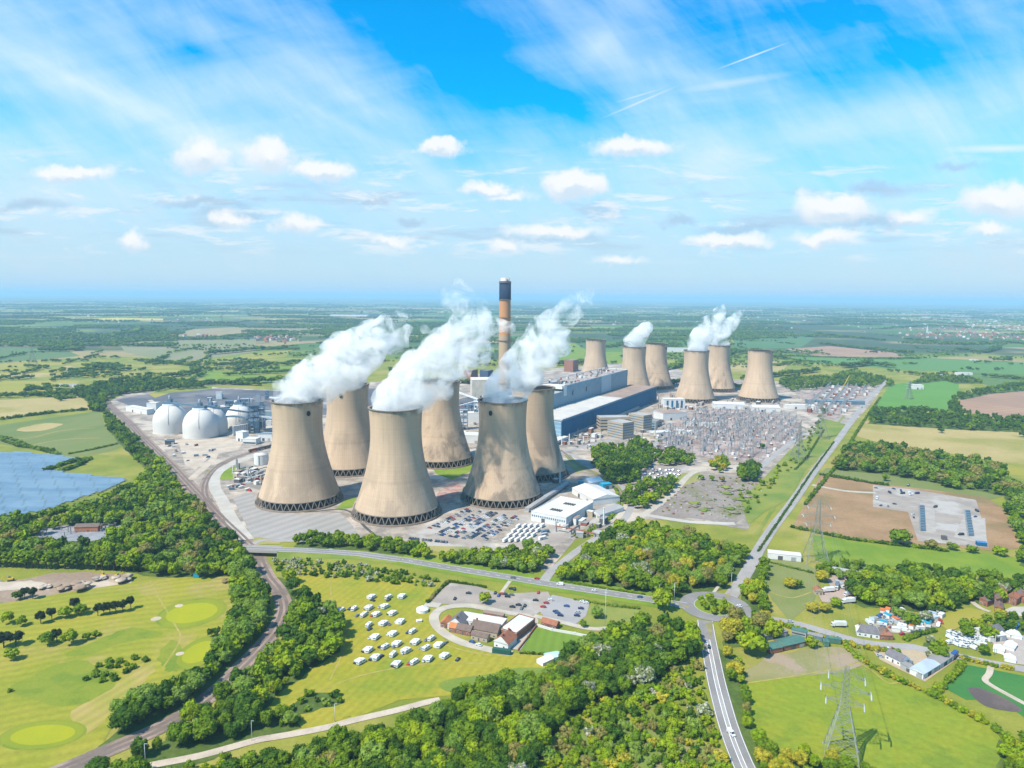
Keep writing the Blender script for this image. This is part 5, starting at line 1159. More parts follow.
# coal yard clutter
rr = random.Random(21)
for i in range(34):
    px, py = rr.uniform(206, 268), rr.uniform(398, 418) if i % 2 else rr.uniform(418, 431)
    if any(abs(px-a) < b for a, b in ((171, 18), (205, 20))) and py > 405: continue
    kk = rr.choice(['steel frame', 'white cabin', 'blue cabin']); t = gen('plant_cabin', kk+' among the conveyors behind the domes', 'plant cabin', px, py, R(10), 'plant behind the domes')
    L_, W_, H_ = rr.uniform(5, 14), rr.uniform(4, 9), rr.uniform(4, 17)
    MB().box(0, L_, 0, W_, 0, H_).build('wall', [{'s': steel_g, 'w': steel_w, 'b': steel_b}[kk[0]]], t); MB().box(-.2, L_+.2, -.2, W_+.2, H_, H_+.4).build('roof', [rr.choice([roof_w, steel_b])], t)

# ------------------------------------------------------------------ vehicles
tyre = mat('tyre', (.02, .02, .02), fine=0); hubm = mat('hub', (.4, .4, .42), metal=.6, rough=.4, fine=0)
CARC = {'white': (.72, .72, .72), 'silver': (.42, .44, .46), 'grey': (.16, .17, .18), 'black': (.02, .02, .025), 'blue': (.03, .09, .27), 'dark blue': (.015, .03, .10), 'red': (.42, .025, .02)}
CM = {k: mat('car_paint_'+k, v, rough=.25, spec=.6, fine=0, metal=.1) for k, v in CARC.items()}
_body = {}
def car_parts(kind, colour):
    key = (kind, colour)
    if key in _body: return _body[key]
    L, W, h1, h2 = {'car': (4.3, 1.75, .85, 1.45), 'van': (5.4, 2.0, 1.2, 2.3)}[kind]
    mb = MB(); P = []
    prof = {'car': [(-2.15, .3), (-2.15, .75), (-1.9, .92), (-1.0, .98), (1.45, 1.0), (2.1, .85), (2.15, .3)], 'van': [(-2.7, .35), (-2.7, 1.0), (-1.9, 1.25), (-1.2, 2.25), (2.65, 2.3), (2.7, .35)]}[kind]
    n_ = len(prof); vs = [(x, -W/2, z) for x, z in prof]+[(x, W/2, z) for x, z in prof]
    mb.add(vs, [tuple(range(n_))[::1], tuple(range(2*n_-1, n_-1, -1))]+[(i, i+n_, (i+1) % n_+n_, (i+1) % n_) for i in range(n_)])
    if kind == 'car': mb.add([(-.75, -.72, 1.42), (1.15, -.72, 1.42), (1.15, .72, 1.42), (-.75, .72, 1.42), (-.7, -.7, 1.46), (1.1, -.7, 1.46), (1.1, .7, 1.46), (-.7, .7, 1.46)], [(0, 3, 2, 1), (4, 5, 6, 7), (0, 1, 5, 4), (1, 2, 6, 5), (2, 3, 7, 6), (3, 0, 4, 7)])
    body = mb.mesh('body', [CM[colour]])
    mb = MB()
    if kind == 'car': mb.add([(-1.25, -.82, .96), (1.75, -.82, .98), (1.75, .82, .98), (-1.25, .82, .96), (-.75, -.7, 1.42), (1.15, -.7, 1.42), (1.15, .7, 1.42), (-.75, .7, 1.42)], [(4, 5, 6, 7), (0, 1, 5, 4), (1, 2, 6, 5), (2, 3, 7, 6), (3, 0, 4, 7)])
    else: mb.add([(-1.92, -.9, 1.3), (-1.92, .9, 1.3), (-1.26, .9, 2.2), (-1.26, -.9, 2.2)], [(3, 2, 1, 0)]); mb.box(-1.3, -.5, -1.02, 1.02, 1.4, 2.0)
    gl = mb.mesh('windows', [glass])
    mb = MB(); mb.tube((0, -.12, 0), (0, .12, 0), .33, 12); wh = mb.mesh('wheel', [tyre])
    _body[key] = (body, gl, wh, L, W); return _body[key]
def vehicle(x, y, rz, kind, colour, label, group=None, z=.35, simple=False, name=None):
    b, gl, wh, L, W = car_parts(kind, colour)
    t = empty(name or ('van' if kind == 'van' else 'parked_car'), (x, y, z), rz, label, kind, group); link('body', b, t); link('windows', gl, t)
    if not simple:
        for sx in (-.31, .31):
            for sy in (-.5, .5): link('wheel', wh, t, (sx*L, sy*W*.92, .33))
    return t
cw = ['white', 'silver', 'grey', 'black', 'blue', 'dark blue', 'red']
rr = random.Random(31)
ORD = ['first', 'second', 'third', 'fourth', 'fifth']
ROWS = [((432, 529), (471, 509.5)), ((437, 536.5), (485, 511)), ((451, 538.5), (495, 512.5)), ((466, 539.5), (508, 515.5)), ((482, 540), (519, 516.5))]
for ri, (a, b_) in enumerate(ROWS):
    a, b_ = Vector(g(*a)), Vector(g(*b_)); d = (b_-a); L = d.length; d.normalize(); nrm = Vector((-d.y, d.x)); k = int(L/3.4)
    for side in (-1, 1):
        for i in range(k):
            if rr.random() < .30: continue
            p = a+d*(i*L/k)+nrm*side*2.7; c = rr.choices(cw, [5, 4, 4, 4, 2, 4, .8])[0]
            vehicle(p.x, p.y, math.atan2(nrm.y, nrm.x), 'car', c, '%s car in the %s double row from the left, staff car park' % (c, ORD[ri]), 'cars in the staff car park', simple=True)
for i in range(15):
    if i in (4, 9): continue
    x, y = g(410+i*2.6, 539+i*.28); c = rr.choice(['black', 'dark blue', 'grey']); vehicle(x, y, R(80), 'car', c, '%s car in the single line below the staff car park' % c, 'cars along the lower edge of the staff car park', simple=True)
for i in range(5):
    for j in range(4):
        x, y = g(505+i*6.0+j*4.4, 542-j*4.6-i*.2)
        t = empty('white_trailer', (x, y, .35), R(62), 'white box trailer in the tight block beside the white hall', 'trailer', 'white trailers parked beside the hall'); MB().box(-3.5, 3.5, -1.2, 1.2, .7, 3.3).build('box', [white_w], t)
        mb = MB(); mb.tube((1.5, -1.1, .4), (1.5, 1.1, .4), .4, 8); mb.tube((-1.5, -1.1, .4), (-1.5, 1.1, .4), .4, 8); mb.build('wheels', [tyre], t)
Z7 = lambda ox, oy, s: (lambda x, y: (ox+x/s, oy+y/s))
cz = Z7(420, 575, 7.314)
for x_, y_, c in [(355, 140, 'black'), (255, 180, 'black'), (550, 138, 'black'), (575, 157, 'blue'), (595, 145, 'red'), (620, 147, 'dark blue'), (640, 165, 'black'), (668, 152, 'grey'), (668, 106, 'black'), (690, 109, 'black'), (865, 135, 'red'), (845, 192, 'black'), (720, 226, 'black'), (675, 240, 'black'), (742, 252, 'grey'), (766, 232, 'black')]:
    px, py = cz(x_, y_); x, y = g(px, py); vehicle(x, y, R(rr.choice([75, 80, -10])), 'car', c, '%s car parked on the gravel %s' % (c, 'left of the lone tree' if px < 480 else 'right of the lone tree' if px < 515 and py < 600 else 'before the club entrance' if py > 600 else 'at the right end near the fence'), 'cars on the gravel of the club car park', z=.42)
cz = Z7(540, 575, 6.4)
for x_, y_, c in [(170, 205, 'blue'), (100, 240, 'dark blue'), (130, 265, 'dark blue'), (112, 250, 'blue'), (262, 220, 'dark blue'), (240, 246, 'silver'), (236, 266, 'dark blue'), (272, 176, 'white'), (296, 184, 'white'), (70, 165, 'white'), (40, 185, 'red'), (20, 210, 'red')]:
    px, py = cz(x_, y_); x, y = g(px, py); vehicle(x, y, R(-15), 'car', c, '%s car on the tarmac part of the club car park' % c, 'cars on the tarmac car park', z=.42)
for px, py, k, c, rz, lab in [(560, 585.5, 'van', 'white', -12, 'white van driving on the main road above the club car park'), (594.5, 591.5, 'car', 'white', -12, 'white car on the main road right of the van'), (513, 578.5, 'car', 'grey', -10, 'grey car on the main road left of the junction'), (537, 579.5, 'car', 'red', 170, 'red car on the main road at the junction'),
                              (739.5, 607, 'car', 'white', -40, 'white car leaving the roundabout to the east'), (836, 444.5, 'van', 'white', 60, 'white van on the far part of the north road'), (487, 637, 'car', 'blue', -30, 'blue car at the back of the club building'), (472, 643, 'car', 'blue', -30, 'blue car on the drive behind the club'), (479, 646, 'car', 'white', -30, 'white car on the drive behind the club'), (902, 635, 'car', 'red', 10, 'red car at the bungalow'), (709, 648, 'car', 'black', 78, 'black car on the south road just below the roundabout'), (731, 735, 'van', 'white', 108, 'white van on the south road near the bottom of the view'), (790, 622.5, 'car', 'silver', 170, 'silver car on the east road above the green sheds'), (776, 524, 'car', 'white', 55, 'white car on the north road beside the bare soil field'), (330, 552, 'van', 'silver', -5, 'silver van on the main road near the railway bridge'), (640, 598, 'car', 'blue', -12, 'blue car on the main road near the big tree'), (862, 408, 'van', 'grey', 60, 'grey van far along the north road'), (965, 658, 'car', 'grey', -15, 'grey car on the east road right of the blue truck')]:
    x, y = g(px, py); vehicle(x, y, R(rz), k, c, lab, z=.42)
# caravans
def caravan(x, y, rz, awn, label, group, z=.15):
    t = empty('caravan', (x, y, z), rz, label, 'caravan', group)
    mb = MB(); prof = [(-3, .5), (-3.1, 1.1), (-2.9, 2.2), (-2.3, 2.65), (2.2, 2.65), (2.9, 2.3), (3.05, 1.2), (2.9, .5)]; n_ = len(prof)
    mb.add([(a, -1.15, b) for a, b in prof]+[(a, 1.15, b) for a, b in prof], [tuple(range(n_)), tuple(range(2*n_-1, n_-1, -1))]+[(i, i+n_, (i+1) % n_+n_, (i+1) % n_) for i in range(n_)])
    mb.build('body', [CM['white']], t)
    MB().box(-3.12, -2.94, -.9, .9, 1.35, 2.1).build('front_window', [glass_b], t)
    MB().box(-1.8, -.4, -1.2, -1.15, 1.3, 2.0).build('side_window', [glass_b], t); MB().box(.6, 2.0, -1.2, -1.15, 1.3, 2.0).build('side_window', [glass_b], t)
    MB().box(-.5, .4, -.35, .35, 2.65, 2.8).build('skylight', [roof_dk], t); MB().box(-4.3, -3, -.08, .08, .45, .6).build('towbar', [steel_g], t)
    mb = MB(); mb.tube((.1, -1.1, .35), (.1, 1.1, .35), .35, 10); mb.build('wheels', [tyre], t)
    if awn:
        mb = MB(); mb.add([(-2.4, 1.15, 2.5), (2.2, 1.15, 2.5), (2.2, 3.9, 1.9), (-2.4, 3.9, 1.9), (-2.4, 1.15, 0), (2.2, 1.15, 0), (2.2, 3.9, 0), (-2.4, 3.9, 0)], [(0, 1, 2, 3), (3, 2, 6, 7), (0, 3, 7, 4), (1, 5, 6, 2)]); mb.build('awning', [mat('awning', (.60, .61, .62), fine=.02) if 'awning' not in MATS else MATS['awning']], t)
    return t
cz = Z7(330, 580, 7.314)
CV = [(312, 118), (428, 118), (535, 113), (83, 215), (178, 203), (293, 198), (407, 188), (245, 250), (347, 246), (465, 238), (285, 322), (400, 313), (525, 300), (605, 370), (340, 413), (468, 390), (742, 423), (500, 463), (635, 450), (405, 483), (290, 508), (805, 473), (705, 492), (565, 513), (345, 563), (462, 540), (228, 593), (498, 613), (618, 595), (730, 573), (848, 553)]
CARP = [(312, 150, 'black'), (428, 148, 'black'), (510, 130, 'red'), (52, 236, 'black'), (146, 212, 'dark blue'), (262, 208, 'grey'), (366, 198, 'silver'), (200, 262, 'grey'), (310, 260, 'red'), (432, 246, 'black'), (290, 362, 'dark blue'), (425, 325, 'grey'), (488, 305, 'silver'), (572, 385, 'dark blue'), (295, 425, 'silver'), (430, 400, 'silver'), (706, 440, 'grey'), (472, 488, 'grey'), (606, 460, 'blue'), (370, 497, 'dark blue'), (250, 520, 'black'), (846, 462, 'grey'), (672, 505, 'silver'), (540, 535, 'silver'), (302, 580, 'black'), (375, 562, 'dark blue'), (192, 603, 'black'), (467, 635, 'black'), (580, 612, 'red'), (692, 592, 'silver'), (935, 583, 'black'), (262, 243, 'white')]
for i, (x_, y_) in enumerate(CV):
    px, py = cz(x_, y_+18); x, y = g(px, py); row = 1+min(4, int(y_//110))
    caravan(x, y, R(rr.choice([55, 60, 65, 70])), i % 3 != 1, 'white caravan %s in the meadow, %s of the pitches' % ('with a pale awning' if i % 3 != 1 else 'without awning', ['top row', 'second band', 'middle band', 'fourth band', 'bottom band'][row-1]+(' left half' if x_ < 400 else ' right half')), 'caravans pitched in the meadow')
for x_, y_, c in CARP:
    px, py = cz(x_, y_+4); x, y = g(px, py); vehicle(x, y, R(rr.choice([60, 65, 150])), 'car', c, '%s car beside a caravan in the %s part of the meadow' % (c, 'upper' if y_ < 260 else 'middle' if y_ < 450 else 'lower'), 'cars beside the caravans', z=.15)
def tent(px, py, L, W, H_, m, label, rz=20, name='marquee', cat='marquee', oct=False):
    t = gen(name, label, cat, px, py, R(rz), None, .15)
    if oct: MB().lathe([(L/2, 0), (L/2, 2.2)], 8, cap=False).build('wall', [m], t); MB().lathe([(L/2+.2, 2.15), (L/4, 3.3), (.1, H_)], 8, smooth=False, cap=False).build('roof', [m], t)
    else:
        MB().box(0, L, 0, W, 0, H_*.6).build('wall', [m], t); mb = MB(); mb.gable(0, L, 0, W, H_*.6, H_, 0, .2, 'x', 0); mb.build('roof', [m], t)
canv = mat('white_canvas', (.70, .70, .69), fine=.03)
tent(422.5, 611.5, 9, 9, 4.6, canv, 'round white gazebo tent by the club drive', oct=True)
tent(417, 623, 3.5, 2.2, 2, canv, 'small white kiosk on the bare patch in the meadow', name='kiosk', cat='kiosk')
tent(543, 667, 9, 6, 4, canv, 'white marquee at the corner of the meadow, lower one', rz=40); tent(548, 662, 9, 7, 3.5, mat('pale_blue_canvas', (.42, .58, .68), fine=.03), 'pale blue topped marquee at the corner of the meadow', rz=20)

# ------------------------------------------------------------------ club
def roofbox(A_, B_, W, H_, wallm, roofm, label, **k): return blk2(A_, B_, W, H_, wallm, roofm, label, **k)
roofbox((500, 636), (516.5, 641), 25, 4.6, brick, roof_w, 'club hall with large white flat roof', cat='club building', name='club_building', win=1)
roofbox((458, 625), (501, 632.5), 12, 4, white_w, roof_w, 'long low club wing with white flat roof', cat='club building', name='club_building', par=0)
house((447.5, 629), (463.5, 631.5), 12, 3.6, white_w, slate, 'slate roofed house at the left end of the club', chim=1)
house((440.5, 627.5), (448, 628.5), 9, 3.4, brick, tile_o, 'small orange tiled annex at the club left end', chim=0, axis='y'); house((449, 632), (458, 633.5), 6, 3.2, brick, tile_o, 'orange tiled lean-to before the slate roofed house', chim=0)
house((471, 634), (497, 639), 10, 4, beige, slate_b, 'brown roofed club wing in front of the long white roof', chim=1)
house((456, 633.5), (470, 636.5), 7, 3.2, brick, slate_b, 'brown roofed outbuilding left of the brown roofed wing', chim=0)
house((471, 639.5), (487, 643), 5, 3.2, beige, slate_b, 'low beige extension behind the brown roofed wing', chim=0)
house((494, 647), (508, 651), 12, 4.2, white_w, tile, 'white walled club house with red tiled roof', chim=2, axis='y')
t = gen('shipping_container', 'dark green container behind the red roofed club house', 'container', 492, 653.5, R(-14)); MB().box(0, 12, 0, 3, 0, 2.8).build('body', [mat('dark_green_sheet', (.02, .09, .07), rough=.6, fine=.05)], t); MB().box(-.06, 0, .2, 2.8, .2, 2.6).build('door', [roof_dk], t)
for k, (x0, y0, L_) in enumerate([(541, 622, 18), ]): house((541, 626), (556, 630), 6, 2.8, brick, tile, 'small brick pavilion with red roof at the head of the bowling green', chim=0)
roofbox((483, 616.5), (503, 620), 4, 2.6, brick, roof_b, 'narrow brick porch range at the front of the club', cat='club building', name='club_building', par=0)
def wall(pts, w_, h_, m, label, name='wall', cat='wall'):
    W = [g(*p) for p in pts]; t = empty(name, (W[0][0], W[0][1], .1), 0, label, cat); mb = MB(); ox, oy = W[0]
    for i in range(len(W)-1):
        a, b_ = W[i], W[i+1]; L = math.dist(a, b_); an = math.atan2(b_[1]-a[1], b_[0]-a[0]); c, s = math.cos(an), math.sin(an)
        P = [(u, v, z) for z in (0, h_) for u, v in ((0, -w_/2), (L, -w_/2), (L, w_/2), (0, w_/2))]
        mb.add([(a[0]-ox+u*c-v*s, a[1]-oy+u*s+v*c, z) for u, v, z in P], [(0, 3, 2, 1), (4, 5, 6, 7), (0, 1, 5, 4), (1, 2, 6, 5), (2, 3, 7, 6), (3, 0, 4, 7)])
    mb.build('panel', [m], t)
    mb = MB()
    for i in range(len(W)-1): mb.box(W[i][0]-ox-w_, W[i][0]-ox+w_, W[i][1]-oy-w_, W[i][1]-oy+w_, 0, h_+.2)
    mb.build('pier', [m], t)
wall([(536, 626), (552, 631), (575, 635), (592, 638.5)], .5, 1.8, white_w, 'white boundary wall at the head of the bowling green'); wall([(536, 627), (528, 638), (518, 651)], .6, 1.4, brick, 'dark brick wall beside the bowling green path')

# ------------------------------------------------------------------ white sheds and the long duct beside the front right tower
t = gen('covered_walkway', 'long narrow grey covered duct beside the front right cooling tower', 'walkway', 529, 513, 0); a, L, rz = edge((529, 513), (569, 486)); t.rotation_euler = (0, 0, rz)
MB().box(0, L, 0, 5, 1.5, 4.5).build('wall', [steel_g], t); mb = MB(); mb.gable(0, L, 0, 5, 4.5, 5.6, 0, .2, 'x', 0); mb.build('roof', [roof_l], t); [MB().box(i*L/10, i*L/10+.6, .5, 4.5, 0, 1.5).build('pier', [conc], t) for i in range(11)]
blk2((572, 494), (593, 506), 34, 7, white_w, roof_w, 'white double roofed store behind the big white hall', cat='hall', name='hall', roof='low')
blk2((590, 516), (600, 519), 40, 4, white_w, roof_l, 'long low white store along the rail loop', cat='hall', name='hall', roof='low')
tent(590, 488, 20, 16, 10, canv, 'white gabled shelter with a dark doorway near the teal shed', rz=30); blk2((603, 490), (612, 489), 9, 6, teal, teal, 'small bright teal shed inside the rail loop', cat='shed', name='shed', par=0)
blk2((578, 485), (585, 485.5), 6, 4, teal, teal, 'tiny teal cabin left of the white gabled shelter', cat='shed', name='shed', par=0)
blk2((545, 480), (565, 478), 20, 5, steel_b, clad_d, 'dark blue roofed pump house behind the front right tower', cat='pump house', name='pump_house')
blk2((556, 474), (562, 473), 8, 4, white_w, roof_w, 'small white cabin beside the dark blue pump house', cat='hut', name='hut')
for i in range(10): 
    px, py = 540+i*6.4-(i % 3)*5, 541-i*4.6+(i % 3)*1.3; t = gen('portable_cabin', '%s portable cabin in the yard below the white hall' % ['white', 'grey', 'blue'][i % 3], 'portable cabin', px, py, R(35+rr.uniform(-5, 5)), 'portable cabins below the white hall'); MB().box(0, 8, 0, 3, .2, 2.9).build('body', [[white_w, grey_w, steel_b][i % 3]], t); MB().box(2, 3, -.05, 0, .3, 2.2).build('door', [roof_dk], t)
sheet('site_ground', [(585, 527), (603, 520), (618, 503), (612, 508), (596, 518), (580, 527)], .9, conc)

# ------------------------------------------------------------------ pylons
pyl = mat('pylon_steel', (.27, .29, .24), rough=.6, metal=.2, fine=.05); insm = mat('insulator', (.40, .44, .43), rough=.3, fine=0)
def pylon(x, y, H_, rz, label, r=.17, z=.1):
    t = empty('pylon', (x, y, z), rz, label, 'pylon'); hb = H_*.17; ht = 1.0
    wz = lambda zz: hb+(2.1-hb)*min(1, zz/(H_*.58)) if zz < H_*.58 else 2.1+(ht-2.1)*(zz-H_*.58)/(H_*.42)
    lv = [0, .13, .25, .36, .46, .54, .61, .67, .73, .79, .85, .91, .96, 1.0]
    for sx, sy in ((-1, -1), (1, -1), (1, 1), (-1, 1)):
        mb = MB()
        for a, b_ in zip(lv[:-1], lv[1:]): mb.tube((sx*wz(a*H_), sy*wz(a*H_), a*H_), (sx*wz(b_*H_), sy*wz(b_*H_), b_*H_), r*(1.5 if a < .5 else 1.0), 4)
        mb.box(sx*hb-.6, sx*hb+.6, sy*hb-.6, sy*hb+.6, -.2, .4); mb.build('leg', [pyl], t)
    mb = MB()
    C4 = [(-1, -1), (1, -1), (1, 1), (-1, 1)]
    for k, (a, b_) in enumerate(zip(lv[:-1], lv[1:])):
        for i in range(4):
            p, q = C4[i], C4[(i+1) % 4]; w0, w1 = wz(a*H_), wz(b_*H_)
            mb.tube((p[0]*w0, p[1]*w0, a*H_), (q[0]*w1, q[1]*w1, b_*H_), r*.55, 4); mb.tube((q[0]*w0, q[1]*w0, a*H_), (p[0]*w1, p[1]*w1, b_*H_), r*.55, 4); mb.tube((p[0]*w1, p[1]*w1, b_*H_), (q[0]*w1, q[1]*w1, b_*H_), r*.5, 4)
    mb.build('lattice', [pyl], t)
    tips = []
    for zz, al in ((.60, H_*.18), (.74, H_*.235), (.88, H_*.17)):
        w0 = wz(zz*H_)
        mb = MB()
        for s in (-1, 1):
            tip = (s*al, 0, zz*H_+.6)
            for sy in (-1, 1):
                mb.tube((s*w0, sy*w0, zz*H_), tip, r*.6, 4); mb.tube((s*w0, sy*w0, zz*H_+3.2), tip, r*.6, 4)
                for f in (.25, .5, .75):
                    q0 = (s*(w0+(al-w0)*f), sy*w0*(1-f), zz*H_+.6*f); q1 = (s*(w0+(al-w0)*f), sy*w0*(1-f), zz*H_+3.2+(.6-3.2)*f); mb.tube(q0, q1, r*.45, 4); mb.tube(q0, (q0[0], -q0[1], q0[2]), r*.45, 4)
        mb.build('crossarm', [pyl], t)
        for s in (-1, 1):
            mb = MB(); tip = Vector((s*al, 0, zz*H_+.5))
            mb.tube(tip, tip+Vector((0, -4.0, -.9)), .3, 6); mb.tube(tip, tip+Vector((0, 4.0, -.9)), .3, 6)
            for k in range(6): a0_ = tip+Vector((0, -.8-k*.55, -.18-k*.12)); mb.tube(a0_, a0_+Vector((0, -.16, -.03)), .42, 8)
            mb.build('insulator', [insm], t); tips.append(tip)
    Mx = Matrix.Translation((x, y, z)) @ Matrix.Rotation(rz, 4, 'Z')
    return t, [Mx @ p for p in tips]
def hfor(px, pyb, pyt):
    x, y = g(px, pyb); lo, hi = 5, 120
    for _ in range(40):
        m_ = (lo+hi)/2
        if proj(x, y, m_)[1] > pyt: lo = m_
        else: hi = m_
    return x, y, lo
TP = []
for px, pb_, pt, rz, r, lab in [(841, 757, 667, -24, .20, 'tall lattice pylon in the near green field, largest of all'), (815.5, 561, 500, -10, .2, 'lattice pylon behind the low white store by the lorry yard'), (820, 439, 402, 20, .24, 'lattice pylon in the verge beside the switchyard, farther one'), (798, 460, 424, 20, .22, 'slender lattice pylon in the verge beside the switchyard, nearer one'),
                          (908.5, 399, 381, 30, .3, 'pale pylon alone in the bright crop field'), (33, 367, 341, 30, .3, 'distant pylon in the yellow green field on the left'), (222, 322, 314, 30, .6, 'tiny white pylon on the far plain above the domes'), (841, 590, 545, -10, .18, 'lattice pylon beside the lorry yard')][:7]:
    x, y, h = hfor(px, pb_, pt); TP.append(pylon(x, y, h, R(rz), lab, r))
wirem = mat('cable', (.25, .26, .26), fine=0)
for a, b_, nm in ((0, 1, 'near pylon to the one behind the white store'), (1, 3, 'white store pylon to the switchyard verge')):
    for k in range(6):
        p, q = TP[a][1][k], TP[b_][1][k]; mb = MB(); n_ = 14; pr = p
        for i in range(1, n_+1):
            f = i/n_; c = p.lerp(q, f); c.z -= 4*f*(1-f)*(p-q).length*.025; mb.tube(pr, c, .05, 4); pr = c
        tag(mb.build('power_cable', [wirem]), 'overhead cable sagging from the %s' % nm, 'cable', 'overhead cables between pylons')

# ------------------------------------------------------------------ switchyard
SY = [g(*p) for p in [(652, 450), (673, 427), (700, 413), (750, 411), (797, 422), (799, 435), (757, 463), (695, 456)]]
ay_, Ly, ry = edge((695, 456), (757, 463)); ry = math.atan2(*(Vector(g(757, 463))-Vector(g(797, 423))).yx)
def lattice_post(mb, x, y, h, r=.16, w0=.7): 
    for sx, sy in ((-1, -1), (1, -1), (1, 1), (-1, 1)): mb.tube((x+sx*w0, y+sy*w0, 0), (x+sx*w0*.5, y+sy*w0*.5, h), r, 4)
    for k in range(4): z0, z1 = k*h/4, (k+1)*h/4; mb.tube((x-w0, y-w0, z0), (x+w0*.8, y-w0*.8, z1), r*.6, 4); mb.tube((x-w0, y+w0, z0), (x-w0*.8, y-w0*.8, z1), r*.6, 4)
g0 = empty('gantry', (0, 0, 0), 0); mb = MB()
lattice_post(mb, -9, 0, 14); c1_ = mb.build('post', [steel_g], g0); mb = MB(); lattice_post(mb, 9, 0, 14); mb.build('post', [steel_g], g0)
mb = MB()
for s in (-.4, .4): mb.tube((-9, s, 13), (9, s, 13), .14, 4); mb.tube((-9, s, 14), (9, s, 14), .14, 4)
for k in range(9): mb.tube((-9+2*k, -.4, 13), (-8+2*k, .4, 14), .09, 4)
mb.build('beam', [steel_g], g0)
for k in (-6, 0, 6): MB().tube((k, 0, 13), (k, 0, 10.4), .28, 6).build('insulator', [insm], g0)
i0 = empty('insulator_post', (0, 0, 0), 0); MB().box(-.45, .45, -.45, .45, 0, 2.6).build('stand', [steel_g], i0); mb = MB(); mb.tube((0, 0, 2.6), (0, 0, 6.6), .22, 6)
for k in range(6): mb.tube((0, 0, 2.9+k*.6), (0, 0, 3.05+k*.6), .45, 8)
mb.build('insulator', [mat('brown_insulator', (.22, .12, .09), rough=.3, fine=0)], i0); MB().box(-1.2, 1.2, -.12, .12, 6.6, 6.8).build('busbar', [steel_w], i0)
t0_ = empty('transformer', (0, 0, 0), 0); MB().box(-4, 4, -2.2, 2.2, .3, 4.6).build('tank', [grey_w], t0_); [MB().box(-4+k*1.1, -3.6+k*1.1, -3.4, -2.2, .8, 4.0).build('radiator', [steel_g], t0_) for k in range(8)]
MB().lathe([(.9, 0), (.9, 5)], 12).build('conservator', [grey_w], t0_).matrix_local = Matrix.Translation((-2.5, 1, 5.6)) @ Matrix.Rotation(R(90), 4, 'Y')
for k in (-2.5, 0, 2.5): MB().tube((k, 0, 4.6), (k, -.6, 8.2), .28, 6, r2=.14).build('bushing', [MATS['brown_insulator']], t0_)
first = {'g': g0, 'i': i0, 't': t0_}; used_ = set()
def place(k, x, y, rz, label, cat, group, sc_=1.0):
    o = first[k]
    if k in used_: o = copy_tree(o)
    used_.add(k); o.location = (x, y, .3); o.rotation_euler = (0, 0, rz); o.scale = (sc_,)*3; tag(o, label, cat, group); return o
rr = random.Random(77); u_ = Vector((math.cos(ry), math.sin(ry))); v_ = Vector((-u_.y, u_.x)); o_ = Vector(g(757, 463))
PARTS_BY_SIDE = lambda px, py: ('the near side' if py > 440 else 'the far side' if py < 425 else 'the middle')+' of the switchyard'
ng = ni = 0
for a in range(-30, 31):
    for b_ in range(-30, 31):
        p = o_+u_*(a*19.5)+v_*(b_*15.5)
        if not inside((p.x, p.y), SY): continue
        px, py = proj(p.x, p.y); sd_ = PARTS_BY_SIDE(px, py)
        if rr.random() < .62 and ng < 260: ng += 1; place('g', p.x, p.y, ry+(math.pi/2 if (a+b_) % 7 == 0 else 0), 'grey lattice gantry on %s' % sd_, 'gantry', 'gantries on '+sd_, rr.uniform(.8, 1.25))
        for k in range(2):
            if rr.random() < .8 and ni < 280: ni += 1; q = p+u_*rr.choice([-6, 0, 6])+v_*rr.uniform(4, 11); place('i', q.x, q.y, ry, 'brown insulator post on %s' % sd_, 'insulator post', 'insulator posts on '+sd_, rr.uniform(1, 1.5))
        if rr.random() < .14: q = p+v_*8; place('t', q.x, q.y, ry, 'grey transformer with three bushings on %s' % sd_, 'transformer', 'transformers on '+sd_)
for i, (x, y) in enumerate(scatter(SY, 26)[:70]):
    t = empty('relay_hut', (x, y, .3), ry, '%s relay hut on %s' % (['white', 'pale grey', 'red brown'][i % 3], PARTS_BY_SIDE(*proj(x, y))), 'hut', 'relay huts on '+PARTS_BY_SIDE(*proj(x, y))); L_ = rr.uniform(3, 9); MB().box(0, L_, 0, 3.5, 0, 2.8).build('wall', [[white_w, grey_w, rust][i % 3]], t); MB().box(-.2, L_+.2, -.2, 3.7, 2.8, 3.1).build('roof', [roof_w], t)
SY2 = [g(*p) for p in [(806, 412), (812, 396), (826, 388), (865, 386), (866, 392), (846, 410), (832, 418)]]
for a in range(-20, 20):
    for b_ in range(-20, 20):
        p = Vector(SY2[0])+u_*(a*22)+v_*(b_*20)
        if not inside((p.x, p.y), SY2): continue
        if ng < 295 and rr.random() < .8: ng += 1; place('g', p.x, p.y, ry, 'lattice gantry in the far compound beside the north road', 'gantry', 'gantries in the far compound', 1.15)
        t = empty('site_cabin', (p.x+6, p.y+6, .3), ry, '%s building in the far compound beside the north road' % ('red brown' if (a+b_) % 3 == 0 else 'white' if (a+b_) % 3 == 1 else 'grey'), 'site building', 'buildings in the far compound'); L_, W_, H_ = rr.uniform(6, 14), rr.uniform(5, 9), rr.uniform(3, 7)
        MB().box(0, L_, 0, W_, 0, H_).build('wall', [[rust, white_w, grey_w][(a+b_) % 3]], t); MB().box(-.3, L_+.3, -.3, W_+.3, H_, H_+.4).build('roof', [[roof_b, roof_w, roof_l][(a+b_) % 3]], t)
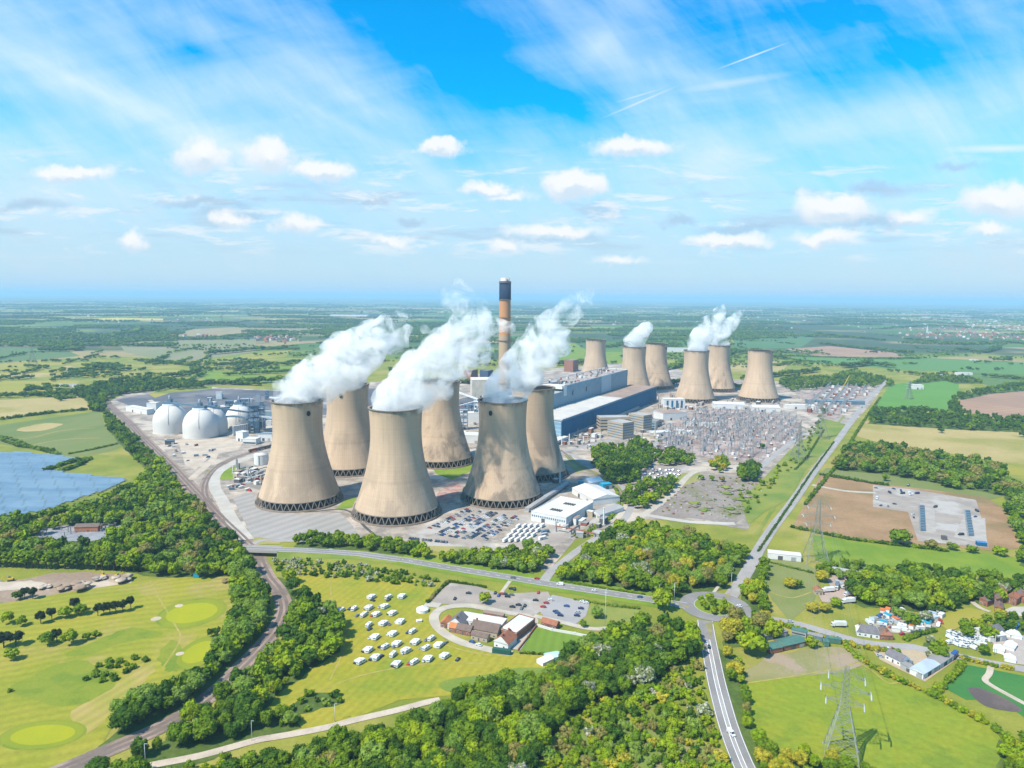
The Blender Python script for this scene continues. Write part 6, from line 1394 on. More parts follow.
# crane in the far compound
x, y = g(839, 394); cp = Vector((x, y, 0)); t = empty('crane', (x, y, .4), 0, 'yellow crawler crane with long raised jib in the far compound', 'crane'); yel = mat('plant_yellow', (.55, .36, .04), rough=.5, fine=.03)
MB().box(-4, 4, -3, 3, 1.4, 4.4).build('cab', [yel], t); MB().box(-5, 5, -4, -2.2, 0, 1.4).build('track', [tyre], t); MB().box(-5, 5, 2.2, 4, 0, 1.4).build('track', [tyre], t)
mb = MB()
for s in (-.8, .8): mb.tube((3, s, 3), (34, 25+s, 42), .4, 4); mb.tube((3, s, 4.6), (34, 25+s, 42), .4, 4)
mb.build('jib', [yel], t); MB().tube((34, 25, 42), (34, 25, 12), .15, 4).build('hook_line', [steel_g], t)

# ------------------------------------------------------------------ solar farm
SF = [g(*p, 1) for p in [(-150, 454), (0, 452.5), (22, 452), (50, 455), (80, 457.5), (60, 464), (46, 470), (80, 474), (128, 479), (110, 489), (70, 502), (45, 511), (0, 517), (-120, 524)]]
sheet('field', SF, .5, MATS['olive_field'], world=True)
solm = mat('solar_glass', (.095, .165, .235), (.14, .215, .28), .012, rough=.5, spec=.4, fine=.03, stretch=(1, 3, 1))
nrow = 0; ys = [p[1] for p in SF]; th_ = R(-9); c_, s_ = math.cos(th_), math.sin(th_)
for k in range(-60, 140):
    pts = []
    cy0 = min(ys)+k*7.8
    run = []
    for i in range(-140, 160):
        x = -600+i*5.0; X_, Y_ = x, cy0+(x+600)*math.tan(th_)
        if inside((X_, Y_), SF) and proj(X_, Y_)[0] > -40: run.append((X_, Y_))
        else:
            if len(run) > 4: pts.append(run)
            run = []
    for run in pts:
        L = math.dist(run[0], run[-1])
        if nrow >= 120: break
        nrow += 1
        t = empty('solar_panel_row', (run[0][0], run[0][1], .2), th_, 'long blue row of solar panels in the %s of the solar farm' % ('upper part' if run[0][1] > 950 else 'middle' if run[0][1] > 830 else 'lower part'), 'solar panels', 'rows of panels in the solar farm')
        mb = MB()
        for u0_ in np.arange(0, L, 26.0): u1_ = min(L, u0_+25.3); mb.add([(u0_, -2.3, .7), (u1_, -2.3, .7), (u1_, 2.1, 1.9), (u0_, 2.1, 1.9), (u0_, -2.3, .62), (u1_, -2.3, .62), (u1_, 2.1, 1.82), (u0_, 2.1, 1.82)], [(0, 1, 2, 3), (7, 6, 5, 4), (0, 4, 5, 1), (2, 6, 7, 3)])
        mb.build('panel', [solm], t)
        mb = MB(); [mb.tube((min(L, u*12.0), 0, 0), (min(L, u*12.0), 0, 1.5), .08, 4) for u in range(int(L/12)+1)]; mb.build('post', [steel_g], t)

# ------------------------------------------------------------------ left side: small substation, quarry, train
fld('substation_ground', mat('blue_grey_stone', (.20, .20, .22), (.26, .26, .27), .06, fine=.2, finescale=.4), [(26, 541), (46, 528), (72, 525), (122, 525), (120, 532), (95, 541), (42, 542)], z=.8)
house((74.5, 532.5), (98, 532), 9, 5, mat('orange_brick', (.40, .15, .07), fine=.08), slate_b, 'orange brick substation building with brown roof in the woods', cat='substation building', name='substation_building', chim=0, rise=.25)
for i in range(26):
    px, py = rr.uniform(42, 118), rr.uniform(528, 540); x, y = g(px, py)
    if 72 < px < 100 and py < 534: continue
    if ni < 295: ni += 1; place('i', x, y, .3, 'insulator post in the small substation in the woods', 'insulator post', 'insulator posts in the small substation')
def digger(px, py, rz, label):
    t = gen('excavator', label, 'excavator', px, py, R(rz)); MB().box(-2, 2, -1.5, -.8, 0, .9).build('track', [tyre], t); MB().box(-2, 2, .8, 1.5, 0, .9).build('track', [tyre], t); MB().box(-1.8, 1.8, -1.4, 1.4, .9, 2.2).build('body', [yel], t); MB().box(.4, 1.7, -1.3, -.1, 2.2, 3.3).build('cab', [glass], t)
    MB().tube((1.6, .3, 1.8), (4.6, .3, 4.4), .28, 5).build('boom', [yel], t); MB().tube((4.6, .3, 4.4), (6.2, .3, 1.6), .22, 5).build('arm', [yel], t); MB().box(5.8, 6.8, -.2, .8, .8, 1.7).build('bucket', [steel_g], t)
digger(117, 578, 20, 'orange yellow excavator on the spoil heap at the right end of the quarry'); digger(11, 581, 200, 'orange yellow excavator at the left end of the quarry'); digger(103, 578, 120, 'excavator beside the grey heap in the quarry')
for k, (px, py, r, m_) in enumerate([(122, 581, 9, 'quarry_dirt'), (80, 589, 10, 'quarry_dirt'), (100, 580, 6, 'site_gravel'), (62, 590, 8, 'quarry_dirt'), (45, 588, 6, 'pale_track'), (227, 582, 5, 'bare_soil')]):
    V, F = crown(300+k, 0, 1, 5, 3, R0=4.3, core=1.0); x, y = g(px, py); me = npmesh('heap', V*np.array([1, 1, .28])*r/5, F, [MATS[m_]], smooth=True); tag(link('spoil_heap', me, None, (x, y, -.3)), 'rough heap of earth %s' % ['below the right excavator', 'dark, in the middle of the quarry', 'grey, beside the middle excavator', 'long, left of the dark heap', 'pale, in the left half of the quarry', 'at the golf course corner'][k], 'spoil heap')
blk2((193, 578), (199, 578), 4, 3, teal, teal, 'small teal container at the top of the golf course', cat='container', name='container', par=0); blk2((237, 596), (243, 595), 5, 3, white_w, roof_l, 'small white hut at the edge of the golf course', cat='hut', name='hut')
a = Vector(g(249, 453)); b_ = Vector(g(276, 446.5)); dd_ = (b_-a).normalized(); rz = math.atan2(dd_.y, dd_.x)
for i in range(6):
    p = a+dd_*(i*17); t = empty('locomotive' if i == 0 else 'rail_wagon', (p.x, p.y, .9), rz, 'dark red locomotive at the head of the train by the tank' if i == 0 else 'dark hopper wagon of the train beside the white tank', 'locomotive' if i == 0 else 'wagon', None if i == 0 else 'hopper wagons of the train')
    MB().box(0, 16, -1.4, 1.4, 1.0, 4.2 if i == 0 else 3.8).build('body', [rust if i == 0 else roof_dk], t)
    if i == 0: MB().box(-.06, 0, -1.2, 1.2, 2.4, 3.6).build('windscreen', [glass], t)
    else: MB().box(.4, 15.6, -1.1, 1.1, 3.8, 4.0).build('load', [mat('wagon_load', (.14, .10, .08)) if 'wagon_load' not in MATS else MATS['wagon_load']], t)
    for u in (2.5, 13.5):
        mb = MB(); [mb.tube((u+o, -1.2, .5), (u+o, 1.2, .5), .48, 8) for o in (-1, 1)]; mb.build('bogie', [tyre], t)
# yard clutter near the tank and the conveyor yard
rr = random.Random(12)
for i in range(54):
    px, py = (rr.uniform(226, 262), rr.uniform(472, 492)) if i < 20 else (rr.uniform(166, 212), rr.uniform(441, 462)) if i < 36 else (rr.uniform(560, 600), rr.uniform(441, 452)) if i < 46 else (rr.uniform(640, 668), rr.uniform(438, 452))
    if i < 20 and px < 226+ (492-py)*.2: continue
    where = 'beside the conveyor yard below the domes' if 20 <= i < 36 else 'left of the store yard' if i < 20 else 'in the yard before the turbine hall' if i < 46 else 'near the beige offices'
    x, y = g(px, py)
    if i % 3 == 0: c = rr.choice(['white', 'blue', 'red', 'grey']); vehicle(x, y, rr.uniform(0, 3), 'van' if i % 2 else 'car', c, '%s %s parked %s' % (c, 'van' if i % 2 else 'car', where), 'vehicles '+where, z=.42, simple=True)
    else:
        cn_ = rr.choice(['white', 'blue', 'grey', 'red brown']); t = empty('shipping_container', (x, y, .35), rr.choice([.4, 1.9, AU]), '%s container %s' % (cn_, where), 'container', 'containers '+where); MB().box(0, 6.1, 0, 2.5, .1, 2.7).build('body', [{'w': white_w, 'b': steel_b, 'g': grey_w, 'r': rust}[cn_[0]]], t); MB().box(-.06, 0, .15, 2.35, .2, 2.6).build('door', [steel_g], t)
ZON = [((648, 396), (705, 412), 60, 'right of the turbine hall'), ((700, 398), (800, 408), 26, 'along the white workshops'), ((560, 428), (604, 446), 34, 'before the glazed end of the turbine hall'), ((640, 420), (662, 446), 22, 'around the beige offices'), ((440, 440), (462, 452), 10, 'between the two middle cooling towers'), ((456, 402), (496, 436), 44, 'between the front right tower and the chimney'), ((232, 470), (262, 486), 26, 'left of the front left tower'), ((545, 470), (572, 486), 16, 'beside the dark blue roofed pump house'), ((560, 512), (606, 540), 18, 'inside the rail loop')]
for (a, b_, n_, where) in ZON:
    for i in range(n_):
        px, py = rr.uniform(a[0], b_[0]), rr.uniform(a[1], b_[1]); x, y = g(px, py)
        q = Vector((x, y))-A; uu, vv = q.dot(U), q.dot(VV)
        if -40 < uu < LT+6 and -4 < vv < W1+WB+6: continue
        if any(math.dist((x, y), c) < 51 for c in TPOS): continue
        k = rr.randrange(4); cn_ = rr.choice(['white', 'grey', 'red brown', 'dark', 'beige']); mm = {'w': white_w, 'g': grey_w, 'r': rust, 'd': roof_dk, 'b': beige}[cn_[0]]
        if k == 0:
            t = empty('vent_stack', (x, y, .3), 0, '%s vent stack standing %s' % (cn_, where), 'vent stack', 'vent stacks '+where); h = rr.uniform(7, 20); MB().lathe([(.9, 0), (.7, h)], 10).build('stack', [mm], t); MB().box(-1.6, 1.6, -1.6, 1.6, 0, 1.2).build('base', [conc], t)
        elif k == 1:
            t = empty('pipe_rack', (x, y, .3), AU+rr.choice([0, R(90)]), '%s pipe rack %s' % (cn_, where), 'pipe rack', 'pipe racks '+where); L_ = rr.uniform(12, 34); h = rr.uniform(3, 6)
            for j in range(3): MB().tube((0, j*.8, h), (L_, j*.8, h), .32, 6).build('pipe', [mm], t)
            for j in range(3): MB().box(j*L_/2.05, j*L_/2.05+.3, -.3, 2, 0, h-.3).build('post', [steel_g], t)
        else:
            t = empty('plant_cabin', (x, y, .3), AU+rr.choice([0, 0, .3]), '%s plant cabin %s' % (cn_, where), 'plant cabin', 'plant cabins '+where); L_, W_, H_ = rr.uniform(4, 14), rr.uniform(3, 8), rr.uniform(2.6, 7)
            MB().box(0, L_, 0, W_, 0, H_).build('wall', [mm], t); MB().box(-.2, L_+.2, -.2, W_+.2, H_, H_+.35).build('roof', [rr.choice([roof_w, roof_g, roof_l, roof_b])], t)
# rows of containers and vehicles on the stone yard
for (a, b_), lab in ((((921.5, 508), (922.5, 531)), 'left'), (((967, 513), (970.5, 536)), 'right')):
    a, b_ = Vector(g(*a)), Vector(g(*b_)); dv = b_-a
    for i in range(10):
        p = a+dv*(i/9); t = empty('shipping_container', (p.x, p.y, .3), 0, 'dark blue grey container in the %s row on the stone yard' % lab, 'container', 'containers in the %s row of the stone yard' % lab); MB().box(-2.5, 2.5, -1.3, 1.3, 0, 2.9).build('body', [steel_b], t); MB().box(-2.56, -2.5, -1.1, 1.1, .2, 2.7).build('door', [steel_g], t)
for i, (x_, y_) in enumerate([(100, 115), (105, 180), (185, 145), (210, 120), (255, 135), (265, 150), (310, 150), (320, 158), (130, 225), (175, 230), (215, 215), (330, 280), (335, 300), (470, 235), (730, 260), (720, 295), (530, 432), (630, 408), (300, 100), (355, 150)]):
    x, y = g(860+x_/6.24, 470+y_/6.24); c = rr.choice(['black', 'dark blue', 'grey', 'white']); vehicle(x, y, rr.uniform(0, 3), rr.choice(['van', 'car']), c, '%s works vehicle on the stone yard' % c, 'works vehicles on the stone yard', z=.3, simple=True)
blk2((977, 546), (987, 547), 5, 3, clad_d, mat('bright_blue_roof', (.05, .17, .38), fine=.04), 'bright blue roofed cabins at the lower right of the stone yard', cat='cabin', name='cabin', par=0); blk2((942, 540), (947, 540.5), 4, 3, roof_dk, roof_dk, 'black cabin at the lower edge of the stone yard', cat='cabin', name='cabin', par=0)
SP = [g(*p) for p in [(697, 476), (758, 480), (775, 482), (745, 512), (735, 520), (690, 515), (652, 512), (664, 500)]]
for i, (x, y) in enumerate(scatter(SP, 8.5)[:170]):
    if i % 3 == 0: make_tree('bush', 'T', rr.choice([4, 1, 4, 5]), x, y, rr.uniform(1.2, 2.6), rr.uniform(1, 1.6), 'low scrubby bush on the rough ground below the switchyard', 'bush', 'low bushes on the rough ground')
    elif i % 3 == 1:
        t = empty('equipment_plinth', (x, y, .2), ry, 'low grey equipment plinth on the rough ground below the switchyard', 'plinth', 'plinths on the rough ground'); a_ = rr.uniform(1, 4); MB().box(0, a_, 0, rr.uniform(1, 2.5), 0, rr.uniform(.4, 1.4)).build('block', [[conc, rust, steel_g][i % 9//3]], t); MB().tube((a_/2, .5, .5), (a_/2, .5, 2.2), .12, 5).build('post', [steel_g], t)
# spoil ground by the watermark area: low mounds
for k in range(26):
    px, py = rr.uniform(680, 752), rr.uniform(482, 514)
    V, F = crown(400+k, 0, 1, 4, 2, R0=4.3, core=1.0); x, y = g(px, py); me = npmesh('heap', V*np.array([1.4, 1, .2])*rr.uniform(.6, 1.4), F, [MATS['scrubby_spoil'] if k % 3 else MATS['verge_green']], smooth=True); tag(link('spoil_heap', me, None, (x, y, -.3)), 'low %s mound on the scrubby ground below the switchyard' % ('grey' if k % 3 else 'grassy'), 'mound', 'mounds on the scrubby ground')
fld('service_yard', hard, [(636, 486), (650, 478), (664, 463), (684, 463), (690, 468), (676, 478), (655, 486)], z=.78)
for i in range(26):
    x, y = g(642+(i % 9)*4.3+rr.uniform(-1, 1)+(i//9)*3, 479-(i//9)*4+rr.uniform(-1, 1)); c = rr.choice(['white', 'white', 'silver', 'blue', 'black']); vehicle(x, y, R(60), 'van', c, '%s %s parked between the groves below the switchyard' % (c, 'van'), 'vehicles parked between the groves', z=.4, simple=True)

# ------------------------------------------------------------------ right side: sheds, houses, yards
green_roof = mat('green_sheet', (.075, .16, .125), (.06, .14, .11), .3, rough=.5, fine=.05, space='obj')
blk2((770, 654.5), (783, 652), 8, 3.2, brick, green_roof, 'green roofed shed at the left front of the sheds by the pylon field', cat='shed', name='shed', roof='low')
blk2((784, 651.5), (806, 646.5), 9, 3.4, brick, green_roof, 'long green roofed shed in front by the pylon field', cat='shed', name='shed', roof='low')
fld('yard', conc, [(771, 646), (788, 638), (806, 640), (804, 645), (784, 649)], z=.7)
blk2((766, 641), (788, 636.5), 5, 3.2, steel_b, roof_g, 'grey roofed low shed behind the white yard, left', cat='shed', name='shed', par=0); blk2((791, 635), (806, 638.5), 5, 3.4, steel_g, green_roof, 'pale green shed with glazed front beside the east road', cat='shed', name='shed', win=1, par=0)
blk2((807, 639), (822, 642.5), 4, 3, steel_b, roof_g, 'grey low shed right of the pale green one', cat='shed', name='shed', par=0); blk2((826, 643), (841, 645), 3, 3, green_roof, green_roof, 'green container at the right end of the sheds', cat='container', name='container', par=0); blk2((824, 647), (829, 647.5), 5, 3, green_roof, green_roof, 'small square green container before the long one', cat='container', name='container', par=0)
# store and lorry yard
fld('yard', mat('pink_yard', (.36, .27, .22), (.32, .25, .21), .06, fine=.12), [(826, 578), (840, 573), (862, 578), (866, 586), (852, 604), (838, 604), (822, 602), (818, 594), (832, 590)], z=.7)
blk2((768, 559), (801, 562.5), 9, 5, white_w, roof_w, 'long white low store beside the north road', cat='store', name='store', par=0)
blk2((831, 574), (860, 579.5), 6, 4, roof_dk, roof_l, 'long open fronted shed with pale roof above the lorry yard', cat='shed', name='shed', par=0)
house((815, 595), (823, 595.5), 6, 3.2, beige, tile, 'small red roofed cabin at the left of the lorry yard', chim=0)
def truck(px, py, rz, cm_, label, grp=None):
    t = gen('truck', label, 'truck', px, py, R(rz), grp); MB().box(-2.5, 5.5, -1.25, 1.25, 1.1, 3.8).build('cargo_box', [cm_], t); MB().box(-4.7, -2.8, -1.2, 1.2, .7, 3.0).build('cab', [CM['white']], t); MB().box(-4.76, -4.7, -1.0, 1.0, 1.8, 2.7).build('windscreen', [glass], t)
    for u in (-3.8, 3, 4.3): MB().tube((u, -1.2, .5), (u, 1.2, .5), .5, 10).build('wheels', [tyre], t)
for i, (x_, y_) in enumerate([(560, 322), (745, 252), (752, 270), (748, 285), (765, 250), (700, 345), (620, 300), (720, 300), (690, 392), (640, 290)]):
    truck(740+x_/6.4, 540+y_/6.4+2, [10, -5, -5, -8, 30, 20, 60, 80, 10, 100][i], [CM['white'], CM['silver'], CM['grey'], steel_b][i % 4], '%s lorry in the yard below the pale roofed shed' % ['white', 'silver', 'grey', 'blue grey'][i % 4], 'lorries in the yard')
truck(953, 659, 40, CM['blue'], 'blue truck beside the round tree on the east road'); truck(838, 627, 0, CM['white'], 'pale van shaped lorry on the roadside grass above the east road')
# bungalows
house((857, 636), (880, 639.5), 9, 3.2, white_w, slate, 'slate roofed bungalow above the east road, left part', hip=3); house((880, 640), (893, 640.5), 9, 3.4, brick, slate_b, 'brown roofed brick bungalow right of the slate one', hip=3)
SCRAP = [(866, 612), (940, 607)]
names = [('caravan', 'white'), ('box', 'pale'), ('tent', 'pale blue'), ('van', 'white'), ('car', 'silver'), ('van', 'white'), ('van', 'silver'), ('car', 'red'), ('car', 'blue'), ('car', 'white'), ('tent', 'teal'), ('car', 'grey'), ('box', 'orange')]
orange = mat('orange_sheet', (.55, .16, .05), fine=.05)
fld('yard', mat('scrap_yard', (.33, .27, .23), (.26, .25, .18), .08, fine=.15), [(870, 622), (885, 612), (905, 613), (930, 618), (945, 612), (940, 626), (925, 631), (905, 634), (878, 632)], z=.7)
YD = [g(*p) for p in [(868, 624), (884, 611), (905, 612), (928, 620), (944, 612), (941, 626), (924, 632), (904, 634), (896, 630), (878, 628)]]
for i, (x, y) in enumerate(scatter(YD, 4.6)[:150]):
    k, c = rr.choice(names); rz = rr.uniform(0, 3.1)
    if k == 'caravan': caravan(x, y, rz, False, 'white caravan crowded into the cluttered yard behind the bungalows', 'caravans in the cluttered yard')
    elif k in ('car', 'van'): vehicle(x, y, rz, k, c, '%s %s in the cluttered yard behind the bungalows' % (c, k), 'vehicles in the cluttered yard', z=.3, simple=True)
    else:
        t = empty('cabin', (x, y, .2), rz, '%s roofed cabin in the cluttered yard behind the bungalows' % c, 'cabin', 'cabins in the cluttered yard'); mm = {'teal': teal, 'orange': orange, 'pale': roof_w, 'pale blue': MATS['pale_blue_sheet'] if 'pale_blue_sheet' in MATS else mat('pale_blue_sheet', (.38, .44, .50), fine=.05)}[c]; MB().box(0, 5, 0, 3, 0, 2.4).build('wall', [white_w], t); MB().box(-.15, 5.15, -.15, 3.15, 2.4, 2.7).build('roof', [mm], t)
# plot below the road
fld('yard', mat('sandy_plot', (.40, .29, .17), (.36, .30, .22), .08, fine=.12), [(872, 650), (905, 647), (930, 651), (955, 661), (925, 682), (898, 669), (880, 660)], z=.7)
house((885, 659), (901, 667), 8, 3.2, white_w, slate, 'slate roofed house with white walls in the sandy plot', chim=1); blk2((900, 668.5), (921, 679.5), 5, 3, grey_w, roof_g, 'long grey roofed outbuilding along the clipped hedge', cat='shed', name='shed', par=0)
blk2((923, 680), (939, 670), 8, 3.4, white_w, MATS['pale_blue_sheet'] if 'pale_blue_sheet' in MATS else mat('pale_blue_sheet', (.38, .44, .50), fine=.05), 'pale blue corrugated shed at the corner of the sandy plot', cat='shed', name='shed', roof='low'); blk2((940, 669.5), (953, 661), 8, 3.4, white_w, roof_g, 'grey corrugated shed behind the pale blue one', cat='shed', name='shed', roof='low')
for i, (px, py) in enumerate([(888, 650), (893, 655), (878, 652), (904, 662), (880, 657), (910, 666)]): x, y = g(px, py); vehicle(x, y, R(rr.uniform(0, 180)), 'van' if i % 2 else 'car', ['white', 'silver', 'grey'][i % 3], '%s %s in the sandy plot beside the house' % (['white', 'silver', 'grey'][i % 3], 'van' if i % 2 else 'car'), 'vehicles in the sandy plot', z=.3)
# grass plot, right hand yard and houses
fld('field', ygreen, [(940, 625), (948, 614), (968, 608), (984, 611), (988, 616), (966, 624), (950, 632)], z=.7); ribbon('lane', [(972, 602), (980, 608), (990, 612)], 4, .8, path_)
fld('yard', mat('pale_yard', (.38, .32, .28), (.33, .29, .26), .06, fine=.1), [(990, 640), (1005, 634), (1060, 640), (1060, 670), (1015, 664), (1002, 655)], z=.7)
house((981, 636), (993, 641), 12, 5, beige, slate, 'slate roofed house left of the white roofed hall', chim=1, axis='y'); blk2((990, 643), (1006, 641), 13, 4, white_w, roof_w, 'hall with white low roof in the right hand yard', roof='low', cat='hall', name='hall')
for i, (px, py, w_) in enumerate([(1005, 632, 8), (1010, 638, 8), (1016, 630, 7), (1014, 652, 9), (1004, 655, 7), (1016, 664, 6), (1022, 640, 8)]): tent(px, py, w_, 6, 3.6, canv if i != 2 else mat('blue_canvas', (.04, .16, .36), fine=.03), '%s in the right hand yard, %s' % ('white marquee' if i != 2 else 'blue canopy', ['left of the blue canopy', 'below the blue canopy', 'at the top', 'large, near the road', 'left of the large one', 'touching the road', 'at the picture edge'][i]), rz=20+i*8)
for i in range(22):
    px, py = 950+(i % 8)*4.4+rr.uniform(-1, 1), 634+(i//8)*5+(i % 8)*.9; x, y = g(px, py); caravan(x, y, R(rr.choice([20, 110])), False, 'white caravan in the storage rows between the trees right of the blue truck', 'caravans in the storage rows')
HS = [((979, 604), (987, 607), 'small slate roofed house at the left of the terrace', slate), ((988, 603), (996, 606), 'brick house with brown roof in the terrace', slate_b), ((996, 601), (1006, 603), 'tall brick house with red roof in the terrace', tile), ((1006, 603), (1016, 606), 'red roofed brick house right of the tall one', tile), ((1016, 602), (1027, 604), 'slate roofed house at the right edge', slate), ((994, 611), (1003, 613), 'low brown roofed house before the terrace', slate_b)]
for i, (a, b_, lab, m_) in enumerate(HS): house(a, b_, 9, [4.5, 5.4, 6.5, 5.4, 5.4, 3.2][i], brick, m_, lab, chim=2 if i in (2, 3) else 1)
fld('yard', conc, [(1000, 612), (1012, 607), (1060, 606), (1060, 618), (1010, 616)], z=.7)

# ------------------------------------------------------------------ masts, lamps, bridge
for px, pb_, pt, lab in [(605, 626.5, 589, 'tall white mast beside the club lane'), (252, 741, 721, 'slim lamp post by the pale lane, left one'), (335, 722, 704, 'slim lamp post by the pale lane, right one'), (145.5, 764, 744, 'slim lamp post by the pale lane at the bottom left'), (674, 602, 583, 'lamp post at the roundabout approach'), (731, 590, 573, 'lamp post north of the roundabout'), (659, 599, 585, 'lamp post on the main road near the big tree'),
                         (994, 655, 635, 'white mast in the right hand yard'), (520, 566, 561, 'small white road sign post at the junction')]:
    x, y, h = hfor(px, pb_, pt); t = empty('lamp_post', (x, y, .1), 0, lab, 'lamp post'); MB().tube((0, 0, 0), (0, 0, h), .16, 8, r2=.1).build('pole', [steel_w], t); MB().box(-.1, 1.3, -.2, .2, h-.1, h+.12).build('lamp_head', [steel_g], t)
BZ = 5.2
t = empty('road_bridge', tuple(g(255, 550, BZ))+(0,), 0, 'low concrete bridge carrying the main road over the railway', 'bridge')
bo = Vector(t.location)
A3 = [(228, 547.6, BZ), (240, 548.2, BZ), (262, 549, BZ), (280, 549.5, BZ), (300, 550, 3.8), (330, 551.6, 2.2), (360, 553.8, 1.0), (400, 559.5, .34)]
W3 = [g(a, b_, c)+(c,) for a, b_, c in A3]
def strip3(W, off0, off1, dz=0.0):
    V = []
    for i in range(len(W)):
        a = W[max(0, i-1)]; b_ = W[min(len(W)-1, i+1)]; dx, dy = b_[0]-a[0], b_[1]-a[1]; L = math.hypot(dx, dy); nx, ny = -dy/L, dx/L
        V += [(W[i][0]+nx*off0, W[i][1]+ny*off0, W[i][2]+dz), (W[i][0]+nx*off1, W[i][1]+ny*off1, W[i][2]+dz)]
    return V, [(2*i+1, 2*i, 2*i+2, 2*i+3) for i in range(len(W)-1)]
mb = MB(); mb.add(*strip3(W3, -5.4, 5.4, .03)); tag(mb.build('main_road', [asph]), kind='structure')
mb = MB()
for o in (-4.8, 4.8): mb.add(*strip3(W3, o-.15, o+.15, .08))
mb.add(*strip3(W3, -.12, .12, .08)); tag(mb.build('road_marking', [paint]), kind='structure')
mb = MB()
for s in (-1, 1):
    V, F = strip3(W3, s*5.3, s*11.0, 0)
    V = [(x, y, z if (i % 2 == 0) else 0.1) for i, (x, y, z) in enumerate(V)]; F = [f for i, f in enumerate(F) if i >= 3 or i == 0]; mb.add(V, F)
tag(mb.build('road_embankment', [MATS['verge_green']]), kind='structure')
Wb = W3[1:4]
for s in (-1, 1):
    V, F = strip3(Wb, s*5.5, s*5.9); n_ = len(V); vs = [(x-bo.x, y-bo.y, z+1.1) for x, y, z in V]+[(x-bo.x, y-bo.y, z-1.2) for x, y, z in V]
    mb = MB(); mb.add(vs, F+[(2*i, 2*i+n_, 2*i+2+n_, 2*i+2) for i in range(len(Wb)-1)]+[(2*i+1, 2*i+3, 2*i+3+n_, 2*i+1+n_) for i in range(len(Wb)-1)]); mb.build('parapet', [conc], t)
V, F = strip3(Wb, -5.4, 5.4, -.9); mb = MB(); mb.add([(x-bo.x, y-bo.y, z) for x, y, z in V], F); mb.build('deck', [conc], t)
for q in (Wb[0], Wb[-1]): mb = MB(); mb.box(q[0]-bo.x-.8, q[0]-bo.x+.8, q[1]-bo.y-6, q[1]-bo.y+6, 0, BZ-.9); mb.build('abutment', [conc], t)

# ------------------------------------------------------------------ far villages and works
h0 = []
for k, (wm, rm) in enumerate([(brick, tile), (white_w, tile), (brick, slate), (white_w, roof_w), (beige, tile)]):
    mb = MB(); mb.box(0, 12, 0, 8, 0, 5); wl = mb.mesh('wall', [wm]); mb = MB(); mb.gable(0, 12, 0, 8, 5, 8.8, 0, .4, 'x', 1); h0.append((wl, mb.mesh('roof', [rm, wm])))
hw = ['brick house with red roof', 'white house with red roof', 'brick house with slate roof', 'white building with pale roof', 'beige house with red roof']
rr = random.Random(8); nh = 0
for (x0, y0, x1, y1, n_, where) in [(900, 331, 1000, 340, 105, 'in the village beyond the crop fields'), (990, 334, 1030, 341, 30, 'at the right end of the village'), (255, 334, 300, 345, 42, 'in the hamlet beyond the coal yard'), (905, 326, 1020, 331, 34, 'in the farther village on the right'), (170, 335, 215, 339, 14, 'in the hamlet beyond the left fields')]:
    for i in range(n_):
        px, py = rr.uniform(x0, x1), rr.triangular(y0, y1); x, y = g(px, py); k = rr.choices(range(5), [4, 2, 3, 1, 2])[0]; s = rr.uniform(.9, 1.5)
        t = empty('house', (x, y, 0), rr.uniform(0, 3.1), hw[k]+' '+where, 'house', 'houses '+where); t.scale = (s, s, s); link('wall', h0[k][0], t); link('roof', h0[k][1], t); nh += 1
def shedfar(px, py, L, W, H_, wm, rm, label): blk(px, py, L, W, H_, wm, rm, label, cat='shed', name='shed', rot=rr.uniform(-12, 12), par=0)
shedfar(914, 389.5, 24, 18, 11, white_w, roof_w, 'white farm shed by the crossroads beyond the switchyard'); shedfar(957, 375, 46, 14, 7, white_w, roof_w, 'long white greenhouse shed beyond the bright crop field'); shedfar(938, 377, 14, 10, 8, white_w, slate, 'small white gabled farm house beyond the crop field')
shedfar(947, 377, 12, 10, 7, white_w, slate, 'second small white farm house beyond the crop field'); shedfar(970, 360.5, 28, 8, 4, white_w, roof_w, 'thin white shed far beyond the crop fields'); shedfar(664, 352, 110, 40, 16, white_w, mat('gypsum_roof', (.42, .41, .42), fine=.05), 'large pale factory behind the far towers'); shedfar(690, 350, 60, 40, 22, white_w, roof_g, 'taller block of the pale factory behind the far towers')
shedfar(56, 387, 50, 12, 6, white_w, roof_l, 'low white farm shed in the trees above the tan field'); shedfar(330, 316, 420, 90, 14, white_w, roof_w, 'long white warehouse far beyond the coal yard'); shedfar(352, 315.5, 300, 90, 16, steel_b, steel_b, 'blue warehouse far beyond the coal yard'); shedfar(72, 315.3, 300, 60, 12, white_w, roof_w, 'white glasshouses far on the left plain'); shedfar(955, 318, 260, 60, 16, white_w, roof_w, 'white works on the far right plain')
x, y, h = hfor(927.5, 334, 325); t = empty('church', (x, y, 0), 0, 'white church with pointed spire in the village', 'church'); MB().box(0, 24, -5, 5, 0, 10).build('nave', [white_w], t); mb = MB(); mb.gable(0, 24, -5, 5, 10, 17, 0, .4, 'x', 1); mb.build('roof', [roof_l, white_w], t); MB().box(-7, 0, -3.5, 3.5, 0, h*.55).build('tower', [white_w], t); MB().lathe([(4.6, h*.55), (.2, h)], 4, cx=-3.5, ph=R(45), smooth=False).build('spire', [white_w], t)
# pale specks of farther towns, too many to count
mb = MB()
for _ in range(1500):
    y = 5200*math.exp(rr.random()*1.15); x = rr.gauss(rr.choice([-.5, -.2, .05, .3, .62, .7])*y, .07*y); s = rr.uniform(8, 26)*(y/7000); h = rr.uniform(5, 10)
    a = rr.uniform(0, 3); mb.box(x, x+s, y, y+s*.6, 0, h, mi=rr.choices([0, 1, 2, 3], [4, 2, 2, 1])[0], rz=a)
tag(mb.build('distant_town', [white_w, tile, beige, slate]), 'specks of towns and works near the horizon', 'town', None, 'stuff')

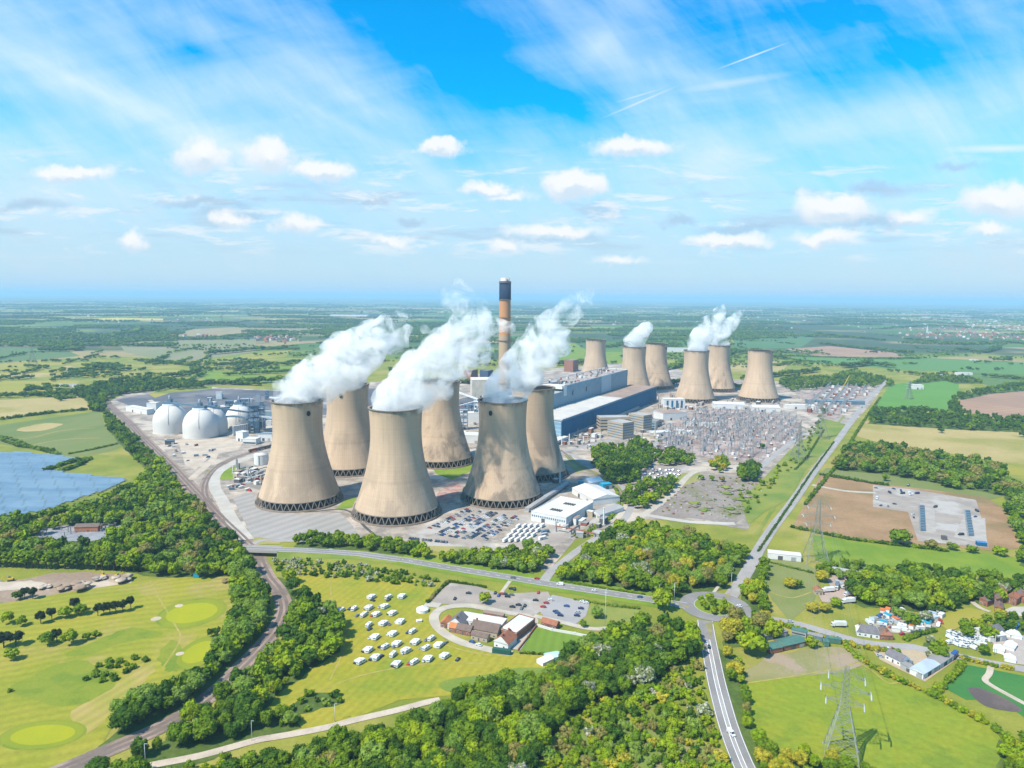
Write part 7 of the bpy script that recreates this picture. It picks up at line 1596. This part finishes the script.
# ------------------------------------------------------------------ steam
def steam_mat(name, k, thr, dens):
    m = bpy.data.materials.new(name); m.use_nodes = True; n = NT(m.node_tree); n.n.remove(n.n['Principled BSDF'])
    pv = n.new('ShaderNodeVolumePrincipled'); pv.inputs['Color'].default_value = (1, 1, 1, 1); pv.inputs['Anisotropy'].default_value = -0.15
    P = n.new('ShaderNodeNewGeometry').outputs['Position']; f = n.noise(P, .038/k, 6, .68, 1.2); up = n.rng(n.sep(P)[2], 128, 235, 0, .092, False)
    n.set(pv.inputs['Density'], n.m('MULTIPLY', n.rng(n.m('SUBTRACT', f, up), thr, thr+.24), dens)); n.l.new(pv.outputs[0], n.n['Material Output'].inputs[1])
    m.cycles.volume_step_rate = 1.0
    return m
STEAM = True
sm = steam_mat('steam', 1.0, .397, .15); smf = steam_mat('steam_far', 1.5, .39, .10); 
def plume(ti, pts, label, m):
    cx, cy = TPOS[ti]; dep = cy; mb = MB(); rr = random.Random(ti)
    me = bpy.data.meshes.new('tmp'); V = []; F = []; nb = 0; CVv, CFf = CS[3]
    chain = [(cx, cy, TH-3, 25.5), (cx+2, cy, TH+4, 24.5)]
    y0 = dep
    for i, (px, py, r) in enumerate(pts):
        dpt = dep+i*4; d = gdir(px, py); t_ = dpt/d[1]; chain.append((d[0]*t_, dpt, CH+d[2]*t_, r*1.18*dep/700))
    full = []
    for i, c in enumerate(chain):
        full.append(c)
        for _ in range(5 if i > 1 else 0):
            a, e = rr.uniform(0, 6.28), rr.uniform(-1, 1); q = math.sqrt(1-e*e); k = c[3]*rr.uniform(.5, .95)
            full.append((c[0]+k*q*math.cos(a), c[1]+k*q*math.sin(a), max(TH+c[3]*.1, c[2]+k*e), c[3]*rr.uniform(.28, .5)))
    for x, y, z, r in full:
        V.append(CVv*r*np.array([1, 1, .35 if z < TH+5 else 1])+np.array([x, y, z])); F.append(CFf+nb); nb += len(CVv)
    me = npmesh('plume', np.concatenate(V), np.concatenate(F), [m])
    o = bpy.data.objects.new('steam_plume', me); COL.objects.link(o)
    md = o.modifiers.new('r', 'REMESH'); md.mode = 'VOXEL'; md.voxel_size = 3.0*dep/800
    tx = bpy.data.textures.new('t', 'CLOUDS'); tx.noise_scale = 14*dep/800; d2_ = o.modifiers.new('d', 'DISPLACE'); d2_.texture = tx; d2_.strength = 8*dep/800; d2_.mid_level = .5; d2_.texture_coords = 'GLOBAL'
    dg = bpy.context.evaluated_depsgraph_get(); ev = o.evaluated_get(dg); nm = bpy.data.meshes.new_from_object(ev); o.modifiers.clear(); o.data = nm
    return tag(o, label, 'steam')
PL = [(0, [(300, 392, 20), (313, 384, 22), (328, 372, 24), (345, 362, 24), (362, 350, 22), (376, 338, 18), (388, 326, 13), (400, 316, 7), (396, 340, 12), (352, 376, 14), (330, 348, 8), (408, 330, 6)], 'wide white steam plume drifting right from the front left cooling tower', sm),
      (2, [(400, 398, 22), (412, 388, 24), (426, 374, 24), (442, 358, 24), (456, 344, 22), (468, 330, 20), (470, 314, 16), (463, 300, 14), (450, 297, 10), (484, 326, 12), (498, 326, 8), (510, 328, 6), (476, 352, 16), (440, 336, 9), (424, 330, 5)], 'largest white steam plume, rising from the nearest cooling tower towards the chimney', sm),
      (4, [(503, 391, 18), (513, 380, 20), (523, 368, 22), (534, 354, 20), (544, 340, 19), (554, 327, 16), (565, 315, 13), (574, 304, 9), (584, 297, 8), (590, 292, 5), (560, 340, 11), (548, 356, 12)], 'tall white steam plume from the front right cooling tower', sm),
      (7, [(634, 341, 9), (640, 335, 8), (646, 328, 7)], 'small steam plume from the tower beside the boiler house', smf),
      (9, [(696, 343, 9), (702, 336, 10), (709, 327, 10), (716, 318, 8), (722, 310, 5), (726, 303, 2.5)], 'steam plume from the left of the three far right towers', smf),
      (10, [(718, 338, 6), (725, 332, 6), (732, 324, 6), (738, 316, 5), (743, 310, 3)], 'thin steam plume from the middle of the three far right towers', smf)]
if STEAM:
    for a in PL: plume(*a)
# ------------------------------------------------------------------ air
m = bpy.data.materials.new('haze'); m.use_nodes = True; n = NT(m.node_tree); n.n.remove(n.n['Principled BSDF'])
pv = n.new('ShaderNodeVolumePrincipled'); pv.inputs['Color'].default_value = (.42, .69, .93, 1); pv.inputs['Density'].default_value = HAZE = 0.00007; pv.inputs['Anisotropy'].default_value = 0.0
n.l.new(pv.outputs[0], n.n['Material Output'].inputs[1])
if True: tag(MB().box(-63000, 63000, -1000, 63000, -12, 282).build('haze', [m]), 'thin blue air over the whole plain', 'haze', None, 'stuff')
sc.cycles.use_adaptive_sampling = True; sc.cycles.adaptive_threshold = 0.015
sc.cycles.use_denoising = True
sc.cycles.volume_step_rate = 1.0; sc.cycles.volume_max_steps = 256
